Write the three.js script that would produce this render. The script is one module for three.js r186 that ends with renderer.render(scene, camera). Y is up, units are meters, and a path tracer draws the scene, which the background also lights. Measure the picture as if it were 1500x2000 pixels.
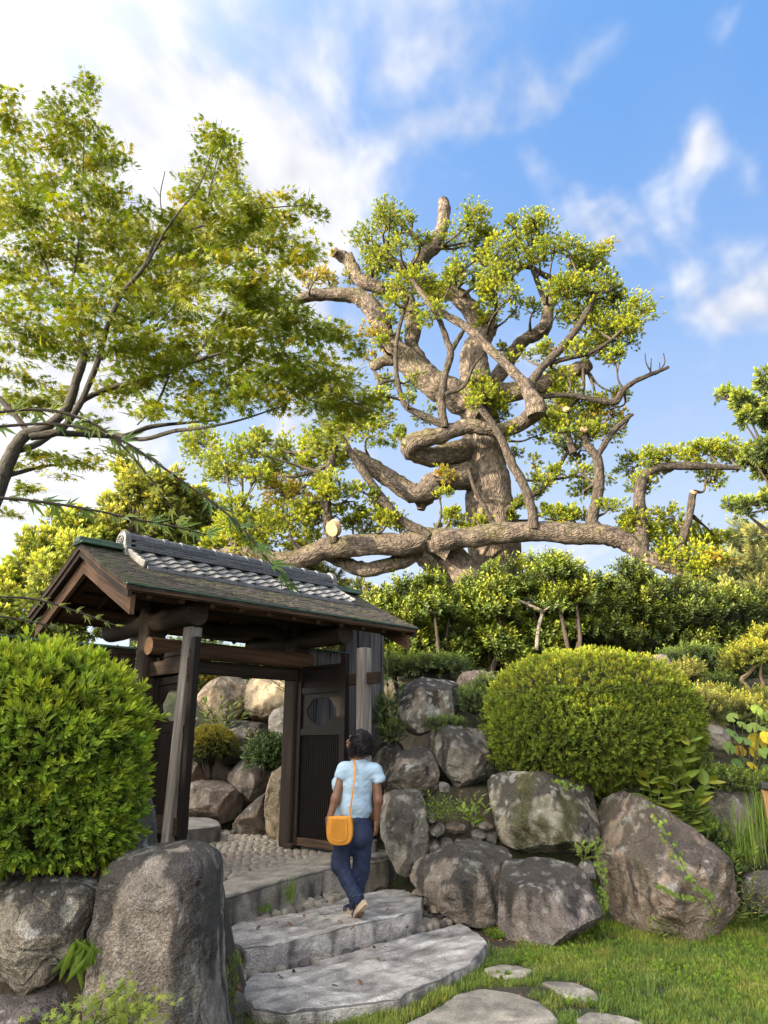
import * as THREE from 'three';
import { mergeGeometries } from 'three/addons/utils/BufferGeometryUtils.js';
import { RoundedBoxGeometry } from 'three/addons/geometries/RoundedBoxGeometry.js';
import { ImprovedNoise } from 'three/addons/math/ImprovedNoise.js';

// ---------------------------------------------------------------- camera, sky, sun, exposure
const F = 1450, PITCH = Math.atan(457 / 1450), EYE = 1.75, CP = Math.cos(PITCH), SP = Math.sin(PITCH);
const scene = new THREE.Scene();
const camera = new THREE.PerspectiveCamera(THREE.MathUtils.radToDeg(2 * Math.atan(1000 / F)), 0.75, 0.1, 1500);
camera.position.set(0, EYE, 0);
camera.rotation.x = PITCH;
const renderer = new THREE.WebGLRenderer({ antialias: true });
renderer.shadowMap.enabled = true;
renderer.toneMapping = THREE.LinearToneMapping;
renderer.toneMappingExposure = 5.0;
const SUN_DIR = new THREE.Vector3(-0.82, 0.29, 0.48).normalize();
const sun = new THREE.DirectionalLight(new THREE.Color(1, 0.84, 0.60), 3.0);
sun.position.copy(SUN_DIR).multiplyScalar(80); sun.castShadow = true; sun.shadow.radius = 2;
sun.shadow.mapSize.set(2048, 2048);
Object.assign(sun.shadow.camera, { left: -45, right: 45, top: 45, bottom: -45, near: 1, far: 200 });
scene.add(sun); scene.add(sun.target);

const noiseGen = new ImprovedNoise(), V3 = THREE.Vector3;
const noise = (x, y, z) => noiseGen.noise(x + 137.2, y + 71.7, z + 39.1);
const fbm = (x, y, z, o = 4) => { let s = 0, a = 0.5; for (let i = 0; i < o; i++) { s += a * noise(x, y, z); x = x * 2.03 + 11.3; y = y * 2.03 + 3.7; z = z * 2.03 + 7.9; a *= 0.5; } return s; };
const sm = (a, b, x) => { const t = Math.min(1, Math.max(0, (x - a) / (b - a))); return t * t * (3 - 2 * t); };
const lerp = (a, b, t) => a + (b - a) * t, clamp = (x, a, b) => Math.min(b, Math.max(a, x));
function mulberry(seed) { return () => { seed = (seed + 0x6d2b79f5) | 0; let t = Math.imul(seed ^ (seed >>> 15), 1 | seed); t = (t + Math.imul(t ^ (t >>> 7), 61 | t)) ^ t; return ((t ^ (t >>> 14)) >>> 0) / 4294967296; }; }
let rnd = mulberry(7);
const rr = (a, b) => a + (b - a) * rnd();
// a point of the place: seen at pixel (px, py) of the 1500 x 2000 photograph, d metres ahead
function at(px, py, d) { const X = (px - 750) / F, Y = (1000 - py) / F, k = d / (CP - Y * SP); return new V3(X * k, EYE + (Y * CP + SP) * k, -d); }
const scaleAt = (py, d) => d / (CP - ((1000 - py) / F) * SP) / F; // metres per pixel there

{ // sky: blue that pales to the horizon and to the sun, thin broken cloud
  const W = 2048, H = 1024, data = new Float32Array(W * H * 4);
  const dirOf = (px, py) => at(px, py, 1).sub(new V3(0, EYE, 0)).normalize();
  const blobs = [[40, 40, 13, .8], [260, 40, 9, .62], [330, 220, 10, .72], [440, 120, 7, .55], [500, 300, 5.5, .75], [600, 60, 8, .55], [560, 420, 4, .35], [960, 120, 5.5, .62], [1060, 40, 5, .6], [880, 190, 4.5, .5], [1060, 190, 4, .5], [780, 60, 5, .35], [665, 342, 2.2, .75], [745, 260, 3, .45], [1382, 268, 1.7, .5], [1355, 308, 1.6, .45], [1130, 425, 4, .55], [1215, 450, 3.6, .5], [1480, 545, 6, .5], [1400, 640, 5, .5], [1100, 760, 4, .6], [1490, 370, 2, .6], [1250, 60, 3, .3], [1480, 50, 3, .3],
    [60, 480, 14, .8], [300, 700, 11, .65], [620, 760, 6, .4], [60, 900, 13, .7], [-300, 400, 16, .8], [-700, 900, 18, .8], [-400, -300, 16, .8], [2300, 700, 8, .7], [2700, 300, 8, .6]].map(([x, y, s, w]) => [dirOf(x, y), s * Math.PI / 180, w]);
  [[.2, .8, .6, 22], [-.6, .6, .6, 22], [.7, .5, .7, 20], [-.9, .5, .3, 20], [.9, .45, .1, 12], [-.2, .5, .9, 26], [.3, .35, 1, 24], [.8, .3, .6, 16], [-.1, 1, .2, 20]].forEach(([x, y, z, s]) => blobs.push([new V3(x, y, z).normalize(), s * Math.PI / 180, .75]));  // cloud out of view, placed to whiten the light in the shade
  const d = new V3();
  for (let r = 0; r < H; r++) for (let c = 0; c < W; c++) {
    const e = ((r + .5) / H - .5) * Math.PI, a = ((c + .5) / W - .5) * 2 * Math.PI, i = (r * W + c) * 4;
    d.set(Math.cos(e) * Math.cos(a), Math.sin(e), Math.cos(e) * Math.sin(a));
    const y = Math.max(0, d.y), cs = d.dot(SUN_DIR), haze = Math.exp(-y * 2.5);
    const t = Math.pow(sm(.05, .80, y), .8);
    let R = lerp(.162, .032, t), G = lerp(.187, .080, t), B = lerp(.230, .176, t);
    const ang = .5 + .5 * cs, glow = .5 * Math.pow(ang, 7) * (.2 + .6 * haze) + 3.3 * Math.pow(ang, 6);  // glow round the unseen sun, strength set to light the shaded garden
    R += 1.0 * glow; G += .92 * glow; B += .80 * glow;
    if (y > 0) {
      let bias = 0;
      for (const [bd, s, w] of blobs) { const q = (1 - bd.dot(d)) * 2 / (s * s); if (q < 8) bias += w * Math.exp(-q); }
      const k = 1 / (y + .25), x = d.x * k, z = d.z * k; // cloud sheets drift on a plane overhead
      const w1 = fbm(x * 1.6, z * 1.6, 3.1, 3), w2 = fbm(x * 1.6, z * 1.6, 9.4, 3);
      const n = fbm(x * 2.6 + w1 * 1.4 + z * 1.1, z * 2.2 + w2 * 1.4, 1.7, 7), n2 = fbm(x * 6 + w2 * 2.5 + z * 3, z * 3.2 + w1 * 2.5, 5.2, 6), n3 = fbm(x * 16 + w1 * 3, z * 11, 7.7, 5);
      const body = Math.min(1.0, bias) * .86 + n * 1.3 + n2 * .8 + n3 * .48;
      let al = sm(.26, 1.02, body) * .94 * sm(0, .06, y);
      al = al + (1 - al) * .12 * sm(-.2, .5, n2 + n * .5) * sm(.9, .2, y);
      const sh = .184 + .06 * glow + n2 * .07 + n3 * .075 + n * .03;
      R = lerp(R, sh * .98 + .22 * glow, al); G = lerp(G, sh * .985 + .20 * glow, al); B = lerp(B, sh * 1.03 + .16 * glow, al);
    }
    data[i] = R; data[i + 1] = G; data[i + 2] = B; data[i + 3] = 1;
  }
  const tex = new THREE.DataTexture(data, W, H, THREE.RGBAFormat, THREE.FloatType);
  tex.mapping = THREE.EquirectangularReflectionMapping; tex.magFilter = THREE.LinearFilter; tex.needsUpdate = true;
  scene.background = tex; scene.environment = tex;
}

// ---------------------------------------------------------------- helpers
const used = new Map();
function numbered(n) { const k = used.get(n) ?? 0; used.set(n, k + 1); return k ? n + '_' + String(k).padStart(3, '0') : n; }
function tag(o, label, category, group) { Object.assign(o.userData, { label, category }); if (group) o.userData.group = group; return o; }
function thing(name, label, category, pos = new V3(), turn = 0, group) {
  const o = new THREE.Group(); o.name = numbered(name); o.position.copy(pos); o.rotation.y = turn; scene.add(o);
  return tag(o, label, category, group);
}
function mesh(name, geo, mat, parent) {
  const m = new THREE.Mesh(geo, mat); m.name = parent ? name : numbered(name); m.castShadow = m.receiveShadow = true; (parent ?? scene).add(m); return m;
}
function structure(name, geo, mat) { const m = mesh(name, geo, mat); m.userData.kind = 'structure'; return m; }
const stuff = (o) => { o.userData.kind = 'stuff'; return o; };
function geoFrom(pos, idx, uv, col) {
  const g = new THREE.BufferGeometry();
  g.setAttribute('position', new THREE.Float32BufferAttribute(pos, 3));
  if (uv) g.setAttribute('uv', new THREE.Float32BufferAttribute(uv, 2));
  if (col) g.setAttribute('color', new THREE.Float32BufferAttribute(col, 3));
  if (idx) g.setIndex(idx);
  g.computeVertexNormals();
  return g;
}

// ---------------------------------------------------------------- textures (computed, tileable)
function hash2(x, y, s) { let h = Math.imul(x, 374761393) + Math.imul(y, 668265263) + Math.imul(s, 2147483647 ^ 0x5bd1e995); h = Math.imul(h ^ (h >>> 13), 1274126177); return ((h ^ (h >>> 16)) >>> 0) / 4294967296; }
function tn(u, v, fx, fy, s) { // value noise that repeats after one unit
  const x = u * fx, y = v * fy, ix = Math.floor(x), iy = Math.floor(y), a = x - ix, b = y - iy, p = a * a * (3 - 2 * a), q = b * b * (3 - 2 * b);
  const h = (i, j) => hash2(((i % fx) + fx) % fx, ((j % fy) + fy) % fy, s);
  return lerp(lerp(h(ix, iy), h(ix + 1, iy), p), lerp(h(ix, iy + 1), h(ix + 1, iy + 1), p), q);
}
const tf = (u, v, fx, fy, s, o = 4) => { let r = 0, a = .5, n = 0; for (let i = 0; i < o; i++) { r += a * tn(u, v, fx, fy, s + i); n += a; a *= .5; fx *= 2; fy *= 2; } return r / n; };
function texture(size, fn, srgb = false) { // fn(u, v) -> grey or [r, g, b], 0..1
  const data = new Uint8Array(size * size * 4);
  for (let j = 0; j < size; j++) for (let i = 0; i < size; i++) {
    const r = fn((i + .5) / size, (j + .5) / size), o = (j * size + i) * 4, c = Array.isArray(r) ? r : [r, r, r];
    for (let k = 0; k < 3; k++) data[o + k] = clamp(c[k], 0, 1) * 255; data[o + 3] = 255;
  }
  const t = new THREE.DataTexture(data, size, size); t.wrapS = t.wrapT = THREE.RepeatWrapping; t.magFilter = THREE.LinearFilter;
  if (srgb) t.colorSpace = THREE.SRGBColorSpace; t.needsUpdate = true; return t;
}
function rep(t, x, y) { const c = t.clone(); c.repeat.set(x, y); c.needsUpdate = true; return c; }
const ridge = (n) => 1 - Math.abs(2 * n - 1);
const barkF = (u, v) => { const w = tf(u, v, 6, 3, 3, 3) * .12, r = ridge(tf(u + w, v, 14, 5, 11, 3)), f = tf(u, v, 60, 30, 21, 3); return clamp(.15 + .75 * Math.pow(1 - r, .6) * .9 + .25 * (f - .5) + .2 * (tf(u, v, 5, 4, 31) - .5), 0, 1); };
const T = {
  bark: texture(512, barkF), barkCol: texture(512, (u, v) => { const b = barkF(u, v); return clamp(.16 + .95 * b + .7 * (tf(u, v, 8, 8, 40, 5) - .5), 0, 1); }),
  rockBump: texture(512, (u, v) => .5 * tf(u, v, 6, 6, 51, 6) + .3 * tf(u, v, 40, 40, 61, 3) + .2 * (tf(u, v, 90, 90, 65, 2) > .62 ? 0 : 1)),
  rockCol: texture(512, (u, v) => { const a = tf(u, v, 5, 5, 71, 6), s = tn(u, v, 128, 128, 77), s2 = tn(u, v, 256, 256, 78); return .56 + .85 * (a - .3) + .32 * (s - .5) + .3 * (s2 - .5) - (s > .86 ? .26 : 0) + (s2 > .93 ? .22 : 0); }),
  wood: texture(512, (u, v) => { const w = tf(u, v, 3, 2, 81, 3) * .25; const g = tf(u + w, v, 48, 3, 85, 3), c = tf(u, v, 160, 6, 88, 2); return clamp(.45 + .9 * (g - .4) + .3 * (c - .5) + .35 * (tf(u, v, 4, 3, 95, 3) - .5), .05, 1); }),
  noise: texture(512, (u, v) => .25 + .75 * tf(u, v, 8, 8, 101, 6)),
  soil: texture(512, (u, v) => .2 + .9 * (tf(u, v, 10, 10, 111, 6) - .1) - (tn(u, v, 150, 150, 118) > .8 ? .2 : 0)),
  fabric: texture(256, (u, v) => .84 + .1 * Math.sin(u * Math.PI * 2 * 64) * Math.sin(v * Math.PI * 2 * 64) + .35 * (tf(u, v, 12, 12, 131, 4) - .5)),
  weave: texture(256, (u, v) => { const a = Math.floor(u * 12), b = Math.floor(v * 12), x = (u * 12) % 1, y = (v * 12) % 1; const k = (a + b) % 2 ? Math.sin(x * Math.PI) : Math.sin(y * Math.PI); return .15 + .85 * k; }),
};
const C = (r, g, b) => new THREE.Color().setRGB(r, g, b);
const std = (o) => new THREE.MeshStandardMaterial({ roughness: .85, ...o });
const woodMat = (o) => new THREE.MeshPhysicalMaterial({ roughness: .85, specularIntensity: .35, ...o });
const leafMat = (transmission = .4, rough = .75) => new THREE.MeshPhysicalMaterial({ color: 0xffffff, vertexColors: true, roughness: rough, transmission, thickness: 0, specularIntensity: .6, side: THREE.DoubleSide });
const M = {
  bark: std({ color: C(.265, .212, .165), map: T.barkCol, bumpMap: T.bark, bumpScale: .10, vertexColors: true, roughness: .95 }),
  twig: std({ color: C(.10, .075, .055), map: T.barkCol, bumpMap: T.bark, bumpScale: .006, roughness: .9 }),
  mapleBark: std({ color: C(.085, .075, .062), map: T.barkCol, bumpMap: T.bark, bumpScale: .012, roughness: .9 }),
  cut: std({ color: C(.50, .33, .19), map: T.noise, roughness: .9 }),
  rock: std({ vertexColors: true, map: rep(T.rockCol, 1.6, 1.6), bumpMap: rep(T.rockBump, 1.6, 1.6), bumpScale: .042, roughness: .9 }),
  slab: std({ vertexColors: true, map: rep(T.rockCol, 1.3, 1.3), bumpMap: rep(T.rockBump, 1.1, 1.1), bumpScale: .03, roughness: .8 }),
  cobble: [C(.42, .36, .29), C(.45, .40, .325), C(.35, .305, .255), C(.44, .36, .285)].map((color) => std({ color, map: rep(T.rockCol, 2, 2), bumpMap: rep(T.rockBump, 4, 4), bumpScale: .006 })),
  darkCobble: std({ color: C(.14, .125, .12), map: rep(T.rockCol, 2, 2), bumpMap: rep(T.rockBump, 4, 4), bumpScale: .008 }),  // darker cobble tone for the strips beside the steps
  darkWood: woodMat({ color: C(.062, .044, .032), map: rep(T.wood, 3, .6), bumpMap: rep(T.wood, 3, .6), bumpScale: .004, roughness: .75 }),
  doorWood: woodMat({ color: C(.020, .0135, .011), map: rep(T.wood, 4, .6), bumpMap: rep(T.wood, 4, .6), bumpScale: .002, roughness: .6 }),
  brownWood: woodMat({ color: C(.17, .10, .058), map: rep(T.wood, 3, .6), bumpMap: rep(T.wood, 3, .6), bumpScale: .004, roughness: .8 }),
  orangeWood: woodMat({ color: C(.23, .135, .083), map: rep(T.wood, 3, .6), bumpMap: rep(T.wood, 3, .6), bumpScale: .004, roughness: .8 }),
  greyWood: woodMat({ color: C(.40, .36, .33), map: rep(T.wood, 5, .7), bumpMap: rep(T.wood, 5, .7), bumpScale: .007, roughness: .9 }),
  fenceWood: woodMat({ color: C(.25, .235, .23), map: rep(T.wood, 3, .5), bumpMap: rep(T.wood, 3, .5), bumpScale: .003, roughness: .9 }),
  paleWood: woodMat({ color: C(.33, .27, .21), map: rep(T.wood, 3, .5), bumpMap: rep(T.wood, 3, .5), bumpScale: .004, roughness: .9 }),
  copper: std({ color: C(.10, .19, .145), map: T.noise, bumpMap: T.noise, bumpScale: .004, roughness: .7 }),
  tile: [C(.115, .12, .14), C(.15, .155, .175), C(.19, .195, .21)].map((color) => std({ color, map: rep(T.rockCol, 2, 2), bumpMap: rep(T.rockBump, 3, 3), bumpScale: .002, roughness: .42 })),
  paleTile: [C(.25, .25, .255), C(.225, .225, .23), C(.275, .27, .27)].map((color) => std({ color, map: rep(T.rockCol, 2, 2), bumpMap: rep(T.rockBump, 3, 3), bumpScale: .002, roughness: .55 })),
  leaf: leafMat(.42), mapleLeaf: leafMat(.58, .6), glossy: leafMat(.3, .42), needle: leafMat(.2, .8), grass: leafMat(.4, .7),
  core: std({ color: C(.018, .022, .009), roughness: 1 }),  // inner shade of the foliage put into a near-black colour
};
// ---------------------------------------------------------------- shapes
function box(w, h, d, x = 0, y = 0, z = 0, o = {}) { // chamfered timber; uv in metres, v along the grain
  const g = new RoundedBoxGeometry(w, h, d, 1, Math.min(o.r ?? .006, w / 3, h / 3, d / 3)); // grain along the longest side
  const p = g.attributes.position, n = g.attributes.normal, uv = g.attributes.uv, ax = o.grain ?? (w >= h && w >= d ? 0 : h >= d ? 1 : 2), off = rnd() * 7;
  for (let i = 0; i < p.count; i++) {
    const P = [p.getX(i), p.getY(i), p.getZ(i)], N = [Math.abs(n.getX(i)), Math.abs(n.getY(i)), Math.abs(n.getZ(i))];
    const across = [0, 1, 2].filter((k) => k !== ax), a = N[across[0]] > N[across[1]] ? across[1] : across[0];
    uv.setXY(i, P[a] + off, P[ax] + off * 1.7);
  }
  if (o.rz) g.rotateZ(o.rz); if (o.rx) g.rotateX(o.rx); if (o.ry) g.rotateY(o.ry);
  g.translate(x, y, z); return g;
}
function log(a, b, r, o = {}) { return tube([a, b], [r, o.r2 ?? r], { radial: o.radial ?? 14, rings: o.rings ?? 8, wob: o.wob ?? .05, caps: true, freq: 3 }); }
// a limb: points and radii, smooth between, knobbly; uv in metres
function tube(pts, rad, o = {}) {
  const curve = new THREE.CatmullRomCurve3(pts, false, 'centripetal'), len = curve.getLength(), radial = o.radial ?? 10;
  const rings = o.rings ?? Math.max(3, Math.ceil(len / (o.step ?? .35))), pos = [], uv = [], col = [], idx = [];
  const ns = pts.length - 1, N = new V3(), B = new V3(), T0 = new V3(), P = new V3(), tmp = new V3();
  const up = new V3(0, 1, 0); curve.getTangent(0, T0); N.crossVectors(Math.abs(T0.y) > .9 ? new V3(1, 0, 0) : up, T0).normalize();
  const seed = rnd() * 50, fq = o.freq ?? 1.1, wob = o.wob ?? .16;
  let l = 0; const prev = new V3();
  for (let i = 0; i <= rings; i++) {
    const t = i / rings; curve.getPoint(t, P); curve.getTangent(t, tmp).normalize();
    if (i) l += P.distanceTo(prev); prev.copy(P);
    N.addScaledVector(tmp, -N.dot(tmp)).normalize(); B.crossVectors(tmp, N);
    const f = t * ns, k = Math.min(ns - 1, Math.floor(f)), R = lerp(rad[k], rad[k + 1], sm(0, 1, f - k));
    for (let j = 0; j <= radial; j++) {
      const a = (j % radial) / radial * Math.PI * 2, cx = Math.cos(a), cy = Math.sin(a);
      const q = fq / Math.max(R, .02) * .5, nx = P.x + N.x * cx * R + B.x * cy * R, ny = P.y + N.y * cx * R + B.y * cy * R, nz = P.z + N.z * cx * R + B.z * cy * R;
      const n = noise(nx * q + seed, ny * q, nz * q), n2 = o.fine ? noise(nx * q * 2.7, ny * q * 2.7 + seed, nz * q * 2.7) : 0, r = R * (1 + wob * n * 1.6 + wob * .8 * n2);
      pos.push(P.x + (N.x * cx + B.x * cy) * r, P.y + (N.y * cx + B.y * cy) * r, P.z + (N.z * cx + B.z * cy) * r);
      uv.push(j / radial * Math.max(1, Math.round(R * 2 * Math.PI / (o.tex ?? 1))), l / (o.tex ?? 1));
      if (o.color) col.push(...o.color(nx, ny, nz, N.y * cx + B.y * cy));
    }
  }
  const w = radial + 1;
  for (let i = 0; i < rings; i++) for (let j = 0; j < radial; j++) { const a = i * w + j; idx.push(a, a + 1, a + w, a + 1, a + w + 1, a + w); }
  if (o.caps) for (const i of [0, rings]) {
    const c = pos.length / 3; let m = [0, 0, 0]; const s = i * w;
    for (let j = 0; j < radial; j++) for (let k = 0; k < 3; k++) m[k] += pos[(s + j) * 3 + k] / radial;
    for (let j = 0; j <= radial; j++) { pos.push(pos[(s + j) * 3], pos[(s + j) * 3 + 1], pos[(s + j) * 3 + 2]); uv.push(rnd(), rnd()); if (o.color) col.push(...col.slice((s + j) * 3, (s + j) * 3 + 3)); }
    pos.push(...m); uv.push(.5, .5); if (o.color) col.push(...col.slice(s * 3, s * 3 + 3));
    for (let j = 0; j < radial; j++) i ? idx.push(c + j, c + j + 1, c + radial + 1) : idx.push(c + j + 1, c + j, c + radial + 1);
  }
  const g = geoFrom(pos, idx, uv, o.color ? col : null);
  const n = g.attributes.normal; // close the seam
  for (let i = 0; i <= rings; i++) { const a = i * w, b = a + radial; tmp.set(n.getX(a) + n.getX(b), n.getY(a) + n.getY(b), n.getZ(a) + n.getZ(b)).normalize(); n.setXYZ(a, tmp.x, tmp.y, tmp.z); n.setXYZ(b, tmp.x, tmp.y, tmp.z); }
  return g;
}
const merge = (l) => mergeGeometries(l.map((g) => (g.index ? g.toNonIndexed() : g)).map((g) => { if (!g.attributes.uv) g.setAttribute('uv', new THREE.Float32BufferAttribute(new Float32Array(g.attributes.position.count * 2), 2)); return g; }));

// a boulder: its outline (photo pixels at d metres) becomes the girth of a solid of thickness t
function boulder(name, label, poly, d, o = {}) {
  const rand = mulberry(Math.round(poly[0][0] * 31 + poly[0][1] * 17 + d * 100)), q = (a, b) => a + (b - a) * rand();
  const P = poly.map(([x, y]) => at(x, y, d)), ctr = P.reduce((s, p) => s.add(p), new V3()).divideScalar(P.length);
  const lo = Math.min(...P.map((p) => p.y)), curve = new THREE.CatmullRomCurve3(P.map((p) => p.clone().sub(ctr).setZ(0)), true, 'catmullrom', o.smooth ?? .35);
  const bins = new Float32Array(720), pts = curve.getPoints(900);
  for (const p of pts) { const k = Math.floor(((Math.atan2(p.y, p.x) / Math.PI / 2 + 1) % 1) * 720); bins[k] = Math.max(bins[k], Math.hypot(p.x, p.y)); }
  for (let k = 0; k < 1440; k++) if (!bins[k % 720]) bins[k % 720] = bins[(k + 719) % 720];
  const rad = (a) => { const f = ((a / Math.PI / 2 + 1) % 1) * 720, k = Math.floor(f); return lerp(bins[k % 720], bins[(k + 1) % 720], f - k); };
  const w = Math.max(...pts.map((p) => Math.abs(p.x))), h = Math.max(...pts.map((p) => Math.abs(p.y))), size = (w + h) / 2, t = o.t ?? size * .8, lean = o.lean ?? .25;
  const planes = []; for (let i = 0; i < (o.facets ?? 8) + 4; i++) { const a = q(0, 6.28), z = q(.25, .95), s = Math.sqrt(1 - z * z); planes.push([Math.cos(a) * s, Math.sin(a) * s, z, q(.6, .86)]); }
  if (o.top !== undefined) planes.push([q(-.1, .1), .88, .45, o.top]);
  const N = o.n ?? 44, pos = [], uv = [], col = [], idx = [], key = new Map(), same = [], sx = q(0, 50), v = new V3();
  const axes = [[0, 1, 2, 1], [0, 1, 2, -1], [1, 2, 0, 1], [1, 2, 0, -1], [2, 0, 1, 1], [2, 0, 1, -1]];
  for (const [A, B, D, s] of axes) {
    if (D === 2 && s < 0 && o.noBack) continue;
    const base = pos.length / 3;
    for (let j = 0; j <= N; j++) for (let i = 0; i <= N; i++) {
      const c = [0, 0, 0]; c[A] = Math.tan((i / N * 2 - 1) * Math.PI / 4); c[B] = Math.tan((j / N * 2 - 1) * Math.PI / 4) * s; c[D] = s;
      v.set(...c).normalize();
      const ang = Math.atan2(v.y, v.x), rho = Math.min(1, Math.hypot(v.x, v.y)), R = rad(ang), g = Math.pow(rho, o.box ?? .62), zz = Math.sign(v.z) * Math.pow(Math.abs(v.z), .75);
      let X = Math.cos(ang) * R * g, Y = Math.sin(ang) * R * g, Z = zz * t;
      for (const [a, b, cc, off] of planes) { const e = (X / w) * a + (Y / h) * b + (Z / t) * cc - off; if (e > 0) { X -= a * e * w * .97; Y -= b * e * h * .97; Z -= cc * e * t * .97; } }
      const f = 1.6 / size, n = fbm(X * f + sx, Y * f, Z * f, 5), n2 = fbm(X * 9 + sx, Y * 9, Z * 9, 3);
      const cr = Math.abs(noise(X * f * 1.3 + sx + 9, Y * f * 1.3, Z * f * 1.3)), crack = cr < .03 ? (cr / .03 - 1) * .035 * size : 0;
      const k = n * .125 * size * (o.rough ?? 1) + n2 * .034 + crack;
      X += v.x * k * .8; Y += v.y * k * .8; Z += v.z * k; Z -= lean * Y;
      pos.push(X + ctr.x, Y + ctr.y, Z + ctr.z);
      uv.push(A === 0 ? X : A === 1 ? Y : Z, (A === 0 ? Y : A === 1 ? Z : X) + sx);
      const kk = Math.round(X * 4000) + ',' + Math.round(Y * 4000) + ',' + Math.round(Z * 4000); if (!key.has(kk)) key.set(kk, key.size); same.push(key.get(kk));
    }
    for (let j = 0; j < N; j++) for (let i = 0; i < N; i++) { const a = base + j * (N + 1) + i, b = a + N + 1; idx.push(a, a + 1, b, a + 1, b + 1, b); }
  }
  // share normals over the cube's edges
  const g = geoFrom(pos, idx, uv), p = g.attributes.position, n = g.attributes.normal, sum = new Float32Array(key.size * 3);
  for (let i = 0; i < p.count; i++) for (let k = 0; k < 3; k++) sum[same[i] * 3 + k] += n.array[i * 3 + k];
  const base = (o.col ?? [.30, .262, .225]).map((q, i) => q * [1.2, 1.15, 1.08][i]), dark = o.dark ?? .5, lich = o.lichen ?? .25, moss = o.moss ?? .12;
  for (let i = 0; i < p.count; i++) {
    v.fromArray(sum, same[i] * 3).normalize(); n.setXYZ(i, v.x, v.y, v.z);
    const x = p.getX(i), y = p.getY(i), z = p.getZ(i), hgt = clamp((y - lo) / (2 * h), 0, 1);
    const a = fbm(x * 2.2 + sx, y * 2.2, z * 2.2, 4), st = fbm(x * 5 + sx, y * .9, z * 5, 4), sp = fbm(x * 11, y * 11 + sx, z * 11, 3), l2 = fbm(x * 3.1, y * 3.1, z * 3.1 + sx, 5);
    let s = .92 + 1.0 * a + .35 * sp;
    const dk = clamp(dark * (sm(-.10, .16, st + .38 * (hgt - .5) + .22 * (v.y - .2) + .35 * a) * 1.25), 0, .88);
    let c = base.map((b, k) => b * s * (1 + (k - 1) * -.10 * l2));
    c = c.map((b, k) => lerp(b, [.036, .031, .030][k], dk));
    const li = sm(.16, .26, l2 + .08 * sp) * lich, wt = sm(.20, .26, sp + .45 * l2) * lich * 1.5;
    c = c.map((b, k) => lerp(b, [.40, .42, .36][k], clamp(li, 0, .8))).map((b, k) => lerp(b, [.62, .62, .58][k], clamp(wt, 0, .85)));
    const mo = sm(-.02, .16, fbm(x * 3.4, y * 1.1 + sx, z * 3.4 + 5, 5) + .10 * (.4 - hgt)) * moss;
    c = c.map((b, k) => lerp(b, [.075, .075, .02][k], clamp(mo, 0, .9)));
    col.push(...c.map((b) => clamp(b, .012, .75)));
  }
  g.setAttribute('color', new THREE.Float32BufferAttribute(col, 3));
  const origin = new V3(ctr.x, lo, ctr.z); g.translate(-origin.x, -origin.y, -origin.z);
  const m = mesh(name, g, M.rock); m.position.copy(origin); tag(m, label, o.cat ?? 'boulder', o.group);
  return m;
}
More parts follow.
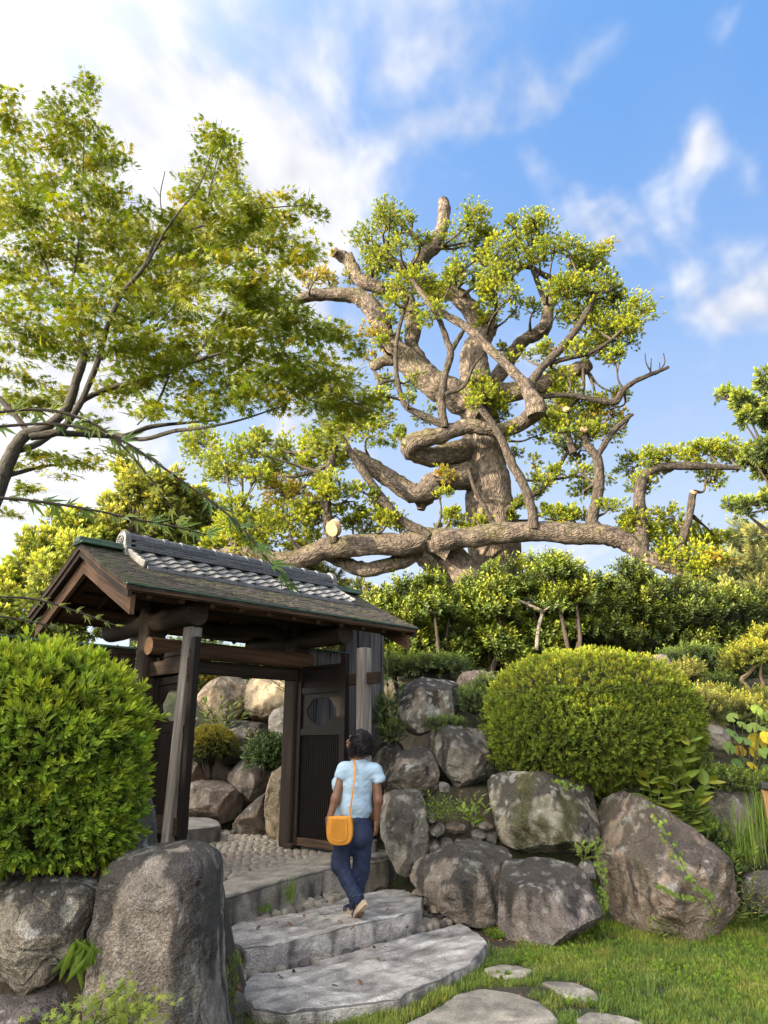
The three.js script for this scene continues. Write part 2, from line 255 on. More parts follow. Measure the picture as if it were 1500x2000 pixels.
// a flat stone from an outline in the ground plane: rounded shoulder, rough top
function slabGeo(poly, y0, y1, o = {}) {
  const n = o.n ?? 96, curve = new THREE.CatmullRomCurve3(poly.map(([x, z]) => new V3(x, 0, z)), true, 'catmullrom', o.smooth ?? .25), rim = curve.getSpacedPoints(n).slice(0, n); if (n > 50) { const je = o.jag ?? .045, sj = rnd() * 40; rim.forEach((p, i) => { const a = i / n * 6.2832; p.x += je * fbm(p.x * 7 + sj, p.z * 7, 1, 5); p.z += je * fbm(p.x * 7, p.z * 7 + sj, 7, 5); }); }
  const c = rim.reduce((s, p) => s.add(p), new V3()).divideScalar(n), b = o.bev ?? .04, H = y1 - y0, R = o.rings ?? 14, prof = [], amp = o.amp ?? .02;
  for (let i = 0; i <= R; i++) prof.push([i / R * (1 - b * 1.2), y1 + (o.dome ?? 0) * (1 - (i / R) ** 2)]);
  for (const a of (o.few ? [.8, 1.57] : [.4, .8, 1.2, 1.57])) prof.push([1 - b * 1.2 * (1 - Math.sin(a)), y1 - H * (o.drop ?? .22) * (1 - Math.cos(a))]);
  const S = o.side ?? 5, ys = y1 - H * (o.drop ?? .22); for (let i = 1; i <= S; i++) prof.push([1 + (o.flare ?? 0) * i / S, lerp(ys, y0, i / S)]);
  const pos = [], uv = [], idx = [], col = [], sx = rnd() * 60, base = o.col;
  prof.forEach(([s, y], k) => rim.forEach((p, j) => {
    let x = lerp(c.x, p.x, s), z = lerp(c.z, p.z, s); const f = o.f ?? 3, nn = fbm(x * f + sx, y * f * 2, z * f, 5), lay = fbm(x * 9 + sx, y * 30, z * 9, 3);
    const side = k > R + (o.few ? 0 : 2) ? 1 : 0, ox = p.x - c.x, oz = p.z - c.z, ol = Math.hypot(ox, oz) || 1;
    x += ox / ol * (nn * amp * 2.2 + lay * amp * .6) * side; z += oz / ol * (nn * amp * 2.2 + lay * amp * .6) * side;
    const cf = o.cleft ? fbm((x - z) * 1.6 + sx, (x + z) * 9, .3, 4) : 0, yy = k < prof.length - 1 ? y + (nn * 1.6 + lay * .45 + cf * 1.2) * amp * (side ? .5 : 1) : y;
    pos.push(x, yy, z); uv.push(side ? j / n * curve.getLength() : x, side ? y : z);
    if (base) { const a = fbm(x * 3 + sx, y * 3, z * 3, 4), st = fbm(x * 8, y * 2 + sx, z * 8, 4); const cl = o.cleft ? fbm((x - z) * 1.6 + sx, (x + z) * 9, y * 3, 4) : 0, kk = (1.0 + .9 * a + .5 * lay + cl * .9) * (1 - .6 * sm(0, .25, st) * (side ? 1 : .5)); col.push(...base.map((q) => clamp(q * kk, .02, .7))); }
  }));
  for (let k = 0; k < prof.length - 1; k++) for (let j = 0; j < n; j++) { const a = k * n + j, d = k * n + (j + 1) % n; if (k) idx.push(a, a + n, d); idx.push(d, a + n, d + n); }
  const g = geoFrom(pos, idx, uv, base ? col : null), nv = g.attributes.normal; let up = 0;
  for (let j = 0; j < n; j++) up += nv.getY(n * 2 + j);
  if (up < 0) { const ix = g.index.array; for (let i = 0; i < ix.length; i += 3) { const t = ix[i]; ix[i] = ix[i + 1]; ix[i + 1] = t; } g.computeVertexNormals(); }
  return g;
}

// ---------------------------------------------------------------- leaves
const LEAF = { // flat outlines: stalk at the origin, tip at +y, face +z
  simple(len, w, fold = .15, bend = .12) { const m = len * .45, f = fold * w; return [[0, 0, 0], [-w / 2, m, -f], [0, m, 0], [w / 2, m, -f], [0, len, -bend * len]].map((p) => p); },
};
const simpleTris = [0, 2, 1, 0, 3, 2, 1, 2, 4, 2, 3, 4];
function longLeaf(len, w, bend = .3, fold = .12) { // six-segment leaf with a midrib and droop
  const pos = [], idx = [], S = 6;
  for (let i = 0; i <= S; i++) { const t = i / S, ww = w * Math.pow(Math.sin(Math.PI * Math.pow(t, .8)), .75) / 2 + (i === S || i === 0 ? .001 : 0), y = len * (t - bend * .2 * t * t), z = -bend * len * t * t; pos.push([-ww, y, z - fold * ww], [0, y, z], [ww, y, z - fold * ww]); }
  for (let i = 0; i < S; i++) for (const k of [0, 1]) { const a = i * 3 + k; idx.push(a, a + 1, a + 3, a + 1, a + 4, a + 3); }
  return { pos, idx };
}
function mapleLeaf(size, lobes = 7, narrow = .34) {
  const pos = [[0, 0, 0]], idx = [], tips = lobes === 6 ? [[-1.15, .42], [-.52, .74], [0, 1], [.52, .74], [1.15, .42]] : lobes === 7 ? [[-2.3, .45], [-1.45, .72], [-.68, .92], [0, 1], [.68, .92], [1.45, .72], [2.3, .45]] : [[-1.7, .5], [-.85, .85], [0, 1], [.85, .85], [1.7, .5]];
  tips.forEach(([a, l], i) => {
    const k = narrow; if (i === 0) pos.push([Math.sin(a - .45) * size * .22, Math.cos(a - .45) * size * .22, 0]);
    const b = i < tips.length - 1 ? (a + tips[i + 1][0]) / 2 : a + .45, m = .55 * l;
    pos.push([Math.sin(a - .16) * m * size * .92, Math.cos(a - .16) * m * size * .92, -.02 * size], [Math.sin(a) * l * size, Math.cos(a) * l * size, -.14 * size * l], [Math.sin(a + .16) * m * size * .92, Math.cos(a + .16) * m * size * .92, -.02 * size], [Math.sin(b) * size * (i < tips.length - 1 ? k : .22), Math.cos(b) * size * (i < tips.length - 1 ? k : .22), .015 * size]);
  });
  for (let i = 1; i < pos.length - 1; i++) idx.push(0, i + 1, i);
  return { pos, idx };
}
const simpleLeaf = (len, w, fold, bend) => ({ pos: LEAF.simple(len, w, fold, bend), idx: simpleTris });
// gather leaves into one geometry; each: { leaf, m: Matrix4, c: brightness or [r,g,b] }
function gather(list, stems = []) {
  const pos = [], col = [], v = new V3();
  for (const { leaf, m, c } of list) { const k = Array.isArray(c) ? c : [c, c, c], p = leaf.pos.map((q) => v.set(...q).applyMatrix4(m).toArray()); for (const i of leaf.idx) { pos.push(...p[i]); col.push(...k); } }
  for (const { a, b, r, c } of stems) { // three-sided stalks
    const d = b.clone().sub(a), n = new V3(-d.y, d.x, d.z * .3 + .01).normalize(), s = n.clone().cross(d.clone().normalize()), ring = [0, 1, 2].map((k) => n.clone().multiplyScalar(Math.cos(k * 2.09) * r).addScaledVector(s, Math.sin(k * 2.09) * r));
    for (let k = 0; k < 3; k++) { const A = a.clone().add(ring[k]), B = a.clone().add(ring[(k + 1) % 3]), Cc = b.clone().addScaledVector(ring[k], .6), D = b.clone().addScaledVector(ring[(k + 1) % 3], .6); for (const p of [A, B, Cc, B, D, Cc]) { pos.push(p.x, p.y, p.z); col.push(...c); } }
  }
  return geoFrom(pos, null, null, col);
}
const E3 = new THREE.Euler(), Q = new THREE.Quaternion(), Q2 = new THREE.Quaternion(), YUP = new V3(0, 1, 0);
const mat4 = (p, q, s) => new THREE.Matrix4().compose(p, q, new V3(s, s, s));
function turned(rx, ry, rz, x = 0, y = 0, z = 0, s = 1) { return mat4(new V3(x, y, z), new THREE.Quaternion().setFromEuler(new THREE.Euler(rx, ry, rz, 'YXZ')), s); }
// a shoot along +y with leaves all round: n leaves, opening angle, leaf size
function shoot(n, len, w, open, stem, o = {}) {
  const L = [], S = [];
  for (let i = 0; i < n; i++) {
    const t = o.tip ? Math.pow(i / (n - 1), .7) : i / (n - 1), a = i * 2.4 + rr(-.3, .3), y = stem * (o.from ?? .2) + stem * (1 - (o.from ?? .2)) * t, s = rr(.75, 1.1) * (o.taper ? lerp(1, .55, t) : 1);
    const tilt = open * lerp(1.15, .45, t * (o.close ?? 1)) + rr(-.2, .2);
    const m = new THREE.Matrix4().makeRotationY(a).multiply(turned(tilt, 0, rr(-.25, .25), 0, y, 0, s)), k = rr(.72, 1.18) * lerp(.8, 1.2, t);
    L.push({ leaf: simpleLeaf(len, w, .22, o.bend ?? rr(.05, .3)), m, c: o.c ? o.c(t, k) : [k * lerp(.9, 1.08, t), k, k * .9] });
  }
  S.push({ a: new V3(0, -stem * .3, 0), b: new V3(0, stem, 0), r: o.r ?? .0025, c: o.sc ?? [.5, .42, .5] });
  return gather(L, S);
}
function instanced(name, parent, geo, mat, items) { // items: { p, dir or q, s, c }
  if (!items.length) return;
  const m = new THREE.InstancedMesh(geo, mat, items.length), A = new THREE.Matrix4();
  items.forEach(({ p, dir, q, s, c, spin }, i) => {
    if (q) Q.copy(q); else Q.setFromUnitVectors(YUP, dir).multiply(Q2.setFromAxisAngle(YUP, spin ?? rnd() * 6.283));
    const S = s.isVector3 ? s : new V3(s, s, s); A.compose(p, Q, S); m.setMatrixAt(i, A); m.setColorAt(i, c);
  });
  m.name = name; m.castShadow = m.receiveShadow = true; m.userData.kind = 'stuff'; parent.add(m); return m;
}
// shared among several shapes of the same plant, so that copies differ
function scatter(name, parent, geos, mat, items) { const by = geos.map(() => []); items.forEach((it) => by[Math.floor(rnd() * geos.length)].push(it)); by.forEach((l, i) => instanced(name, parent, geos[i], mat, l)); }
function rndDir() { const z = rr(-1, 1), a = rr(0, 6.283), s = Math.sqrt(1 - z * z); return new V3(Math.cos(a) * s, z, Math.sin(a) * s); }
const tint = (base, v = .25, warm = .12) => { const k = 1 + rr(-v, v), w = rr(-warm, warm); return C(base[0] * k * (1 + w * 1.6), base[1] * k * (1 + w * .4), base[2] * k * (1 - w)); };
const mixC = (a, b, t) => a.map((x, i) => lerp(x, b[i], t));
// ---------------------------------------------------------------- the ground
// the gate's own axes: u along its front (to the far end), v out of its front; origin between the main posts
const GATE = new V3(-1.995, 0.5, -9.72), R2 = Math.SQRT1_2;
const uv2 = (x, d) => { const a = x + 1.995, b = d - 9.72; return [(a + b) * R2, (a - b) * R2]; };
const gp = (u, v, y = 0) => new V3(GATE.x + (u + v) * R2, y, GATE.z + (v - u) * R2); // y absolute
function steps(x, pts) { for (let i = 1; i < pts.length; i++) if (x < pts[i][0]) return lerp(pts[i - 1][1], pts[i][1], sm(pts[i - 1][0], pts[i][0], x)); return pts.at(-1)[1]; }
function gh(x, d) {
  const [u, v] = uv2(x, d);
  const wall = 8.75 + 1.1 * sm(.9, -.2, x) + .5 * sm(2.6, 5, x);
  const hr = steps(d - wall, [[-.2, 0], [.3, .75], [.9, 1.25], [2.6, 1.5], [4.6, 3.0], [16, 4.6], [40, 5.0]]);
  const hb = steps(d, [[12.4, .42], [13.2, .8], [14.2, 1.8], [15.6, 2.75], [27, 4.6], [40, 5.0]]);
  let hl = v > 1.6 ? steps(v, [[1.2, .42], [1.30, .42], [1.42, .19], [2.0, .19], [2.3, .10], [2.6, .07], [3.6, 0]]) : hb;
  hl = lerp(hl, Math.max(.9, hb), sm(-1.75, -1.95, u) * sm(4.6, 5.2, d) * sm(-.9, -1.3, x));
  const tx = .42 - .42 * sm(8.6, 9.8, d);
  return lerp(hl, hr, sm(-.25 + tx, .25 + tx, x)) + .02 * fbm(x * 1.5, d * 1.5, 3) + .25 * sm(14, 30, d) * fbm(x * .2, d * .2, 8);
}
{
  const xs = [], ds = []; // fine near the camera, wide to the horizon
  for (let i = -60; i <= 60; i++) xs.push(i * .12 + Math.sign(i) * Math.pow(Math.abs(i) / 60, 7) * 600);
  for (let i = 0; i <= 150; i++) ds.push(-6 + i * .17 + Math.pow(i / 150, 9) * 700);
  ds.unshift(-40, -700);
  const pos = [], uv = [], idx = [], col = [];
  ds.forEach((d) => xs.forEach((x) => {
    pos.push(x, gh(x, d), -d); uv.push(x / 1.2, d / 1.2);
    const n = fbm(x * 1.3, d * 1.3, 2, 4), [u, v] = uv2(x, d), gr = sm(.0, .25, n + (d > 8.7 ? .1 : .25)) * (u < .9 && v < 3.8 && v > -6 ? .1 : 1);
    col.push(lerp(.075, .055, gr), lerp(.055, .075, gr), lerp(.035, .02, gr));
  }));
  const w = xs.length; for (let j = 0; j < ds.length - 1; j++) for (let i = 0; i < w - 1; i++) { const a = j * w + i; idx.push(a, a + 1, a + w, a + 1, a + w + 1, a + w); }
  structure('ground', geoFrom(pos, idx, uv, col), std({ vertexColors: true, map: T.soil, bumpMap: T.soil, bumpScale: .03, roughness: 1 }));
}

// ---------------------------------------------------------------- paved path: pebbles set in earth, each its own
const path = new THREE.Group(); path.name = 'path'; path.userData.kind = 'structure'; scene.add(path);
{
  const bed = []; const P = [[-1.75, 1.42], [1.6, 1.42], [1.6, -3.9], [-1.75, -3.9]].map(([u, v]) => gp(u, v));
  const g = slabGeo(P.map((p) => [p.x, p.z]), .30, .478, { n: 64, rings: 6, side: 1, amp: .004, smooth: .02, bev: .01 });
  mesh('earth_joint', g, std({ color: C(.075, .058, .042), map: T.soil, bumpMap: T.soil, bumpScale: .01, roughness: 1 }), path);
  const shapes = []; for (let k = 0; k < 8; k++) {
    const a = rr(.055, .072), b = rr(.037, .047), pts = []; for (let i = 0; i < 9; i++) { const t = i / 9 * 6.283, q = rr(.84, 1.08), e = Math.pow(Math.abs(Math.cos(t)), .7) * Math.sign(Math.cos(t)), f = Math.pow(Math.abs(Math.sin(t)), .7) * Math.sign(Math.sin(t)); pts.push([e * a * q, f * b * q]); }
    shapes.push(slabGeo(pts.map(([a, b]) => [a * .92, b * .86]), -.03, .020, { n: 11, rings: 2, side: 1, few: true, dome: .006, amp: .0015, smooth: .5, drop: .4, bev: .28 }));
  }
  const list = [];
  for (let r = 0; r < 62; r++) { const v = 1.38 - r * .083; for (let c = 0; c < 30; c++) { const u = -1.7 + (c + (r % 2) * .5) * .124 + rr(-.018, .018); list.push([u, v + rr(-.01, .01) + .02 * Math.sin(u * 3 + r)]); } }
  const seen = list.map(([u, v]) => gp(u, v, .482)).filter((p) => { const d = -p.z, px = 750 + F * p.x / (d * CP + (p.y - EYE) * SP); return px > 345 && px < 660 && p.x < .25; }).sort((a, b) => b.z - a.z);
  const rest = [];
  seen.forEach((p, i) => {
    const q = new THREE.Quaternion().setFromEuler(new THREE.Euler(rr(-.06, .06), Math.PI / 4 + rr(-.3, .3), rr(-.06, .06))), g = shapes[Math.floor(rnd() * 8)], m = M.cobble[Math.floor(rnd() * 4)];
    p.y += rr(-.004, .005);
    if (i < 300) { const o = mesh('cobble', g, m, path); o.position.copy(p); o.quaternion.copy(q); } else rest.push(g.clone().applyMatrix4(mat4(p, q, 1)));
  });
  stuff(mesh('far_cobbles', merge(rest), M.cobble[1], path));
  // larger rounded stones laid round the two long steps
  const big = []; for (let k = 0; k < 6; k++) { const pts = []; for (let i = 0; i < 9; i++) { const t = i / 9 * 6.283, q = rr(.8, 1.1); pts.push([Math.cos(t) * .083 * q, Math.sin(t) * .064 * q]); } big.push(slabGeo(pts, -.05, .03, { n: 14, rings: 3, side: 1, few: true, dome: .012, amp: .004, smooth: .4, drop: .4, bev: .3 })); }
  const lay = (u, v, y, s, m) => { const o = mesh('edging_cobble', big[Math.floor(rnd() * 6)], m ?? M.cobble[Math.floor(rnd() * 4)], path); o.position.copy(gp(u, v, y)); o.rotation.set(rr(-.08, .08), Math.PI / 4 + rr(-.5, .5), rr(-.08, .08)); o.scale.setScalar(s); };
  const onto = (px, py, y) => { const X = (px - 750) / F, Y = (1000 - py) / F, k = (y - EYE) / (Y * CP + SP); return new V3(X * k, y, -(CP - Y * SP) * k); };
  const along = (line, y, rows, gap, s0, s1, mat, dir = 1) => { const c = new THREE.CatmullRomCurve3(line.map(([a, b]) => onto(a, b, y))), n = Math.round(c.getLength() / gap); for (let r = 0; r < rows; r++) for (let i = 0; i <= n; i++) { const u = Math.min(1, (i + (r % 2) * .5) / n), p = c.getPointAt(u), t = c.getTangentAt(u), o = mesh('edging_cobble', big[Math.floor(rnd() * 6)], typeof mat === 'function' ? mat() : mat, path); o.position.copy(p).add(new V3(-t.z * r * gap * .85 * dir + rr(-.014, .014), rr(-.008, .01), t.x * r * gap * .85 * dir + rr(-.014, .014))); o.rotation.set(rr(-.1, .1), rr(0, 6.28), rr(-.1, .1)); o.scale.setScalar(rr(s0, s1)); } };
  const any = () => M.cobble[Math.floor(rnd() * 4)], dull = () => (rnd() < .5 ? M.darkCobble : M.cobble[2]);
  along([[434, 1803], [500, 1784], [575, 1763], [640, 1742], [700, 1724], [762, 1706]], .235, 3, .125, .72, .92, any);
  along([[762, 1703], [800, 1716], [835, 1745], [850, 1775]], .17, 2, .14, .7, 1.0, any, -1); along([[775, 1690], [815, 1704], [850, 1735]], .17, 2, .13, .6, .9, dull, -1);
  along([[468, 1908], [520, 1897], [590, 1884], [680, 1857], [800, 1822], [880, 1795], [905, 1785]], .085, 3, .12, .6, .85, dull, -1);
  along([[830, 1783], [870, 1775], [905, 1778]], .10, 3, .13, .6, .9, dull); along([[845, 1752], [880, 1768]], .12, 2, .13, .7, .9, dull);
  along([[436, 1835], [440, 1870], [445, 1910], [452, 1955]], .11, 3, .17, 1.0, 1.35, M.darkCobble, 1);
}
const lin = (hex) => new THREE.Color(hex).toArray();
function slabThing(name, label, cat, pix, y0, y1, o = {}, group) { // outline in photo pixels on the plane y1
  const P = pix.map(([x, y]) => { const X = (x - 750) / F, Y = (1000 - y) / F, k = (y1 - EYE) / (Y * CP + SP); return [X * k, -(CP - Y * SP) * k]; });
  const c = P.reduce((s, p) => [s[0] + p[0] / P.length, s[1] + p[1] / P.length], [0, 0]);
  const m = mesh(name, slabGeo(P.map(([x, z]) => [x - c[0], z - c[1]]), y0 - y0, y1 - y0, o), M.slab); m.position.set(c[0], y0, c[1]);
  return tag(m, label, cat, group);
}
slabThing('kerb_step', 'long pale worn granite kerb along the front of the gate paving', 'step', [[421, 1740], [425, 1722], [520, 1694], [640, 1664], [752, 1646], [765, 1662], [758, 1677], [640, 1695], [540, 1722], [432, 1753]], .08, .505, { col: [.42, .37, .305], jag: .04, amp: .014, bev: .05, drop: .12, n: 140, smooth: .2, side: 9, f: 4 });
slabThing('stone_step', 'thick rough grey stone step on which the person treads', 'step', [[441, 1816], [470, 1806], [560, 1786], [650, 1761], [745, 1738], [792, 1739], [824, 1752], [822, 1774], [780, 1788], [700, 1806], [620, 1824], [550, 1838], [482, 1852], [455, 1840]], .03, .27, { col: [.44, .405, .37], amp: .026, bev: .022, drop: .10, n: 200, rings: 34, side: 10, f: 2.6, cleft: 1, jag: .03, smooth: .12 });
slabThing('stone_step', 'low flat grey stone step at the edge of the grass', 'step', [[464, 1928], [498, 1905], [590, 1885], [675, 1860], [800, 1826], [897, 1801], [925, 1814], [952, 1842], [920, 1878], [876, 1903], [780, 1945], [690, 1962], [560, 1977], [495, 1967]], -.08, .10, { col: [.47, .435, .40], amp: .022, bev: .02, drop: .15, n: 200, rings: 36, side: 6, f: 2.2, cleft: 1, jag: .035, smooth: .12 });
const STEPPERS = [
  ['broad flat beige stepping stone set in the lawn', [[760, 2030], [790, 1998], [850, 1968], [890, 1940], [940, 1928], [1000, 1936], [1060, 1958], [1095, 1990], [1090, 2040], [900, 2060]]],
  ['small pale oval stepping stone beside the low stone step', [[948, 1892], [975, 1884], [1020, 1886], [1038, 1895], [1030, 1906], [990, 1910], [955, 1904]]],
  ['narrow slanting stepping stone in the grass below the front boulder', [[1060, 1918], [1085, 1914], [1130, 1920], [1172, 1940], [1168, 1952], [1125, 1955], [1090, 1940]]],
  ['thin stepping stone sunk in soil at the lower frame edge', [[1125, 1988], [1150, 1976], [1220, 1984], [1262, 1996], [1240, 2012], [1140, 2012]]],
];
STEPPERS.forEach(([l, p]) => slabThing('stepping_stone', l, 'stepping stone', p, -.08, .028, { col: [.37, .33, .27], amp: .009, bev: .06, drop: .4, n: 60, rings: 10, side: 2 }));
slabThing('stone_block', 'squared grey stone step inside the gate below the boulders', 'step', [[340, 1600], [395, 1592], [425, 1603], [433, 1612], [340, 1624]], .40, .70, { col: [.27, .25, .225], amp: .008, bev: .05, drop: .1, n: 60, smooth: .05 });
{
  const p = gp(1.13, 1.37, .5), t = thing('post_footing', 'square granite footing with round drum under the support post', 'footing', p, Math.PI / 4);
  mesh('plinth', slabGeo([[-.3, -.27], [0, -.3], [.3, -.27], [.32, 0], [.3, .25], [0, .28], [-.3, .26], [-.32, 0]], -.38, .06, { col: [.33, .31, .28], amp: .01, n: 60, smooth: .1, bev: .1, drop: .2 }), M.slab, t);
  mesh('drum', slabGeo([...Array(10)].map((_, i) => [Math.cos(i * .628) * .155, Math.sin(i * .628) * .155]), .055, .19, { col: [.30, .29, .27], amp: .003, n: 40, bev: .08, drop: .15 }), M.slab, t);
}

// ---------------------------------------------------------------- boulders
const B = boulder;
B('standing_stone', 'tall rounded standing stone beside the steps, dark on top', [[222, 2110], [196, 2010], [188, 1890], [199, 1770], [216, 1695], [250, 1666], [330, 1650], [386, 1652], [412, 1672], [424, 1710], [426, 1800], [430, 1900], [440, 2000], [446, 2110]], 5.0, { t: .42, lean: .12, n: 76, dark: .8, lichen: .12, facets: -4, rough: .55, box: .42, moss: .05 });
B('flat_boulder', 'wide boulder with overhanging dark top under the leafy azalea', [[-90, 1712], [60, 1704], [150, 1712], [190, 1720], [204, 1748], [196, 1800], [185, 1848], [110, 1906], [0, 1948], [-90, 1955]], 5.1, { t: .5, lean: .2, top: .7, n: 66, dark: .7, col: [.31, .28, .23], facets: 5, rough: .7 });
B('low_boulder', 'purplish boulder lowest in the stack beside the standing stone', [[-90, 1968], [60, 1928], [120, 1916], [148, 1940], [155, 1990], [150, 2090], [-90, 2110]], 4.95, { t: .4, col: [.26, .225, .225], dark: .5, lean: .3, top: .7 });
B('flat_boulder', 'weathered boulder continuing the low wall away from the steps', [[-270, 1735], [-190, 1712], [-110, 1720], [-80, 1790], [-95, 1930], [-180, 2000], [-280, 1980], [-300, 1840]], 5.15, { t: .5, n: 40 });
B('grey_boulder', 'mossy grey boulder between leafy azalea and dark support post', [[185, 1700], [200, 1600], [232, 1545], [262, 1537], [276, 1580], [288, 1640], [290, 1700], [270, 1790], [190, 1790]], 6.5, { t: .5, col: [.27, .265, .25], moss: .5, dark: .6 });
B('speckled_boulder', 'dark boulder spotted with white lichen above the rock wall', [[773, 1350], [800, 1322], [850, 1316], [888, 1321], [904, 1345], [900, 1385], [875, 1412], [845, 1428], [815, 1438], [788, 1422], [774, 1390]], 10.7, { t: .5, dark: .85, lichen: .75, facets: 4, rough: .7 });
B('pink_boulder', 'pinkish ivy-grown boulder behind the lichen-spotted one', [[893, 1332], [905, 1313], [940, 1309], [964, 1320], [975, 1370], [900, 1375]], 11.4, { t: .4, col: [.40, .31, .25], dark: .2, n: 28 });
B('wedge_boulder', 'angular grey boulder under the ivy beside the clipped dome', [[834, 1432], [880, 1416], [930, 1422], [958, 1434], [966, 1475], [960, 1535], [925, 1550], [890, 1536], [858, 1496], [838, 1465]], 9.95, { t: .5, facets: 10, dark: .75, col: [.29, .27, .25], lichen: .2 });
B('lichen_boulder', 'dark boulder with pale crown just behind the person', [[742, 1500], [785, 1467], [820, 1457], [844, 1470], [858, 1512], [850, 1552], [800, 1568], [745, 1560]], 9.9, { t: .45, dark: .75, lichen: .45 });
B('back_boulder', 'shaded boulder partly hidden behind the person and the fence', [[722, 1480], [745, 1452], [785, 1449], [800, 1480], [790, 1530], [730, 1535]], 10.4, { t: .4, n: 28, dark: .85 });
B('upright_boulder', 'upright grey slab with black streaks beside the post footing', [[737, 1572], [755, 1549], [800, 1541], [826, 1547], [833, 1585], [837, 1660], [822, 1692], [797, 1712], [770, 1692], [744, 1625]], 9.0, { t: .35, lean: .1, facets: 9, dark: .65, lichen: .15, col: [.34, .32, .28] });
B('long_boulder', 'long low dark boulder sloping beside the cobbles', [[798, 1722], [812, 1688], [868, 1660], [925, 1642], [960, 1651], [1000, 1668], [990, 1740], [982, 1792], [940, 1800], [888, 1793], [838, 1758]], 8.5, { t: .5, lean: .3, dark: .75, facets: 6, lichen: .15, n: 52 });
B('front_boulder', 'squat flat-topped dark boulder at the edge of the lawn', [[981, 1695], [1000, 1680], [1060, 1679], [1120, 1690], [1150, 1710], [1165, 1750], [1173, 1815], [1168, 1842], [1080, 1850], [1000, 1842], [977, 1828]], 7.95, { t: .45, lean: .3, top: .62, dark: .72, col: [.27, .235, .225], lichen: .15, facets: 4, rough: .6, box: .5, n: 60 });
B('block_boulder', 'big square moss-streaked boulder under the clipped dome', [[957, 1522], [990, 1508], [1080, 1510], [1161, 1522], [1162, 1580], [1157, 1650], [1100, 1690], [1040, 1672], [980, 1645], [964, 1590]], 8.95, { t: .5, lean: .18, top: .85, moss: .85, dark: .8, lichen: .35, col: [.37, .35, .28], facets: 5, box: .5, rough: .6, n: 60 });
B('great_boulder', 'largest brown boulder with ivy trailing over its ridge', [[1167, 1590], [1200, 1556], [1245, 1549], [1290, 1575], [1350, 1620], [1398, 1665], [1410, 1720], [1435, 1762], [1447, 1815], [1400, 1828], [1300, 1826], [1220, 1812], [1190, 1775], [1171, 1680]], 8.35, { t: .8, lean: .3, facets: 5, dark: .62, col: [.33, .26, .21], lichen: .2, moss: .25, n: 84, rough: 1.2 });
B('pale_boulder', 'pale lichened boulder between leafy shrub and tall grass', [[1372, 1580], [1395, 1540], [1440, 1528], [1476, 1545], [1490, 1590], [1485, 1650], [1440, 1690], [1390, 1670]], 9.3, { t: .45, lichen: .8, dark: .35, col: [.36, .33, .31] });
B('crest_boulder', 'sunlit boulder behind the crest of the clipped dome', [[1248, 1300], [1265, 1280], [1290, 1277], [1312, 1292], [1320, 1330], [1255, 1335]], 12.3, { t: .35, col: [.40, .31, .24], dark: .15, n: 28 });
B('bank_boulder', 'grey boulder in the bank below the dark hedge', [[1340, 1350], [1360, 1325], [1395, 1330], [1412, 1360], [1400, 1385], [1350, 1385]], 12, { t: .4, n: 28 });
B('bank_boulder', 'beige boulder beside the clipped dome above the leafy shrub', [[1365, 1430], [1385, 1415], [1420, 1420], [1428, 1450], [1410, 1480], [1370, 1480]], 10.3, { t: .35, n: 28, dark: .1, col: [.38, .34, .29] });
B('bank_boulder', 'dull purple boulder behind the leaning wooden sign', [[1455, 1735], [1475, 1712], [1530, 1706], [1545, 1770], [1465, 1780]], 8.4, { t: .3, n: 28, col: [.22, .19, .19] });
B('bank_boulder', 'low brown stone between great boulder and weeds', [[1432, 1650], [1450, 1630], [1485, 1640], [1490, 1670], [1440, 1680]], 8.9, { t: .25, n: 24, col: [.28, .24, .2] });
[['round grey infill stone under the small ferns', 853, 1620, 16, 14], ['dark infill stone beside the square mossy boulder', 890, 1617, 22, 12], ['tan infill stone above the long dark boulder', 873, 1650, 14, 15], ['brown infill stone tucked under the fern clump', 842, 1598, 14, 12], ['small buff infill stone beside the long dark boulder', 905, 1648, 20, 12], ['grey infill stone touching the upright streaked slab', 848, 1655, 14, 16], ['beige infill stone against the square mossy boulder', 958, 1640, 18, 16], ['pale infill stone among the leafy weeds', 935, 1632, 16, 12], ['thin grey infill stone under the leafy weeds', 948, 1614, 16, 9], ['rough infill stone high between wedge and lichened boulders', 868, 1540, 12, 14], ['small stone wedged between square and great boulders', 1150, 1700, 18, 22], ['brown infill stone low beside the long boulder', 820, 1745, 16, 9]]
  .forEach(([l, x, y, rx, ry]) => B('infill_stone', l, [...Array(8)].map((_, i) => [x + Math.cos(i * .785) * rx * rr(.88, 1.1), y + Math.sin(i * .785) * ry * rr(.88, 1.1)]), x > 1100 ? 8.2 : y > 1700 ? 8.6 : 9.05, { n: 16, t: .14, col: rnd() < .5 ? [.34, .29, .24] : [.26, .25, .24], cat: 'stone', dark: .3 }));
// the rock garden seen through the gate
const tan = [.42, .33, .235];
B('sunlit_boulder', 'rounded tan boulder with dark crown seen through the gate', [[378, 1405], [390, 1365], [405, 1340], [432, 1324], [455, 1319], [478, 1330], [488, 1360], [484, 1400], [472, 1425], [400, 1432]], 14.5, { t: .8, col: tan, dark: .3, lichen: .1 });
B('sunlit_boulder', 'sandy cracked boulder seen through the gate near the doorpost', [[477, 1350], [492, 1323], [518, 1317], [560, 1326], [610, 1345], [610, 1412], [520, 1416], [488, 1402]], 14.4, { t: .7, col: [.44, .36, .25], dark: .15, lichen: .05 });
B('white_boulder', 'whitish upright stone seen through the gate by the doorpost', [[527, 1410], [535, 1388], [562, 1384], [590, 1395], [595, 1470], [535, 1470]], 13.2, { t: .35, col: [.46, .43, .38], dark: .35 });
B('ledge_boulder', 'broad grey boulder behind the lower round azalea', [[405, 1440], [425, 1412], [470, 1408], [520, 1415], [530, 1450], [500, 1490], [430, 1492]], 13.8, { t: .5, col: [.34, .29, .24], dark: .6 });
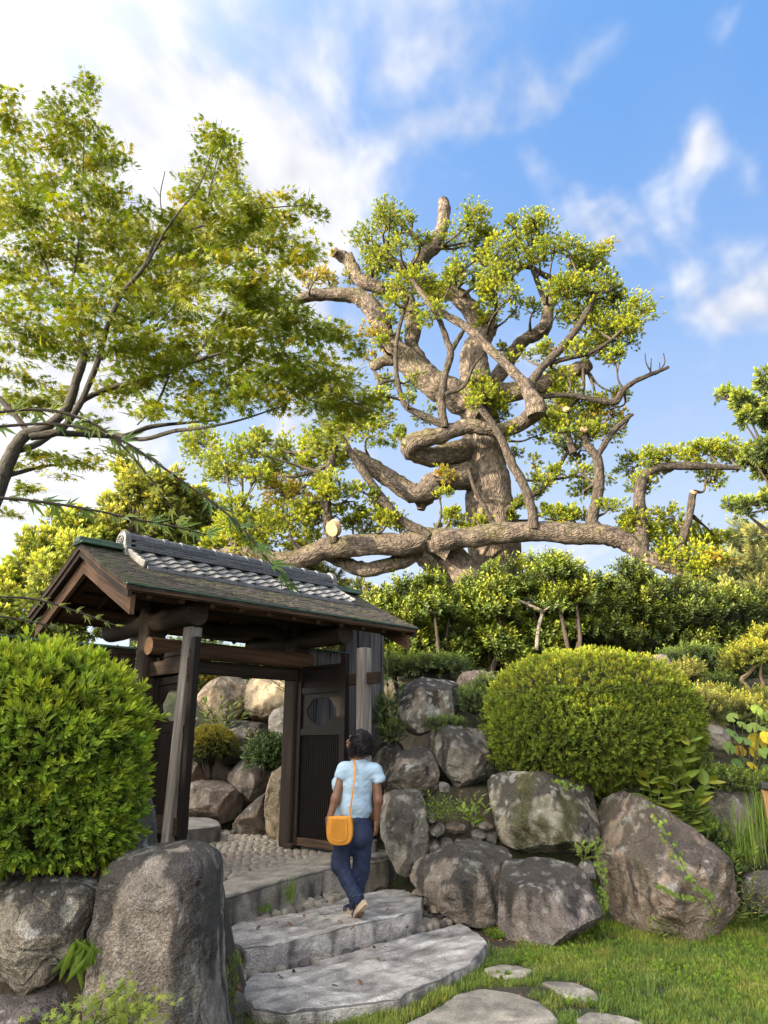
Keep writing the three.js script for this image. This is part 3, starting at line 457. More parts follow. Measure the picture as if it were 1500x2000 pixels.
B('brown_boulder', 'brown boulder beside the tall support post through the gate', [[345, 1500], [360, 1475], [390, 1465], [412, 1490], [408, 1545], [350, 1555]], 13.2, { t: .4, col: [.30, .22, .16], dark: .45, n: 30 });
B('wide_boulder', 'wide flat-topped boulder behind the squared stone step', [[350, 1565], [354, 1540], [380, 1526], [430, 1527], [462, 1545], [477, 1572], [462, 1600], [420, 1610], [360, 1596]], 12.6, { t: .5, col: [.36, .29, .24], dark: .45, lichen: .15, top: .8 });
B('leaning_boulder', 'grey boulder leaning under the glossy dark shrub', [[446, 1510], [470, 1482], [505, 1470], [535, 1495], [525, 1540], [490, 1568], [462, 1552]], 13.0, { t: .45, col: [.33, .28, .24], dark: .4, n: 34 });
B('slanting_boulder', 'dark slanting boulder at the edge of the paving', [[447, 1622], [480, 1580], [518, 1550], [545, 1580], [545, 1640], [500, 1636]], 12.1, { t: .4, col: [.25, .205, .165], dark: .5, n: 34 });
B('tan_boulder', 'tall smooth tan boulder standing against the doorpost', [[519, 1560], [530, 1512], [558, 1493], [600, 1500], [606, 1660], [535, 1656], [522, 1610]], 11.5, { t: .4, col: [.40, .33, .225], dark: .12, moss: .3, lichen: .05, rough: .5 });
B('back_boulder', 'small pale boulder behind the tall support post', [[352, 1432], [365, 1400], [392, 1395], [400, 1440]], 15, { t: .4, col: tan, n: 24 });
[[470, 1632, 10, 6], [483, 1628, 9, 6], [498, 1634, 8, 5], [455, 1627, 8, 6], [512, 1638, 9, 5], [440, 1560, 9, 7, 'little stone beside the leaning boulder inside the gate'], [408, 1533, 12, 9, 'buff stone under the bare-stemmed round azalea'], [428, 1536, 13, 9, 'rounded stone between azalea stems and leaning boulder'], [390, 1545, 9, 7, 'small stone resting behind the wide flat-topped boulder']].forEach(([x, y, rx, ry, l]) => B('garden_stone', l ?? 'small rounded stone edging the garden inside the gate', [...Array(8)].map((_, i) => [x + Math.cos(i * .785) * rx * rr(.85, 1.1), y + Math.sin(i * .785) * ry * rr(.85, 1.1)]), y > 1600 ? 12 : 12.9, { n: 12, t: .1, col: [.38, .31, .25], cat: 'stone', group: l ? undefined : 'small stones edging the rock garden' }));
// ---------------------------------------------------------------- the roofed gate
const gate = thing('roofed_gate', 'dark timber garden gate with tiled ridge and open doors', 'gate', GATE.clone(), Math.PI / 4);
const W3 = (x, y, z) => new V3(x, y, z);
{
  const bz = -.084, HR = 3.47, HE = 2.80, WD = 1.317, XL = -2.08, XR = 2.27; // ridge, eave, half width, ends
  const slope = (s, side) => [bz + side * WD * s, HR - (HR - HE) * (s * .86 + .14 * s * s * .9 + (1 - s) * s * .25)]; // s: 0 ridge, 1 eave
  for (const s of [-1, 1]) mesh('main_post', box(.25, 3.0, .25, s * 1.11, 1.5, 0, { r: .03 }), M.darkWood, gate);
  // round lintel, the dark beams over it, the arms that carry the eaves
  mesh('lintel', log(W3(-1.25, 2.36, .2), W3(1.17, 2.36, .2), .105, { wob: .02, radial: 18 }), M.brownWood, gate);
  mesh('beam', box(2.2, .16, .14, 0, 2.18, .06), M.darkWood, gate);
  mesh('beam', log(W3(-1.5, 2.93, .02), W3(1.5, 2.93, .02), .10, { wob: .04 }), M.darkWood, gate);
  { const g = []; for (let i = 0; i < 6; i++) g.push(W3(-1.2 + i * .48, 2.72 + .05 * Math.sin(i * 2.1), -.15 + .06 * Math.cos(i * 1.7))); mesh('beam', tube(g, [.09, .1, .085, .1, .09, .08], { caps: true, wob: .15, fine: true }), M.darkWood, gate); }
  for (const s of [-1, 1]) mesh('bracket_arm', log(W3(s * 1.11, 2.66, -1.12), W3(s * 1.11, 2.66, 1.0), .125, { r2: .135, wob: .05, radial: 16 }), M.darkWood, gate);
  for (const s of [-1, 1]) mesh('purlin', log(W3(-1.86, 2.84, bz + s * .88), W3(2.06, 2.84, bz + s * .88), .075, { wob: .03 }), M.brownWood, gate);
  mesh('purlin', log(W3(-1.86, 3.2, bz), W3(2.06, 3.2, bz), .08, { wob: .03 }), M.brownWood, gate);
  for (const s of [-1, 1]) for (let x = -1.78; x < 2.1; x += .385) { // round rafters, their ends showing under the eave
    const [z0, y0] = slope(.03, s), [z1, y1] = slope(.93, s);
    mesh('rafter', log(W3(x, y0 - .145, z0), W3(x, y1 - .105, z1), .036, { wob: .03, radial: 10, rings: 4 }), M.brownWood, gate);
  }
  for (const s of [-1, 1]) for (let i = 0; i < 5; i++) { const [z, y] = slope(.12 + i * .18, s); mesh('batten', box(XR - XL - .1, .022, .05, (XL + XR) / 2, y - .085, z, { rx: s * .47 }), M.darkWood, gate); }
  // roof: layers of boards, bark shingles laid in courses, copper edge
  const roof = new THREE.Group(); roof.name = 'roof'; gate.add(roof);
  const slab = (s0, s1, dy, th, x0, x1, side, n = 8) => {
    const pos = [], uv = [], idx = []; let l = 0, pz, py;
    for (let i = 0; i <= n; i++) { const [z, y] = slope(lerp(s0, s1, i / n), side); if (i) l += Math.hypot(z - pz, y - py); pz = z; py = y; for (const [x, k] of [[x0, 0], [x1, 0], [x1, th], [x0, th]]) { pos.push(x, y + dy - k, z); uv.push(k ? l : l, x); } }
    for (let i = 0; i < n; i++) for (let k = 0; k < 4; k++) { const a = i * 4 + k, b = i * 4 + (k + 1) % 4; idx.push(a, b, a + 4, b, b + 4, a + 4); }
    for (const a of [0, n * 4]) idx.push(a, a + 1, a + 2, a, a + 2, a + 3);
    const g = geoFrom(pos, idx, uv).toNonIndexed(); g.computeVertexNormals(); return g;
  };
  for (const s of [-1, 1]) {
    mesh('roof_boards', slab(.0, .965, -.055, .022, XL + .06, XR - .06, s), M.brownWood, roof);
    mesh('eave_boards', slab(.72, .985, -.026, .028, XL + .03, XR - .03, s), M.darkWood, roof);
    mesh('shingle_bed', slab(0, .99, .012, .035, XL, XR, s), std({ color: C(.06, .05, .04), map: rep(T.wood, 2, 3) }), roof);
    const list = []; // bark shingles, far too fine to tell apart: real, joined
    for (let c = 0; c < 22; c++) for (let k = 0, x = XL - .005; x < XR - .01; k++) {
      const w = Math.min(rr(.05, .11), XR - x), sA = (c / 22) + rr(-.004, .004), sB = Math.min(1.004, (c + 1.9) / 22 + rr(-.012, .014)), [za, ya] = slope(sA, s), [zb, yb] = slope(sB, s), d = Math.hypot(zb - za, yb - ya);
      if (sA < .985) { const g = new THREE.BoxGeometry(w - .003, .008, d); const sh = rr(.5, 1.25), mo = sm(.1, .3, noise(x * 2.3, c * .35, s) + (c > 18 ? .1 : 0) + (x < XL + .2 ? .35 : 0)) * .8, base = mixC([.105 * sh, .088 * sh, .07 * sh], [.10, .105, .04], mo);
        g.setAttribute('color', new THREE.Float32BufferAttribute([...Array(24)].flatMap(() => base), 3)); for (let i = 0; i < 24; i++) g.attributes.uv.setXY(i, g.attributes.position.getX(i) + x, g.attributes.position.getZ(i) + c * .3);
        g.rotateX(s * Math.atan2(ya - yb, (zb - za) * s) - s * .045); g.translate(x + w / 2, (ya + yb) / 2 + .024 + rr(-.002, .003), (za + zb) / 2); list.push(g.toNonIndexed()); }
      x += w;
    }
    stuff(mesh('shingles', mergeGeometries(list), std({ vertexColors: true, map: rep(T.wood, 6, 1), bumpMap: rep(T.wood, 6, 1), bumpScale: .003, roughness: .95 }), roof));
    const [ze, ye] = slope(.992, s), [ze2, ye2] = slope(.95, s);
    mesh('copper_edge', box(XR - XL + .01, .016, .035, (XL + XR) / 2, ye + .012, ze, { r: .004 }), M.copper, roof);
    mesh('fascia', box(XR - XL - .06, .05, .03, (XL + XR) / 2, ye2 - .055, ze2), M.darkWood, roof);
    mesh('fascia', box(XR - XL - .02, .032, .03, (XL + XR) / 2, ye - .03, ze - s * .022), M.brownWood, roof);
    // bargeboards on both gables: two boards, one proud of the other, curved like the roof
    for (const [x, w] of [[XL, 1], [XR, -1]]) {
      const bow = (dx, th, dy, hgt, m, s1, n) => {
        const pos = [], uv = [], idx = [], K = 10;
        for (let i = 0; i <= K; i++) { const t = i / K * s1, [z, y] = slope(t, s), h = hgt * (1 + .35 * (t - .5) ** 2); for (const [xx, yy] of [[0, 0], [th, 0], [th, -h], [0, -h]]) { pos.push(x + w * (dx + xx), y + dy + yy, z); uv.push(yy + xx, i * .14); } }
        for (let i = 0; i < K; i++) for (let k = 0; k < 4; k++) { const a = i * 4 + k, b = i * 4 + (k + 1) % 4; idx.push(a, b, a + 4, b, b + 4, a + 4); }
        for (const a of [0, K * 4]) idx.push(a, a + 1, a + 2, a, a + 2, a + 3);
        const g = geoFrom(pos, idx, uv).toNonIndexed(); g.computeVertexNormals(); mesh(n, g, m, roof);
      };
      bow(.02, .045, -.05, .07, M.darkWood, .985, 'verge_board');
      bow(.09, .05, -.115, .19, M.orangeWood, .94, 'bargeboard');
      bow(.0, .03, -.012, .036, M.brownWood, .99, 'verge_board');
    }
  }
  // green copper cap at both ends of the ridge
  for (const [a, b] of [[XL - .04, -1.36], [1.66, XR + .04]]) { mesh('ridge_cap', box(b - a, .075, .17, (a + b) / 2, HR + .055, bz, { r: .02 }), M.copper, roof); mesh('ridge_cap', box(b - a - .02, .03, .27, (a + b) / 2, HR + .02, bz, { r: .01 }), M.copper, roof); }
  // clay tiles: curved pan tiles in four courses, stacked flat tiles, round cap tiles
  const TX0 = -1.52, TX1 = 1.72, pitch = .249, cols = 13;
  const pan = (w, d, th) => { const pos = [], uv = [], idx = [], n = 8, prof = (t) => .021 * Math.cos(t * Math.PI * 2 * .95 + .4) ; for (const [z, dy] of [[-d / 2, .004], [d / 2, .006]]) for (let i = 0; i <= n; i++) { const t = i / n; pos.push((t - .5) * w, prof(t) + dy, z); uv.push(t * w, z); } for (let i = 0; i <= n; i++) { const t = i / n; pos.push((t - .5) * w, prof(t) - th, d / 2); uv.push(t * w, d / 2 + th); } for (let i = 0; i <= n; i++) { const t = i / n; pos.push((t - .5) * w, prof(t) - th, -d / 2); uv.push(t * w, -th); }
    const w1 = n + 1; for (const r of [0, 1, 2]) for (let i = 0; i < n; i++) { const a = r * w1 + i; idx.push(a, a + w1, a + 1, a + 1, a + w1, a + w1 + 1); } const g = geoFrom(pos, idx, uv).toNonIndexed(); return g; };
  const panG = pan(pitch * 1.04, .20, .018), noshi = [.262, .25].map((w) => box(w, .026, .10, 0, 0, 0, { r: .008 }));
  const capG = new THREE.CylinderGeometry(.062, .062, .245, 14, 1, false, 0, Math.PI * 2).rotateZ(Math.PI / 2), ringG = new THREE.CylinderGeometry(.072, .072, .045, 14).rotateZ(Math.PI / 2);
  const ridgeG = new THREE.Group(); ridgeG.name = 'tile_ridge'; gate.add(ridgeG);
  for (const s of [-1, 1]) for (let r = 0; r < 4; r++) for (let c = 0; c < cols; c++) {
    const [z, y] = slope(.13 + r * .085, s), o = mesh('roof_tile', panG, M.paleTile[Math.floor(rnd() * 3)], ridgeG);
    o.position.set(TX0 + (c + .5) * pitch + rr(-.004, .004), y + .082 - r * .006 + rr(-.002, .002), z); o.rotation.set(s * (s > 0 ? .36 : -.36) * s + (s < 0 ? 0 : 0), s < 0 ? Math.PI : 0, rr(-.01, .01)); if (s < 0) o.rotation.x = -.36 * -1;
  }
  for (const s of [-1, 1]) { const [z, y] = slope(.452, s); for (let c = 0; c < cols; c++) { const o = mesh('eave_tile', box(pitch - .006, .05, .022, 0, 0, 0, { r: .008 }), M.tile[2], ridgeG); o.position.set(TX0 + (c + .5) * pitch, y + .045, z); } }
  for (const s of [-1, 1]) for (let r = 0; r < 5; r++) for (let c = 0; c < 13; c++) {
    const o = mesh('ridge_tile', noshi[r % 2], M.tile[Math.floor(rnd() * 3)], ridgeG); o.position.set(TX0 + .13 + (c + (r % 2) * .5) * .25 - .06, HR + .05 + r * .031, bz + s * (.108 - r * .014)); o.rotation.x = s * .16;
  }
  mesh('ridge_core', box(TX1 - TX0 - .1, .17, .12, (TX0 + TX1) / 2, HR + .09, bz), M.tile[0], ridgeG);
  for (let c = 0; c < 13; c++) { const x = TX0 + .12 + c * .25; const o = mesh('cap_tile', capG, M.tile[Math.floor(rnd() * 3)], ridgeG); o.position.set(x, HR + .195, bz); const q = mesh('cap_ring', ringG, M.tile[2], ridgeG); q.position.set(x + .122, HR + .197, bz); }
  for (const [x, k] of [[TX0 - .03, -1], [TX1 + .03, 1]]) { // end tiles with a round crest in relief
    const sh = new THREE.Shape(); sh.moveTo(-.22, -.08); sh.quadraticCurveTo(-.15, .03, -.14, .16); sh.quadraticCurveTo(-.15, .30, 0, .36); sh.quadraticCurveTo(.15, .30, .14, .16); sh.quadraticCurveTo(.15, .03, .22, -.08); sh.lineTo(-.22, -.08);
    const e = mesh('end_tile', new THREE.ExtrudeGeometry(sh, { depth: .06, bevelEnabled: true, bevelSize: .012, bevelThickness: .012, bevelSegments: 2 }).rotateY(Math.PI / 2), M.paleTile[1], ridgeG); e.position.set(x - .03, HR + .0, bz); e.scale.set(1, .76, .82);
    const crest = [new THREE.TorusGeometry(.085, .012, 8, 24).rotateY(Math.PI / 2)]; for (const [y0, z0, h, w] of [[.0, 0, .012, .10], [.035, 0, .012, .07], [-.035, 0, .012, .07], [0, .0, .09, .012], [0, .04, .06, .012], [0, -.04, .06, .012]]) crest.push(new THREE.BoxGeometry(.018, h, w).translate(0, y0, z0));
    const m = mesh('crest', merge(crest), M.tile[0], e); m.position.set(k > 0 ? .078 : -.018, .19, 0);
  }
  for (const s of [-1, 1]) for (const [x, k] of [[TX0 - .012, 1], [TX1 + .012, 1]]) for (let r = 0; r < 4; r++) { const [z, y] = slope(.13 + r * .085, s), o = mesh('verge_tile', box(.05, .085, .17, 0, 0, 0, { r: .015 }), M.paleTile[Math.floor(rnd() * 3)], ridgeG); o.position.set(x, y + .07, z); o.rotation.x = s * .4; }

  // doors, opened outward; sign mirrors the far one
  const door = (s, y0) => {
    const D = new THREE.Group(); D.name = 'door'; D.position.set(s * 1.06, 0, .13); gate.add(D); const k = -s;
    const put = (n, g, m) => mesh(n, g, m, D);
    put('stile', box(.075, 2.29, .085, 0, 1.16, .045), M.doorWood); put('stile', box(.075, 2.38, .10, 0, 1.20, .92), M.doorWood);
    put('rail', box(.055, .05, .79, 0, 2.25, .48), M.doorWood); put('rail', box(.06, .085, .79, 0, 1.955, .48), M.doorWood); put('rail', box(.06, .085, .79, 0, 1.425, .48), M.doorWood);
    put('sill_rail', box(.07, .10, .79, 0, .09, .48, { r: .012 }), M.brownWood);
    put('panel', box(.02, .23, .78, 0, 2.11, .48, { r: .002 }), M.doorWood);
    const sh = new THREE.Shape(); sh.moveTo(-.39, -.225); sh.lineTo(.39, -.225); sh.lineTo(.39, .225); sh.lineTo(-.39, .225);
    const h = new THREE.Path(), N = 72; for (let i = 0; i <= N; i++) { const a = i / N * 6.2832, up = Math.sin(a), b = 1 + .05 * Math.cos(a * 6) * (up > 0 ? 1 : .25) - (up < -.8 ? .12 * Math.cos(a * 3 + 1.57) : 0), x = Math.cos(a) * .285 * b, y = Math.sin(a) * .165 * b; i ? h.lineTo(x, y) : h.moveTo(x, y); } sh.holes.push(h);
    put('pierced_panel', new THREE.ExtrudeGeometry(sh, { depth: .016, bevelEnabled: true, bevelSize: .004, bevelThickness: .004, bevelSegments: 1, curveSegments: 12 }).rotateY(-Math.PI / 2).translate(.008, 1.69, .48), M.doorWood);
    put('back_panel', box(.012, 1.26, .77, k * -.018, .76, .48, { r: .001 }), M.doorWood);
    for (let i = 0; i < 20; i++) { const g = new THREE.CylinderGeometry(.011, .011, 1.25, 8); g.translate(k * .004, .76, .125 + i * .0375); put('slat', g, M.doorWood); }
    return D;
  };
  door(1); const ld = door(-1); ld.rotation.y = -.08;
  // leaning support posts and the tie beams that run through them
  const post = (x, z, h, lx, w) => mesh('support_post', (() => { const g = box(w, h, w * .92, 0, h / 2, 0, { r: .014 }), p = g.attributes.position; for (let i = 0; i < p.count; i++) { const t = p.getY(i) / h; p.setX(i, p.getX(i) * lerp(1.08, .92, t) + lx * t); } g.computeVertexNormals(); g.translate(x, 0, z); return g; })(), M.greyWood, gate);
  post(-1.14, .87, 2.52, .06, .17).position.y = 0; post(1.12, 1.36, 2.25, -.02, .15).position.y = .19;
  mesh('tie_beam', box(.09, .16, 1.13, -1.12, 2.1, .47), M.darkWood, gate); mesh('tie_beam', box(.09, .17, 1.13, -1.14, .46, .47), M.darkWood, gate);
  mesh('wedge', box(.10, .17, .07, -1.10, .47, 1.0, { r: .012 }), M.darkWood, gate);
  mesh('tie_beam', box(.075, .14, 1.62, 1.12, 2.06, .81), M.darkWood, gate); mesh('tie_beam', box(.075, .15, 1.6, 1.12, .5, .81), M.darkWood, gate);
  mesh('shoe', box(.16, .07, .16, 1.02, .03, .14, { r: .02 }), M.darkWood, gate);
}
{ // board fences on both sides
  const bl = thing('board_fence', 'dark board fence with battens behind the leafy azalea', 'fence', gp(-1.28, 0, .5), Math.PI / 4);
  for (let i = 0; i < 11; i++) { const x = -.14 - i * .255; mesh('board', box(.25, 2.3, .02, x, 1.15, rr(-.003, .003)), M.darkWood, bl); mesh('batten', box(.05, 2.28, .022, x - .127, 1.14, .022), M.darkWood, bl); }
  mesh('cap', box(2.85, .025, .13, -1.45, 2.335, 0), M.copper, bl); mesh('cap_board', box(2.83, .05, .07, -1.45, 2.29, .0), M.darkWood, bl);
  const fence = (n, label, u0, n2, h) => {
    const f = thing('board_fence', label, 'fence', gp(u0, -.05, .5), Math.PI / 4);
    for (let i = 0; i < n2; i++) { const x = .13 + i * .25; mesh('board', box(.244, h, .022, x, h / 2, rr(-.004, .004)), M.fenceWood, f); mesh('batten', box(.045, h - .01, .024, x + .125, h / 2 - .005, .024), M.fenceWood, f); }
    mesh('cap', box(n2 * .25 + .1, .022, .13, n2 * .125 + .03, h + .012, .005), M.copper, f); return f;
  };
  fence('', 'low weathered board fence between gate post and tall board fence', 1.27, 3, 2.56);
  const tall = fence('', 'tall weathered grey board fence with green copper cap', 2.06, 3, 2.98); mesh('end_board', box(.02, 2.98, .16, -.0, 1.49, -.06), M.paleWood, tall); mesh('end_board', box(.02, 2.98, .2, .78, 1.49, -.08), M.fenceWood, tall);
}
// ---------------------------------------------------------------- the great camphor tree
rnd = mulberry(41);
M.camTwig = std({ color: C(.13, .10, .075), map: T.barkCol, roughness: .95 });
const DT = 26;
const barkTint = (moss, pale) => (x, y, z, up) => { const n = fbm(x * 1.3, y * 1.3, z * 1.3, 5), l = fbm(x * 3.4, y * 3.4, z * 3.4, 4), m = sm(.02, .3, n + up * .25 + .02) * moss, p = sm(.05, .3, l - up * .05) * pale; let c = [.88 + .9 * n, .86 + .9 * n, .86 + .85 * n]; c = mixC(c, [.42, .50, .14], m); return mixC(c, [1.45, 1.42, 1.36], p); };
const limbPts = (list, d0) => [list.map(([x, y, r, dz = 0]) => at(x, y, d0 + dz)), list.map(([x, y, r, dz = 0]) => r * scaleAt(y, d0 + dz))];
const camphor = thing('camphor_tree', 'huge old camphor tree with lopped twisting limbs beyond the hedge', 'tree', at(965, 1270, DT).setY(gh(3.9, DT) - .3));
const inTree = (t, o) => { o.position.sub(t.position); return o; };
function limb(t, name, list, d0, mat, o = {}) { const [p, r] = limbPts(list, d0); return inTree(t, mesh(name, tube(p, r, { radial: 12, step: .3, caps: true, ...o }), mat, t)); }
{
  const big = { radial: 26, step: .16, wob: .15, fine: true, tex: 1.15, color: barkTint(.65, .5) };
  limb(camphor, 'trunk', [[972, 1300, 66], [970, 1200, 58], [968, 1130, 53], [965, 1060, 51], [956, 980, 47], [946, 900, 41], [938, 830, 38], [931, 770, 35], [927, 720, 29], [926, 690, 26], [938, 662, 23], [952, 645, 18], [958, 632, 12]], DT, M.bark, { ...big, radial: 48, step: .12, wob: .07, tex: 1.6, color: barkTint(.12, .3) });
  const L = (list, dz = 0, o = {}) => limb(camphor, 'limb', list.map(([x, y, r, z = 0]) => [x, y, r, z + dz]), DT, M.bark, { ...big, ...o });
  L([[842, 1058, 15], [852, 1056, 22], [900, 1052, 21], [960, 1044, 22], [1040, 1038, 21], [1120, 1041, 21], [1190, 1046, 20], [1228, 1062, 18], [1262, 1088, 15], [1300, 1106, 11], [1350, 1126, 7]], -2.2, { wob: .13 });
  L([[880, 1075, 22], [835, 1052, 24], [800, 1062, 23], [745, 1062, 22], [700, 1066, 22], [650, 1070, 21], [605, 1084, 20], [560, 1096, 19], [505, 1086, 16], [462, 1076, 11], [430, 1080, 8]], -2);
  L([[950, 1180, 34], [925, 1140, 31], [900, 1108, 28], [872, 1078, 26], [838, 1056, 22]], -1.2);
  L([[895, 1160, 20], [850, 1112, 18], [820, 1085, 15], [800, 1070, 10]], .8);
  L([[815, 1070, 18], [795, 1090, 17], [760, 1102, 15], [720, 1112, 15], [690, 1108, 14], [668, 1096, 13], [635, 1086, 9], [600, 1084, 6]], -1.4);
  L([[956, 932, 28, 1.2], [908, 930, 27, .3], [868, 936, 25], [845, 950, 25], [826, 974, 20], [822, 996, 7]], -.8);
  L([[850, 945, 24], [815, 964, 20], [788, 952, 19], [760, 934, 18], [730, 914, 17], [705, 896, 14], [688, 880, 8]], -1.2);
  L([[958, 888, 27, 2.4], [912, 881, 24, 1.6], [872, 887, 22, 1.1], [845, 893, 20, .9], [815, 888, 18, .6], [798, 877, 17, .3], [806, 863, 17, .1], [834, 856, 18], [870, 846, 16], [910, 833, 15], [950, 838, 14], [985, 840, 14], [1018, 826, 15], [1046, 802, 18], [1056, 790, 12]], -1.9);
  L([[942, 800, 38], [905, 780, 32], [868, 763, 29], [838, 743, 27], [806, 714, 25], [770, 683, 21], [750, 655, 18], [741, 626, 19], [725, 600, 19], [700, 580, 16], [660, 575, 13], [605, 578, 12], [572, 592, 8]], -.5, { color: barkTint(.5, .25) });
  L([[772, 702, 14], [748, 706, 10], [734, 714, 11], [728, 722, 6]], -.5);
  L([[838, 740, 20], [818, 704, 16], [804, 672, 14], [807, 640, 16], [801, 605, 14], [794, 580, 13], [780, 565, 12], [742, 562, 13], [708, 550, 13], [690, 525, 12], [676, 506, 12], [655, 494, 10], [650, 492, 9]], -.2);
  L([[690, 526, 7], [688, 508, 7], [684, 494, 4]], -.3);
  L([[955, 652, 20], [938, 632, 17], [918, 604, 18], [890, 576, 17], [850, 562, 13], [815, 556, 10]], .3);
  L([[800, 548, 11], [792, 528, 12], [765, 512, 12], [754, 500, 10], [757, 490, 7]], -.4);
  L([[806, 530, 13], [822, 508, 15], [845, 484, 14], [860, 458, 13], [866, 428, 12], [868, 408, 12], [866, 391, 10]], -.2);
  L([[942, 768, 26], [1000, 766, 19], [1050, 752, 18], [1100, 736, 18], [1138, 718, 15], [1150, 711, 12]], .4);
  L([[950, 770, 18], [972, 735, 15], [988, 712, 14], [1004, 688, 14], [1022, 666, 13], [1048, 652, 14], [1064, 640, 13], [1071, 602, 11], [1082, 575, 11], [1098, 560, 8], [1124, 540, 5]], .8);
  L([[1050, 812, 19], [1046, 792, 20], [1036, 772, 14], [1024, 750, 11], [1008, 733, 10], [984, 706, 9], [958, 684, 9], [930, 655, 9], [900, 632, 8], [870, 615, 7], [846, 600, 6], [828, 578, 5], [800, 540, 4]], -2.6, { radial: 14 });
  const dk = barkTint(.45, .3), dark = { radial: 10, step: .16, wob: .15, fine: true, tex: 1.2, color: (...a) => dk(...a).map((q) => q * .55) };
  const S = (list, dz = 0) => limb(camphor, 'branch', list.map(([x, y, r]) => [x, y, r, dz]), DT, M.bark, dark);
  S([[1032, 768, 11], [1040, 744, 9], [1062, 714, 8], [1092, 684, 8], [1122, 648, 7], [1146, 610, 6], [1162, 575, 4]], -2.4);
  S([[1062, 712, 5], [1100, 702, 5], [1150, 690, 4], [1195, 664, 3]], -2.3);
  S([[1066, 595, 5], [1050, 552, 5], [1036, 512, 4], [1030, 488, 3]], .6); S([[1098, 552, 6], [1068, 540, 6], [1045, 526, 5], [1030, 512, 3]], .6); S([[1005, 530, 7], [1022, 520, 6], [1040, 524, 4]], .6);
  S([[840, 486, 7], [812, 464, 6], [792, 446, 6], [776, 425, 5]], -.3); S([[800, 455, 3], [805, 435, 2.5], [800, 420, 1.5]], -.3);
  S([[1050, 775, 5], [1110, 772, 5], [1160, 780, 6], [1202, 785, 7], [1214, 766, 6], [1238, 746, 5], [1275, 730, 4], [1306, 717, 3]], -2);
  for (const [x, y] of [[1260, 690], [1272, 700], [1296, 690], [1288, 708]]) S([[1262 + rr(0, 25), 732, 1.6], [x + rr(-5, 5), y + 20, 1.2], [x, y, .8]], -2);
  S([[1162, 1040, 16], [1155, 1016, 12], [1164, 982, 11], [1171, 932, 10], [1166, 893, 9], [1147, 870, 8], [1140, 850, 7], [1141, 838, 6]], -2.2);
  S([[1120, 885, 7], [1108, 850, 7], [1106, 800, 6]], -2.2); S([[1168, 890, 6], [1195, 845, 6], [1220, 822, 5], [1236, 809, 3]], -2.2);
  S([[1042, 1034, 11], [1038, 992, 9], [1020, 942, 9], [1000, 906, 9], [985, 870, 8], [965, 832, 7], [942, 802, 7], [930, 788, 5]], -2.5);
  S([[838, 1048, 11], [775, 1008, 9], [742, 966, 8], [706, 916, 8], [676, 868, 6], [664, 845, 4]], -2.3);
  S([[652, 1062, 12], [640, 1012, 11], [637, 962, 10], [645, 910, 8], [656, 870, 6]], -2.2);
  S([[868, 836, 9], [862, 782, 8], [869, 732, 7], [880, 690, 7], [871, 660, 6], [856, 620, 5], [845, 600, 4]], -2.15); S([[878, 692, 5], [895, 662, 5], [910, 640, 3]], -2.15);
  S([[866, 832, 7], [850, 822, 7], [822, 810, 7], [792, 792, 6], [776, 742, 5], [773, 690, 4], [780, 640, 4], [798, 580, 3]], -2.15); S([[774, 742, 3], [745, 748, 3], [722, 785, 3]], -2.15); S([[870, 770, 4], [905, 755, 4], [925, 715, 3], [945, 690, 2]], -2.4);
  S([[1250, 1085, 16], [1253, 1040, 13], [1249, 985, 12], [1252, 942, 11], [1270, 920, 9], [1300, 911, 8], [1350, 910, 8], [1400, 912, 6], [1442, 914, 4]], -2.2);
  S([[1318, 1118, 10], [1332, 1060, 8], [1346, 1010, 7], [1354, 962, 7]], -2.2);
  S([[985, 1000, 8], [1015, 985, 6], [1050, 960, 5], [1080, 936, 4], [1096, 905, 4], [1112, 878, 3]], -1); S([[1040, 965, 3], [1075, 940, 3], [1120, 930, 2]], -1);
  S([[968, 1030, 6], [945, 990, 5], [925, 950, 4], [915, 915, 3]], -2.2);
  for (const [x, y, r, dx, dy, dz] of [[651, 1032, 15, -3, 2, -2.9], [650, 492, 9, -4, -2, -.5], [1106, 799, 6, 0, -2, -2.4], [1141, 838, 7, 0, -2, -2.4], [1355, 961, 6, 2, -4, -2.4], [776, 424, 4, -3, 0, -.4]]) { // pale sawn ends
    const s = scaleAt(y, DT + dz), p = at(x, y, DT + dz), g = new THREE.CylinderGeometry(r * s, r * s * 1.15, r * s * .7, 18, 1); const q = new THREE.Quaternion().setFromUnitVectors(YUP, new V3(dx * .3, -dy * .3, 1).normalize());
    g.applyMatrix4(mat4(p, q, 1)); inTree(camphor, mesh('sawn_end', g, M.cut, camphor));
  }
}
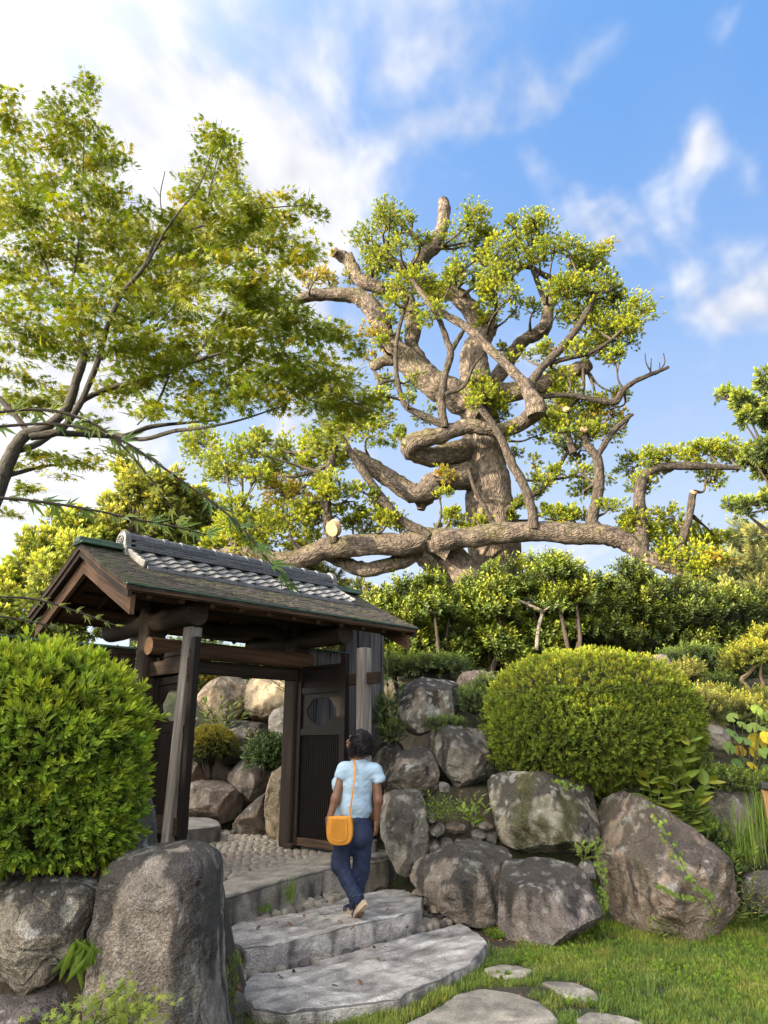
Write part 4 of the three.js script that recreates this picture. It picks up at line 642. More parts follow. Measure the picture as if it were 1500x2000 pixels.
// foliage: clusters (x, y, radius in photo pixels, kind) filled with leafy shoots
const YG = [.43, .45, .018], MG = [.24, .29, .018], GD = [.42, .30, .03], DG = [.12, .16, .02];
const camShoots = [0, 1, 2, 3].map(() => shoot(11, .105, .042, 1.15, .14, { tip: true, bend: .35, c: (t, k) => mixC([k * .62, k * .66, k * .6], [k * 1.1, k * 1.12, k], t) }));
function clusterItems(list, d0, spread, dens, size, o = {}) {
  const items = [];
  for (const [x, y, r, kind, dzz] of list) {
    const dz0 = dzz ?? rr(-spread, spread), n = Math.max(3, Math.round(r * r * dens)), s0 = scaleAt(y, d0), sub = [...Array(Math.max(3, Math.round(r / 4.5)))].map(() => [rr(-.75, .75), rr(-.7, .7), rr(-.8, .8)]);
    const base = kind === 'y' ? YG : kind === 'g' ? GD : kind === 'd' ? DG : MG, ctr = at(x, y, d0 + dz0), ax = rr(.65, 1.35), ay = rr(.6, 1.15);
    for (let i = 0; i < n; i++) {
      const c = sub[Math.floor(rnd() * sub.length)], q = rndDir().multiplyScalar(Math.sqrt(rnd()) * 1.0 * (rnd() < .12 ? 1.45 : 1)), off = new V3((c[0] + q.x) * ax, (c[1] + q.y * .8) * ay, c[2] + q.z).multiplyScalar(r * s0);
      const out = off.clone().normalize(), dir = out.multiplyScalar(.7).add(new V3(rr(-.5, .5), rr(.0, .9), rr(-.5, .5))).normalize();
      const b = kind === 'y' ? mixC(YG, MG, rnd() < .2 ? 1 : rnd() * .3) : rnd() < .34 ? YG : rnd() < .05 ? GD : base;
      items.push({ p: ctr.clone().add(off), dir, s: size * rr(.75, 1.25), c: tint(b, .25, .12) });
    }
  }
  return items;
}
{
  const K = [[735, 500, 30], [755, 440, 30], [730, 468, 24], [782, 480, 18], [822, 470, 16], [762, 414, 16], [790, 430, 14], [740, 530, 18], [790, 560, 25, 'y'], [820, 555, 28, 'y'], [850, 575, 24, 'y'], [842, 605, 20], [800, 605, 18], [772, 590, 16], [880, 548, 16], [760, 575, 16], [895, 530, 12],
    [930, 425, 26], [918, 470, 30], [902, 520, 22], [948, 462, 22], [885, 545, 12], [975, 490, 25, 'y'], [985, 530, 30, 'y'], [970, 570, 26, 'y'], [955, 605, 24, 'y'], [962, 540, 25], [942, 640, 14, 'y'], [1000, 575, 14], [940, 500, 20], [925, 545, 18],
    [1042, 428, 18, 'y'], [1036, 470, 28, 'y'], [1062, 455, 24], [1082, 482, 18], [1002, 470, 16], [1050, 500, 18], [1000, 445, 14], [1110, 490, 22], [1140, 502, 20], [1182, 490, 18, 'g'], [1165, 505, 16], [1128, 532, 26, 'y'], [1108, 562, 28], [1150, 562, 26, 'y'], [1142, 602, 26], [1180, 582, 20], [1120, 622, 20, 'y'], [1098, 600, 16], [1165, 540, 20], [1200, 560, 14], [1150, 640, 16],
    [1212, 582, 20], [1240, 612, 24, 'y'], [1215, 650, 28, 'y'], [1180, 672, 28], [1150, 688, 22], [1202, 700, 20], [1230, 640, 22, 'y'], [1168, 640, 20], [1122, 680, 14], [1190, 630, 20], [1050, 690, 16], [1045, 602, 15], [1008, 605, 12], [1020, 690, 8], [982, 682, 10], [996, 702, 10], [1075, 680, 12], [1085, 720, 10],
    [940, 760, 22, 'y'], [960, 790, 25, 'y'], [982, 812, 20], [930, 740, 15], [952, 832, 16], [1000, 842, 12], [925, 790, 12], [1110, 760, 25, 'y'], [1090, 790, 25, 'y'], [1130, 790, 28, 'y'], [1162, 800, 28], [1190, 800, 22, 'g'], [1122, 830, 28, 'y'], [1092, 842, 20], [1150, 852, 22], [1200, 842, 18], [1070, 832, 18], [1102, 872, 18], [1132, 880, 18], [1165, 830, 20, 'g'], [1110, 735, 14], [1205, 770, 12], [1050, 850, 12],
    [1062, 940, 18], [1092, 918, 14], [1132, 922, 16], [1140, 960, 20], [1182, 932, 12], [1110, 1000, 20], [1080, 1012, 18], [1190, 992, 16], [1040, 962, 12], [1065, 1000, 12], [1100, 1025, 12, 'y'], [1140, 1010, 14], [1020, 980, 12], [1000, 1010, 12],
    [735, 770, 18], [760, 742, 14], [800, 742, 12], [745, 802, 20], [780, 852, 16], [720, 652, 18, 'g'], [745, 672, 14], [720, 702, 12, 'g'], [760, 625, 12], [775, 650, 12], [780, 700, 8], [830, 810, 12], [800, 780, 10], [640, 872, 30, 'y'], [650, 902, 25, 'y'], [632, 942, 22, 'y'], [645, 972, 20, 'y'], [660, 842, 20], [690, 822, 25], [720, 842, 20], [600, 920, 25, 'y'], [580, 960, 28, 'g'], [612, 982, 28, 'g'], [560, 1002, 30, 'y'], [620, 1012, 25, 'y'], [522, 1010, 30, 'y'], [482, 1040, 30, 'y'], [540, 1042, 30, 'y'], [502, 1062, 20, 'y'], [440, 1032, 28, 'y'], [590, 1052, 24, 'y'], [460, 1000, 26, 'y'], [420, 1065, 22, 'y'], [545, 960, 26, 'g'], [570, 1075, 20, 'y'], [620, 1060, 20, 'y'],
    [720, 1022, 20, 'y'], [760, 1018, 22, 'y'], [690, 1022, 18, 'y'], [742, 995, 18], [682, 972, 18], [710, 962, 16], [780, 1025, 12, 'y'], [700, 1000, 16], [660, 1005, 14], [890, 1018, 18, 'y'], [940, 1028, 18, 'y'], [920, 1032, 12, 'y'], [868, 1032, 10, 'y'], [872, 930, 15, 'g'], [860, 970, 12], [940, 920, 15], [930, 945, 12], [975, 1002, 14], [1000, 1002, 10], [1010, 882, 12], [1040, 902, 10], [885, 1000, 12, 'y'],
    [1235, 910, 22], [1250, 945, 18], [1265, 902, 18], [1310, 890, 20, 'y'], [1345, 896, 22, 'y'], [1380, 886, 25, 'y'], [1420, 880, 25, 'y'], [1440, 896, 18], [1380, 930, 15, 'y'], [1395, 938, 12, 'y'], [1290, 915, 14], [1240, 1012, 25, 'y'], [1255, 1038, 22, 'y'], [1225, 1022, 16], [1310, 1012, 22, 'y'], [1322, 1052, 30, 'y'], [1350, 1082, 30, 'y'], [1300, 1082, 25, 'y'], [1290, 1062, 18, 'y'], [1342, 1032, 20, 'y'], [1382, 1072, 22], [1402, 1052, 18], [1370, 1112, 20, 'y'], [1340, 1128, 20, 'y'], [1400, 1090, 18, 'g'], [600, 550, 16, 'g'], [640, 545, 18, 'g'], [680, 540, 12, 'g'], [620, 535, 10, 'g'],
    [400, 870, 32], [440, 902, 26], [482, 880, 28], [510, 860, 22], [532, 912, 26], [500, 932, 22], [430, 935, 26], [380, 850, 20], [560, 880, 22], [470, 930, 20], [600, 860, 20]];
  const t = new THREE.Group(); t.name = 'crown'; camphor.add(t); inTree(camphor, t); t.userData.kind = 'stuff';
  K.forEach((k) => { k[3] ??= ''; k[4] = rr(-2, 2) * (k[0] < 620 ? 1 : .7); });
  const nodes = []; camphor.traverse((q) => { if (q.name === 'limb' || q.name === 'branch' || q.name === 'trunk') { const p = q.geometry.attributes.position; for (let i = 0; i < p.count; i += 29) nodes.push(new V3().fromBufferAttribute(p, i).add(q.position).add(camphor.position)); } });
  for (const [x, y, r, , dz] of K) { // twigs that carry the clusters
    const c = at(x, y, DT - 1.2 + dz); let best = null, bd = 1e9; for (const q of nodes) { const dd = q.distanceToSquared(c) + (q.y > c.y ? 1.2 : 0); if (dd < bd) { bd = dd; best = q; } } if (bd > 14) continue;
    const L = Math.sqrt(bd), mid = best.clone().lerp(c, .5).add(new V3(rr(-.15, .15) * L, rr(-.25, .05) * L, rr(-.1, .1) * L)), g = [tube([best, mid, c], [.05 + .012 * L, .04, .022], { radial: 6, rings: 9, wob: .12 })];
    for (let i = 0; i < 4; i++) { const e = c.clone().add(rndDir().multiplyScalar(r * scaleAt(y, DT) * rr(.5, .95))); g.push(tube([mid.clone().lerp(c, rr(.3, 1)), e.clone().lerp(c, .4).add(new V3(0, -.06, 0)), e], [.024, .017, .008], { radial: 5, rings: 5, wob: .1 })); }
    inTree(camphor, mesh('twig', merge(g), M.camTwig, camphor));
  }
  scatter('leaves', t, camShoots, M.leaf, clusterItems(K, DT - 1.2, 2.0, .42, .88));
}

// ---------------------------------------------------------------- the maple overhead
rnd = mulberry(99);
const DM = 7.2;
const maple = thing('maple_tree', 'spreading green maple reaching over the gate roof', 'tree', at(-75, 1420, DM).setY(.85));
{
  const b = (list, name = 'branch') => limb(maple, name, list.map(([x, y, r, z]) => [x, y, r > 4 ? 2.2 + r * .42 : r * .72, z]), DM, M.mapleBark, { radial: 9, step: .08, wob: .10, tex: .5 });
  b([[-80, 1450, 48], [-62, 1200, 44], [-34, 1040, 40], [0, 940, 33], [24, 884, 27], [46, 852, 23], [90, 834, 19], [128, 800, 17], [150, 740, 16], [163, 694, 13], [150, 645, 9], [132, 600, 6], [104, 556, 4]], 'trunk');
  b([[60, 852, 17], [115, 842, 13], [150, 800, 10], [178, 740, 9], [196, 690, 8], [212, 630, 7, -.2], [240, 572, 6, -.3], [282, 520, 5, -.4], [302, 468, 3, -.4]]);
  b([[140, 812, 9], [165, 780, 8, .3], [210, 760, 8, .4], [270, 745, 7, .4], [330, 728, 6, .3], [372, 708, 6, .2], [430, 690, 4], [500, 668, 3], [560, 655, 2]]);
  b([[197, 702, 5], [222, 680, 5], [252, 660, 4], [292, 652, 3], [350, 615, 2]]);
  b([[80, 845, 13], [125, 846, 10, .4], [190, 850, 8, .6], [240, 852, 7, .7], [292, 834, 6, .8], [360, 826, 4, .8], [430, 820, 3, .8]]);
  b([[225, 848, 6, .5], [280, 858, 5, .3], [340, 842, 5, .2], [400, 835, 4], [470, 820, 3], [560, 790, 2]]);
  b([[30, 880, 14], [70, 868, 11, .5], [108, 845, 6, .7]]);
  b([[285, 520, 4, -.4], [330, 440, 3, -.5], [390, 360, 2, -.5], [412, 300, 1.5, -.5]]); b([[396, 440, 2.4], [408, 380, 2], [425, 310, 1.5]]); b([[321, 440, 2], [313, 385, 1.6], [322, 335, 1]]); b([[314, 385, 1.2], [300, 365, .8]]);
  b([[105, 560, 4], [70, 470, 3], [40, 380, 2], [25, 280, 1.5]]); b([[130, 600, 4], [150, 500, 3], [160, 380, 2], [165, 240, 1.5]]);
  b([[300, 470, 3], [400, 440, 2.5], [500, 410, 2], [600, 400, 1.5]]); b([[370, 708, 4], [460, 600, 3], [520, 540, 2], [600, 490, 1.5]]);
  b([[430, 690, 3], [540, 720, 2.5], [640, 760, 2], [720, 800, 1.5]]); b([[290, 652, 3], [380, 560, 2], [480, 500, 1.6]]); b([[330, 735, 3], [305, 790, 3], [268, 830, 2]]);
  b([[60, 850, 9], [20, 800, 7], [-40, 740, 6]]); b([[10, 930, 7], [90, 910, 4, .3], [160, 905, 2, .4]]);
  const K = [[20, 240, 36], [25, 300, 50], [60, 352, 45], [130, 205, 42], [172, 182, 32], [150, 245, 46], [202, 285, 40], [232, 305, 26], [100, 285, 40], [172, 332, 45], [222, 380, 36], [10, 190, 20], [60, 432, 60], [150, 420, 66], [230, 442, 46], [20, 502, 56], [100, 502, 70], [190, 502, 70], [280, 472, 42], [10, 400, 50], [402, 258, 26], [432, 302, 42], [420, 342, 56], [382, 380, 52], [462, 362, 28], [440, 422, 58], [362, 432, 46], [502, 402, 36], [560, 402, 26], [612, 405, 24], [540, 422, 32], [470, 440, 40],
    [300, 520, 66], [380, 502, 70], [460, 480, 58], [540, 482, 40], [600, 490, 26], [580, 520, 28], [250, 580, 72], [340, 590, 76], [430, 572, 72], [500, 542, 48], [60, 580, 60], [130, 602, 66], [40, 682, 60], [120, 692, 56], [480, 622, 66], [560, 622, 52], [400, 660, 66], [300, 680, 56], [220, 660, 52], [600, 660, 42], [652, 660, 36], [690, 682, 20], [520, 690, 56], [580, 720, 52], [450, 732, 50], [350, 742, 42], [640, 742, 38], [682, 760, 42], [722, 790, 28], [560, 782, 40], [612, 790, 42], [690, 820, 32], [745, 850, 22], [480, 790, 24], [652, 850, 26], [60, 760, 42], [20, 802, 36], [120, 780, 36], [230, 762, 34], [180, 832, 32], [80, 902, 28], [140, 902, 26], [60, 942, 20], [190, 902, 18], [230, 882, 14], [20, 1002, 12], [15, 900, 16], [330, 690, 50], [420, 772, 36], [250, 720, 46], [300, 792, 30], [385, 800, 26], [200, 605, 60], [275, 420, 32], [540, 580, 50], [620, 720, 40], [660, 790, 36], [500, 760, 40], [330, 460, 44]];
  const sprays = [0, 1, 2, 3, 4].map(() => {
    const L = [], S = [], n = 7; for (let i = 0; i < n; i++) { const y = .03 + i * .035, side = i % 2 ? 1 : -1, s = rr(.056, .080), lf = mapleLeaf(s, 7, .36), x = side * rr(.02, .06) * (i === n - 1 ? .1 : 1);
      L.push({ leaf: lf, m: new THREE.Matrix4().makeTranslation(x, y, 0).multiply(turned(rr(-.7, .7) - .45, 0, -side * rr(.5, 1.3) * (i === n - 1 ? .2 : 1))).multiply(turned(0, rr(-.6, .6), 0)), c: (() => { const k = rr(.7, 1.2); return [k * rr(.92, 1.08), k, k]; })() }); S.push({ a: new V3(0, y - .02, 0), b: new V3(x, y, 0), r: .0011, c: [.5, .3, .3] }); }
    S.push({ a: new V3(0, -.05, 0), b: new V3(0, .28, 0), r: .0022, c: [.35, .22, .25] }); return gather(L, S);
  });
  const items = []; const O1 = [.35, .385, .012], O2 = [.21, .275, .012], O3 = [.42, .37, .014];
  for (const [x, y, r] of K) {
    const dz0 = rr(-1.1, 1.1), n = Math.round(r * r * .0122) + 2, s0 = scaleAt(y, DM), ctr = at(x, y, DM + dz0), lay = [0, 1, 2, 3].map(() => rr(-.8, .8));
    for (let i = 0; i < n; i++) {
      const a = rr(0, 6.283), q = Math.sqrt(rnd()), off = new V3(Math.cos(a) * q, lay[Math.floor(rnd() * 4)] + rr(-.08, .08), Math.sin(a) * q).multiplyScalar(r * s0);
      const az = rr(0, 6.283), dir = new V3(Math.cos(az), rr(-.35, .2), Math.sin(az)).normalize(), Z = new V3(rr(-.5, .5), 1, rr(-.5, .5) - .1).normalize(), X = dir.clone().cross(Z).normalize(), Zt = X.clone().cross(dir).normalize();
      const qt = new THREE.Quaternion().setFromRotationMatrix(new THREE.Matrix4().makeBasis(X, dir, Zt)), k = rnd();
      items.push({ p: ctr.clone().add(off).addScaledVector(dir, -.12), q: qt, s: rr(.85, 1.2), c: tint(k < .45 ? O1 : k < .92 ? O2 : O3, .25, .1) });
    }
  }
  const t = new THREE.Group(); t.name = 'crown'; maple.add(t); inTree(maple, t); t.userData.kind = 'stuff';
  scatter('leaves', t, sprays, M.mapleLeaf, items);
}
{ // thin twigs that hang in close to the lens, every leaf its own
  const twig = (label, list, d, n, size, col) => {
    const [p, r] = limbPts(list, d), t = thing('maple_twig', label, 'twig', p[0].clone()); n = Math.round(n * .72); inTree(t, mesh('stem', tube(p, r, { radial: 7, rings: 40, wob: .03 }), M.twig, t));
    const c = new THREE.CatmullRomCurve3(p, false, 'centripetal'), mats = [0, 1, 2].map((k) => { const m = leafMat(.45, .6); m.vertexColors = false; m.color.copy(tint(col, .25, .12)); return m; }), shapes = [0, 1, 2].map(() => { const l = mapleLeaf(1, 6, .30), g = gather([{ leaf: l, m: new THREE.Matrix4().makeScale(.95, 1, 1), c: 1 }]); g.deleteAttribute('color'); return g; });
    for (let i = 0; i < n; i++) { const u = .04 + .96 * i / (n - 1), q = c.getPoint(u), s = i % 2 ? 1 : -1, tan = c.getTangent(u); const o = mesh('leaf', shapes[i % 3], mats[Math.floor(rnd() * 3)], t);
      o.position.copy(q).sub(t.position); const dir = tan.clone().multiplyScalar(rr(.5, 1)).add(new V3(rr(-.2, .2), s * rr(.3, .9) - .15, rr(-.4, .4))).normalize(), Z = new V3(rr(-.6, .6), rr(.1, .7), rr(.5, 1)).normalize(), X = dir.clone().cross(Z).normalize(); o.quaternion.setFromRotationMatrix(new THREE.Matrix4().makeBasis(X, dir, X.clone().cross(dir))); o.scale.setScalar(size * rr(.6, 1.1)); }
  };
  const g1 = [.12, .19, .03], g2 = [.20, .26, .025];
  twig('uppermost thin maple twig drooping before the maple trunk', [[-60, 812, 3], [60, 800, 3], [130, 808, 3], [200, 838, 2.6], [240, 872, 2.4], [290, 930, 2.2], [330, 985, 1.8], [362, 1032, 1]], 3.0, 24, .105, g2);
  twig('longest thin maple twig hanging down over the roof ridge', [[-60, 838, 3], [100, 828, 3], [180, 841, 2.8], [240, 862, 2.6], [300, 900, 2.4], [370, 950, 2.2], [430, 992, 2], [480, 1040, 1.8], [520, 1090, 1.4], [566, 1140, 1]], 3.0, 34, .10, g1);
  twig('straight thin maple twig low over the copper ridge cap', [[-60, 968, 3], [60, 978, 3], [120, 986, 2.8], [200, 1000, 2.4], [260, 1014, 2.2], [330, 1026, 1.8], [405, 1044, 1]], 2.9, 22, .10, g1);
  twig('slender leafy twig crossing under the gable bargeboard', [[-40, 1166, 2], [50, 1168, 2], [100, 1178, 1.8], [160, 1198, 1.6], [226, 1221, 1]], 3.2, 20, .055, g2);
  twig('short leafy twig just above the dark board fence', [[-40, 1200, 2], [30, 1208, 1.8], [70, 1216, 1.6], [112, 1226, 1]], 3.2, 12, .055, g1);
}
// ---------------------------------------------------------------- shrubs and hedges
rnd = mulberry(1234);
const azShoots = [0, 1, 2, 3].map(() => shoot(10, .042, .015, 1.05, .05, { tip: true, taper: true, bend: .2 }));
const hedgeShoots = [0, 1, 2, 3].map(() => shoot(13, .056, .030, 1.35, .17, { from: .05, bend: .25, close: .5, c: (t, k) => mixC([k * .6, k * .62, k * .6], [k * 1.15, k * 1.15, k], t) }));
// foliage over a set of lobes (centre, radii); leaves sit in the outer shell and point outwards
function bush(t, name, lobes, n, geos, mat, size, colour, o = {}) {
  const items = [], vol = lobes.map((l) => l.r.x * l.r.y + l.r.y * l.r.z + l.r.x * l.r.z), sum = vol.reduce((a, b) => a + b);
  lobes.forEach((l, li) => {
    for (let i = 0, k = Math.round(n * vol[li] / sum); i < k; i++) {
      const d = rndDir(); if (d.y < (o.low ?? -.35)) d.y *= -1; if (d.z < -.45 && rnd() < .6) d.z *= -1;
      const e = o.box ? 1 / Math.pow(Math.pow(Math.abs(d.x), o.box) + Math.pow(Math.abs(d.y), o.box) + Math.pow(Math.abs(d.z), o.box), 1 / o.box) : 1;
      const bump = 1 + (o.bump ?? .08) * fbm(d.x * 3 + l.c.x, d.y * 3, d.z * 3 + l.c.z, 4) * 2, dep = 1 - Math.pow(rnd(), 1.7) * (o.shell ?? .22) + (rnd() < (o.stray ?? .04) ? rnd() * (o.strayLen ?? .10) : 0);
      const p = new V3(l.c.x + d.x * l.r.x * e * bump * dep, l.c.y + d.y * l.r.y * e * bump * dep, l.c.z + d.z * l.r.z * e * bump * dep);
      if (o.inside !== false && lobes.some((m, mi) => mi !== li && ((p.x - m.c.x) / m.r.x) ** 2 + ((p.y - m.c.y) / m.r.y) ** 2 + ((p.z - m.c.z) / m.r.z) ** 2 < .55)) continue;
      const nrm = new V3(d.x / l.r.x, d.y / l.r.y, d.z / l.r.z).normalize(), dir = nrm.add(new V3(rr(-.6, .6), rr(-.1, .9) + (o.up ?? 0), rr(-.6, .6))).normalize();
      items.push({ p: p.sub(t.position), dir, s: size * rr(.7, 1.3), c: colour(d, dep) });  // direction and depth let the leaf colour carry painted light and shade
    }
  });
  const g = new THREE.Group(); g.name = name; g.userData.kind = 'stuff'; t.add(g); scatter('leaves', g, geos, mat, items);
  return g;
}
function core(t, lobes, k) { // added dark solid inside; inner shade put into its colour, keeps foliage opaque
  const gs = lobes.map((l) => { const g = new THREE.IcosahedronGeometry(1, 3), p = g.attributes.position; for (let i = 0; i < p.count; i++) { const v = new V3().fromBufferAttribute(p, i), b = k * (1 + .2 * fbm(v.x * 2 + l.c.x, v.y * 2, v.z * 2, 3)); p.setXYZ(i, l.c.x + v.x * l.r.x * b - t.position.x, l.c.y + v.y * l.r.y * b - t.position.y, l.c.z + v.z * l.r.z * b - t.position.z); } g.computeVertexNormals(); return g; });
  mesh('dark_core', merge(gs), M.core, t);
}
const lobe = (px, py, d, rx, ry, rz) => { const s = scaleAt(py, d); return { c: at(px, py, d), r: new V3(rx * s, ry * s, rz ?? rx * s) }; };
const lobeBase = (l) => { const b = l[0].c.clone(); b.y = Math.min(...l.map((q) => q.c.y - q.r.y)); return b; };
{ // leafy azalea in front on the left
  const L = [lobe(70, 1478, 5.35, 185, 190, .62), lobe(192, 1440, 5.5, 72, 105, .45), lobe(188, 1570, 5.4, 68, 105, .4), lobe(-40, 1410, 5.3, 140, 125, .6), lobe(95, 1590, 5.3, 140, 110, .5)], t = thing('azalea_shrub', 'big leafy bright green azalea above the flat dark boulder', 'shrub', lobeBase(L));
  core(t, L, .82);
  bush(t, 'foliage', L, 6200, azShoots, M.leaf, 1.95, (d, dep) => tint(mixC([.11, .16, .016], d.y > .2 ? [.42, .54, .03] : [.31, .45, .025], sm(.78, 1, dep) * rr(.5, 1)), .22), { shell: .17, stray: .06, strayLen: .16, bump: .14, low: -.75 });  // paler top and darker inner leaves, shading put into the colour
}
{ // clipped dome
  const L = [lobe(1150, 1412, 9.9, 196, 128, 1.15), lobe(1150, 1440, 9.75, 188, 92, 1.1)], t = thing('clipped_azalea', 'large clipped dome of azalea above the square mossy boulder', 'shrub', lobeBase(L));
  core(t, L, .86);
  bush(t, 'foliage', L, 12500, azShoots, M.leaf, 1.45, (d, dep) => tint(mixC([.10, .12, .014], d.y > .4 ? [.41, .47, .03] : [.24, .33, .022], sm(.8, 1, dep) * rr(.45, 1)), .25), { shell: .13, bump: .05, box: 2.5, stray: .05, strayLen: .05, low: -.95 });  // sunlit top and shaded inside put into the leaf colours
}
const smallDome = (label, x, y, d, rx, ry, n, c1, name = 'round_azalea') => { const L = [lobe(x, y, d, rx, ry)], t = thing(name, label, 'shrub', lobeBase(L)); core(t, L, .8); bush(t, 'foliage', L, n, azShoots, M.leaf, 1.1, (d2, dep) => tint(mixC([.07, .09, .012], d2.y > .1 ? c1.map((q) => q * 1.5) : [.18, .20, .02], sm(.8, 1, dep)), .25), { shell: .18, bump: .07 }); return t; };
smallDome('yellowish round azalea behind the rounded tan boulder', 393, 1338, 15.2, 38, 34, 900, [.29, .26, .02]);
{ const t = smallDome('flat-topped round azalea with bare stems inside the gate', 410, 1462, 13.1, 50, 40, 1300, [.24, .215, .022]); for (let i = 0; i < 9; i++) { const x = rr(-26, 26); limb(t, 'stem', [[412 + x * .3, 1518, 2], [412 + x * .7, 1495, 1.6], [412 + x, 1468, 1.2]], 12.85, M.twig, { radial: 6, rings: 6 }); } }
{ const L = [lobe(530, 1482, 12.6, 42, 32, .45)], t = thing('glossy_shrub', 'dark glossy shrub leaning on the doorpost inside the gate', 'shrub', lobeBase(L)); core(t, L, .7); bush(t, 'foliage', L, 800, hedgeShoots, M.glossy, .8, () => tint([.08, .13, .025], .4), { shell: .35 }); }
// the loose hedge along the top of the bank, one shrub after another
const hedge = (label, L, n, light, dark, o = {}) => {
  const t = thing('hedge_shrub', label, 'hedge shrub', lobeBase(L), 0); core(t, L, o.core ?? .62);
  bush(t, 'foliage', L, n, hedgeShoots, M.glossy, o.size ?? 1.25, (d, dep) => tint(mixC(dark, light, sm(-.3, .7, d.y + rr(-.3, .3)) * sm(.6, 1, dep)), .28), { shell: o.shell ?? .4, bump: .42, stray: .14, strayLen: o.stray ?? .28, up: .3 });  // lit tops and shaded inner leaves put into the colour mix
  for (let i = 0; i < (o.stems ?? 5); i++) { const l = L[i % L.length], b = new V3(l.c.x + rr(-.4, .4), gh(l.c.x, -l.c.z) - .1, l.c.z + l.r.z * .3), e = l.c.clone().add(new V3(rr(-.5, .5) * l.r.x, rr(-.6, .1) * l.r.y, .1)); const m = mesh('stem', tube([b, b.clone().lerp(e, .4).add(new V3(rr(-.15, .15), 0, 0)), e], [.05, .04, .02], { radial: 7, rings: 8 }), M.twig, t); inTree(t, m); }
  return t;
};
const HY = [.25, .29, .022], HD = [.08, .12, .016];
const envelope = (prof, bottom, d0, n, r0, r1) => { const L = []; for (let i = 0; i < n; i++) { const f = rnd() * (prof.length - 1), k = Math.min(prof.length - 2, Math.floor(f)), x = lerp(prof[k][0], prof[k + 1][0], f - k), top = lerp(prof[k][1], prof[k + 1][1], f - k), r = rr(r0, r1), y = lerp(top + r * .9 + 6, bottom - r * .5, (i + rnd()) / n); L.push(lobe(x, y, d0 + rr(-.7, .7), r * rr(.9, 1.3), r * rr(.75, 1.05))); } for (let i = 0; i < n / 6; i++) { const f = rnd() * (prof.length - 1), k = Math.min(prof.length - 2, Math.floor(f)); L.push(lobe(lerp(prof[k][0], prof[k + 1][0], f - k), lerp(prof[k][1], prof[k + 1][1], f - k) + rr(-6, 16), d0 + rr(-.5, .5), rr(6, 11), rr(9, 18))); } return L; };
hedge('airy light green hedge shrub next to the roof corner', envelope([[705, 1185], [760, 1165], [800, 1150], [835, 1128], [850, 1150]], 1320, 13.3, 34, 16, 28), 3600, HY, HD, { core: .2, shell: 1, stray: .5, strayLen: .6, stems: 9, size: 1.3 });
hedge('hedge shrub with upright sprigs before the camphor trunk', envelope([[850, 1150], [880, 1160], [920, 1140], [950, 1122], [985, 1130]], 1320, 13.8, 36, 16, 28), 3800, HY, HD, { core: .2, shell: 1, stray: .5, strayLen: .6, stems: 9, size: 1.3 });
hedge('hedge shrub with pale crooked branches above the clipped dome', envelope([[985, 1130], [1020, 1120], [1060, 1100], [1090, 1090], [1130, 1125]], 1310, 14, 36, 16, 28), 3700, HY, HD, { core: .2, shell: 1, stray: .55, strayLen: .7, stems: 8, size: 1.3 });
hedge('dense hedge shrub between crooked branches and dark hedge end', envelope([[1130, 1130], [1180, 1125], [1230, 1115], [1270, 1120]], 1310, 14.5, 34, 20, 32), 3900, [.22, .25, .022], [.065, .095, .015], { core: .4, shell: .95, stems: 6, stray: .35, strayLen: .45, size: 1.35 });
hedge('dark dense hedge shrub with shaded side toward the lawn', envelope([[1250, 1130], [1300, 1140], [1350, 1158], [1370, 1162]], 1320, 15, 32, 20, 34), 3700, [.165, .195, .02], [.045, .075, .014], { core: .62, shell: .7, stems: 6, stray: .25, strayLen: .4, size: 1.4 });
hedge('dark hedge shrub at the far end beneath the conifers', envelope([[1370, 1150], [1420, 1160], [1470, 1180], [1530, 1200]], 1330, 15.6, 32, 22, 36), 3800, [.15, .18, .02], [.04, .07, .014], { core: .62, shell: .7, stems: 6, stray: .25, strayLen: .4, size: 1.4 });
{ // the pale crooked branches
  const t = scene.children.find((o) => o.userData.label?.startsWith('hedge shrub with pale crooked')); const m = std({ color: C(.42, .36, .30), map: T.barkCol, roughness: .9 });
  for (const l of [[[1048, 1270, 4], [1052, 1225, 4], [1058, 1195, 3.5], [1040, 1185, 3], [1008, 1170, 2]], [[1056, 1200, 3], [1070, 1188, 2.5], [1092, 1176, 1.5]]]) limb(t, 'crooked_branch', l, 13.3, m, { radial: 8, rings: 14 });
}
// broken mass of garden plants behind the gate and on the bank
const plantMass = (name, label, L, n, geos, mat, size, light, dark, o = {}) => { const t = thing(name, label, o.cat ?? 'shrub', lobeBase(L)); core(t, L, o.core ?? .6); bush(t, 'foliage', L, n, geos, mat, size, (d, dep) => tint(mixC(dark, light, sm(-.2, .8, d.y + rr(-.3, .3)) * sm(.6, 1, dep)).map((q) => q * 1.7), .28), { shell: .4, bump: .25, stray: .12, strayLen: .2, up: .2, ...o }); return t; };  // lighter upward, darker inward: shading put into the leaf colours
plantMass('garden_shrub', 'glossy green shrub above the boulders seen through the gate', [lobe(480, 1310, 16, 55, 26, .8), lobe(540, 1300, 16.5, 40, 28, .8)], 900, hedgeShoots, M.glossy, 1.2, [.12, .17, .02], [.04, .07, .015]);
plantMass('garden_shrub', 'dark green shrub under the lintel seen through the gate', [lobe(380, 1290, 18, 60, 26, 1), lobe(300, 1310, 18, 50, 40, 1)], 700, hedgeShoots, M.glossy, 1.4, [.06, .085, .02], [.03, .05, .015]);
plantMass('garden_shrub', 'yellow green shrub between door and low weathered fence', [lobe(640, 1262, 17, 50, 48, .9), lobe(690, 1230, 19, 50, 40, .9)], 1200, hedgeShoots, M.leaf, 1.4, [.24, .25, .03], [.09, .11, .02], { core: .5 });
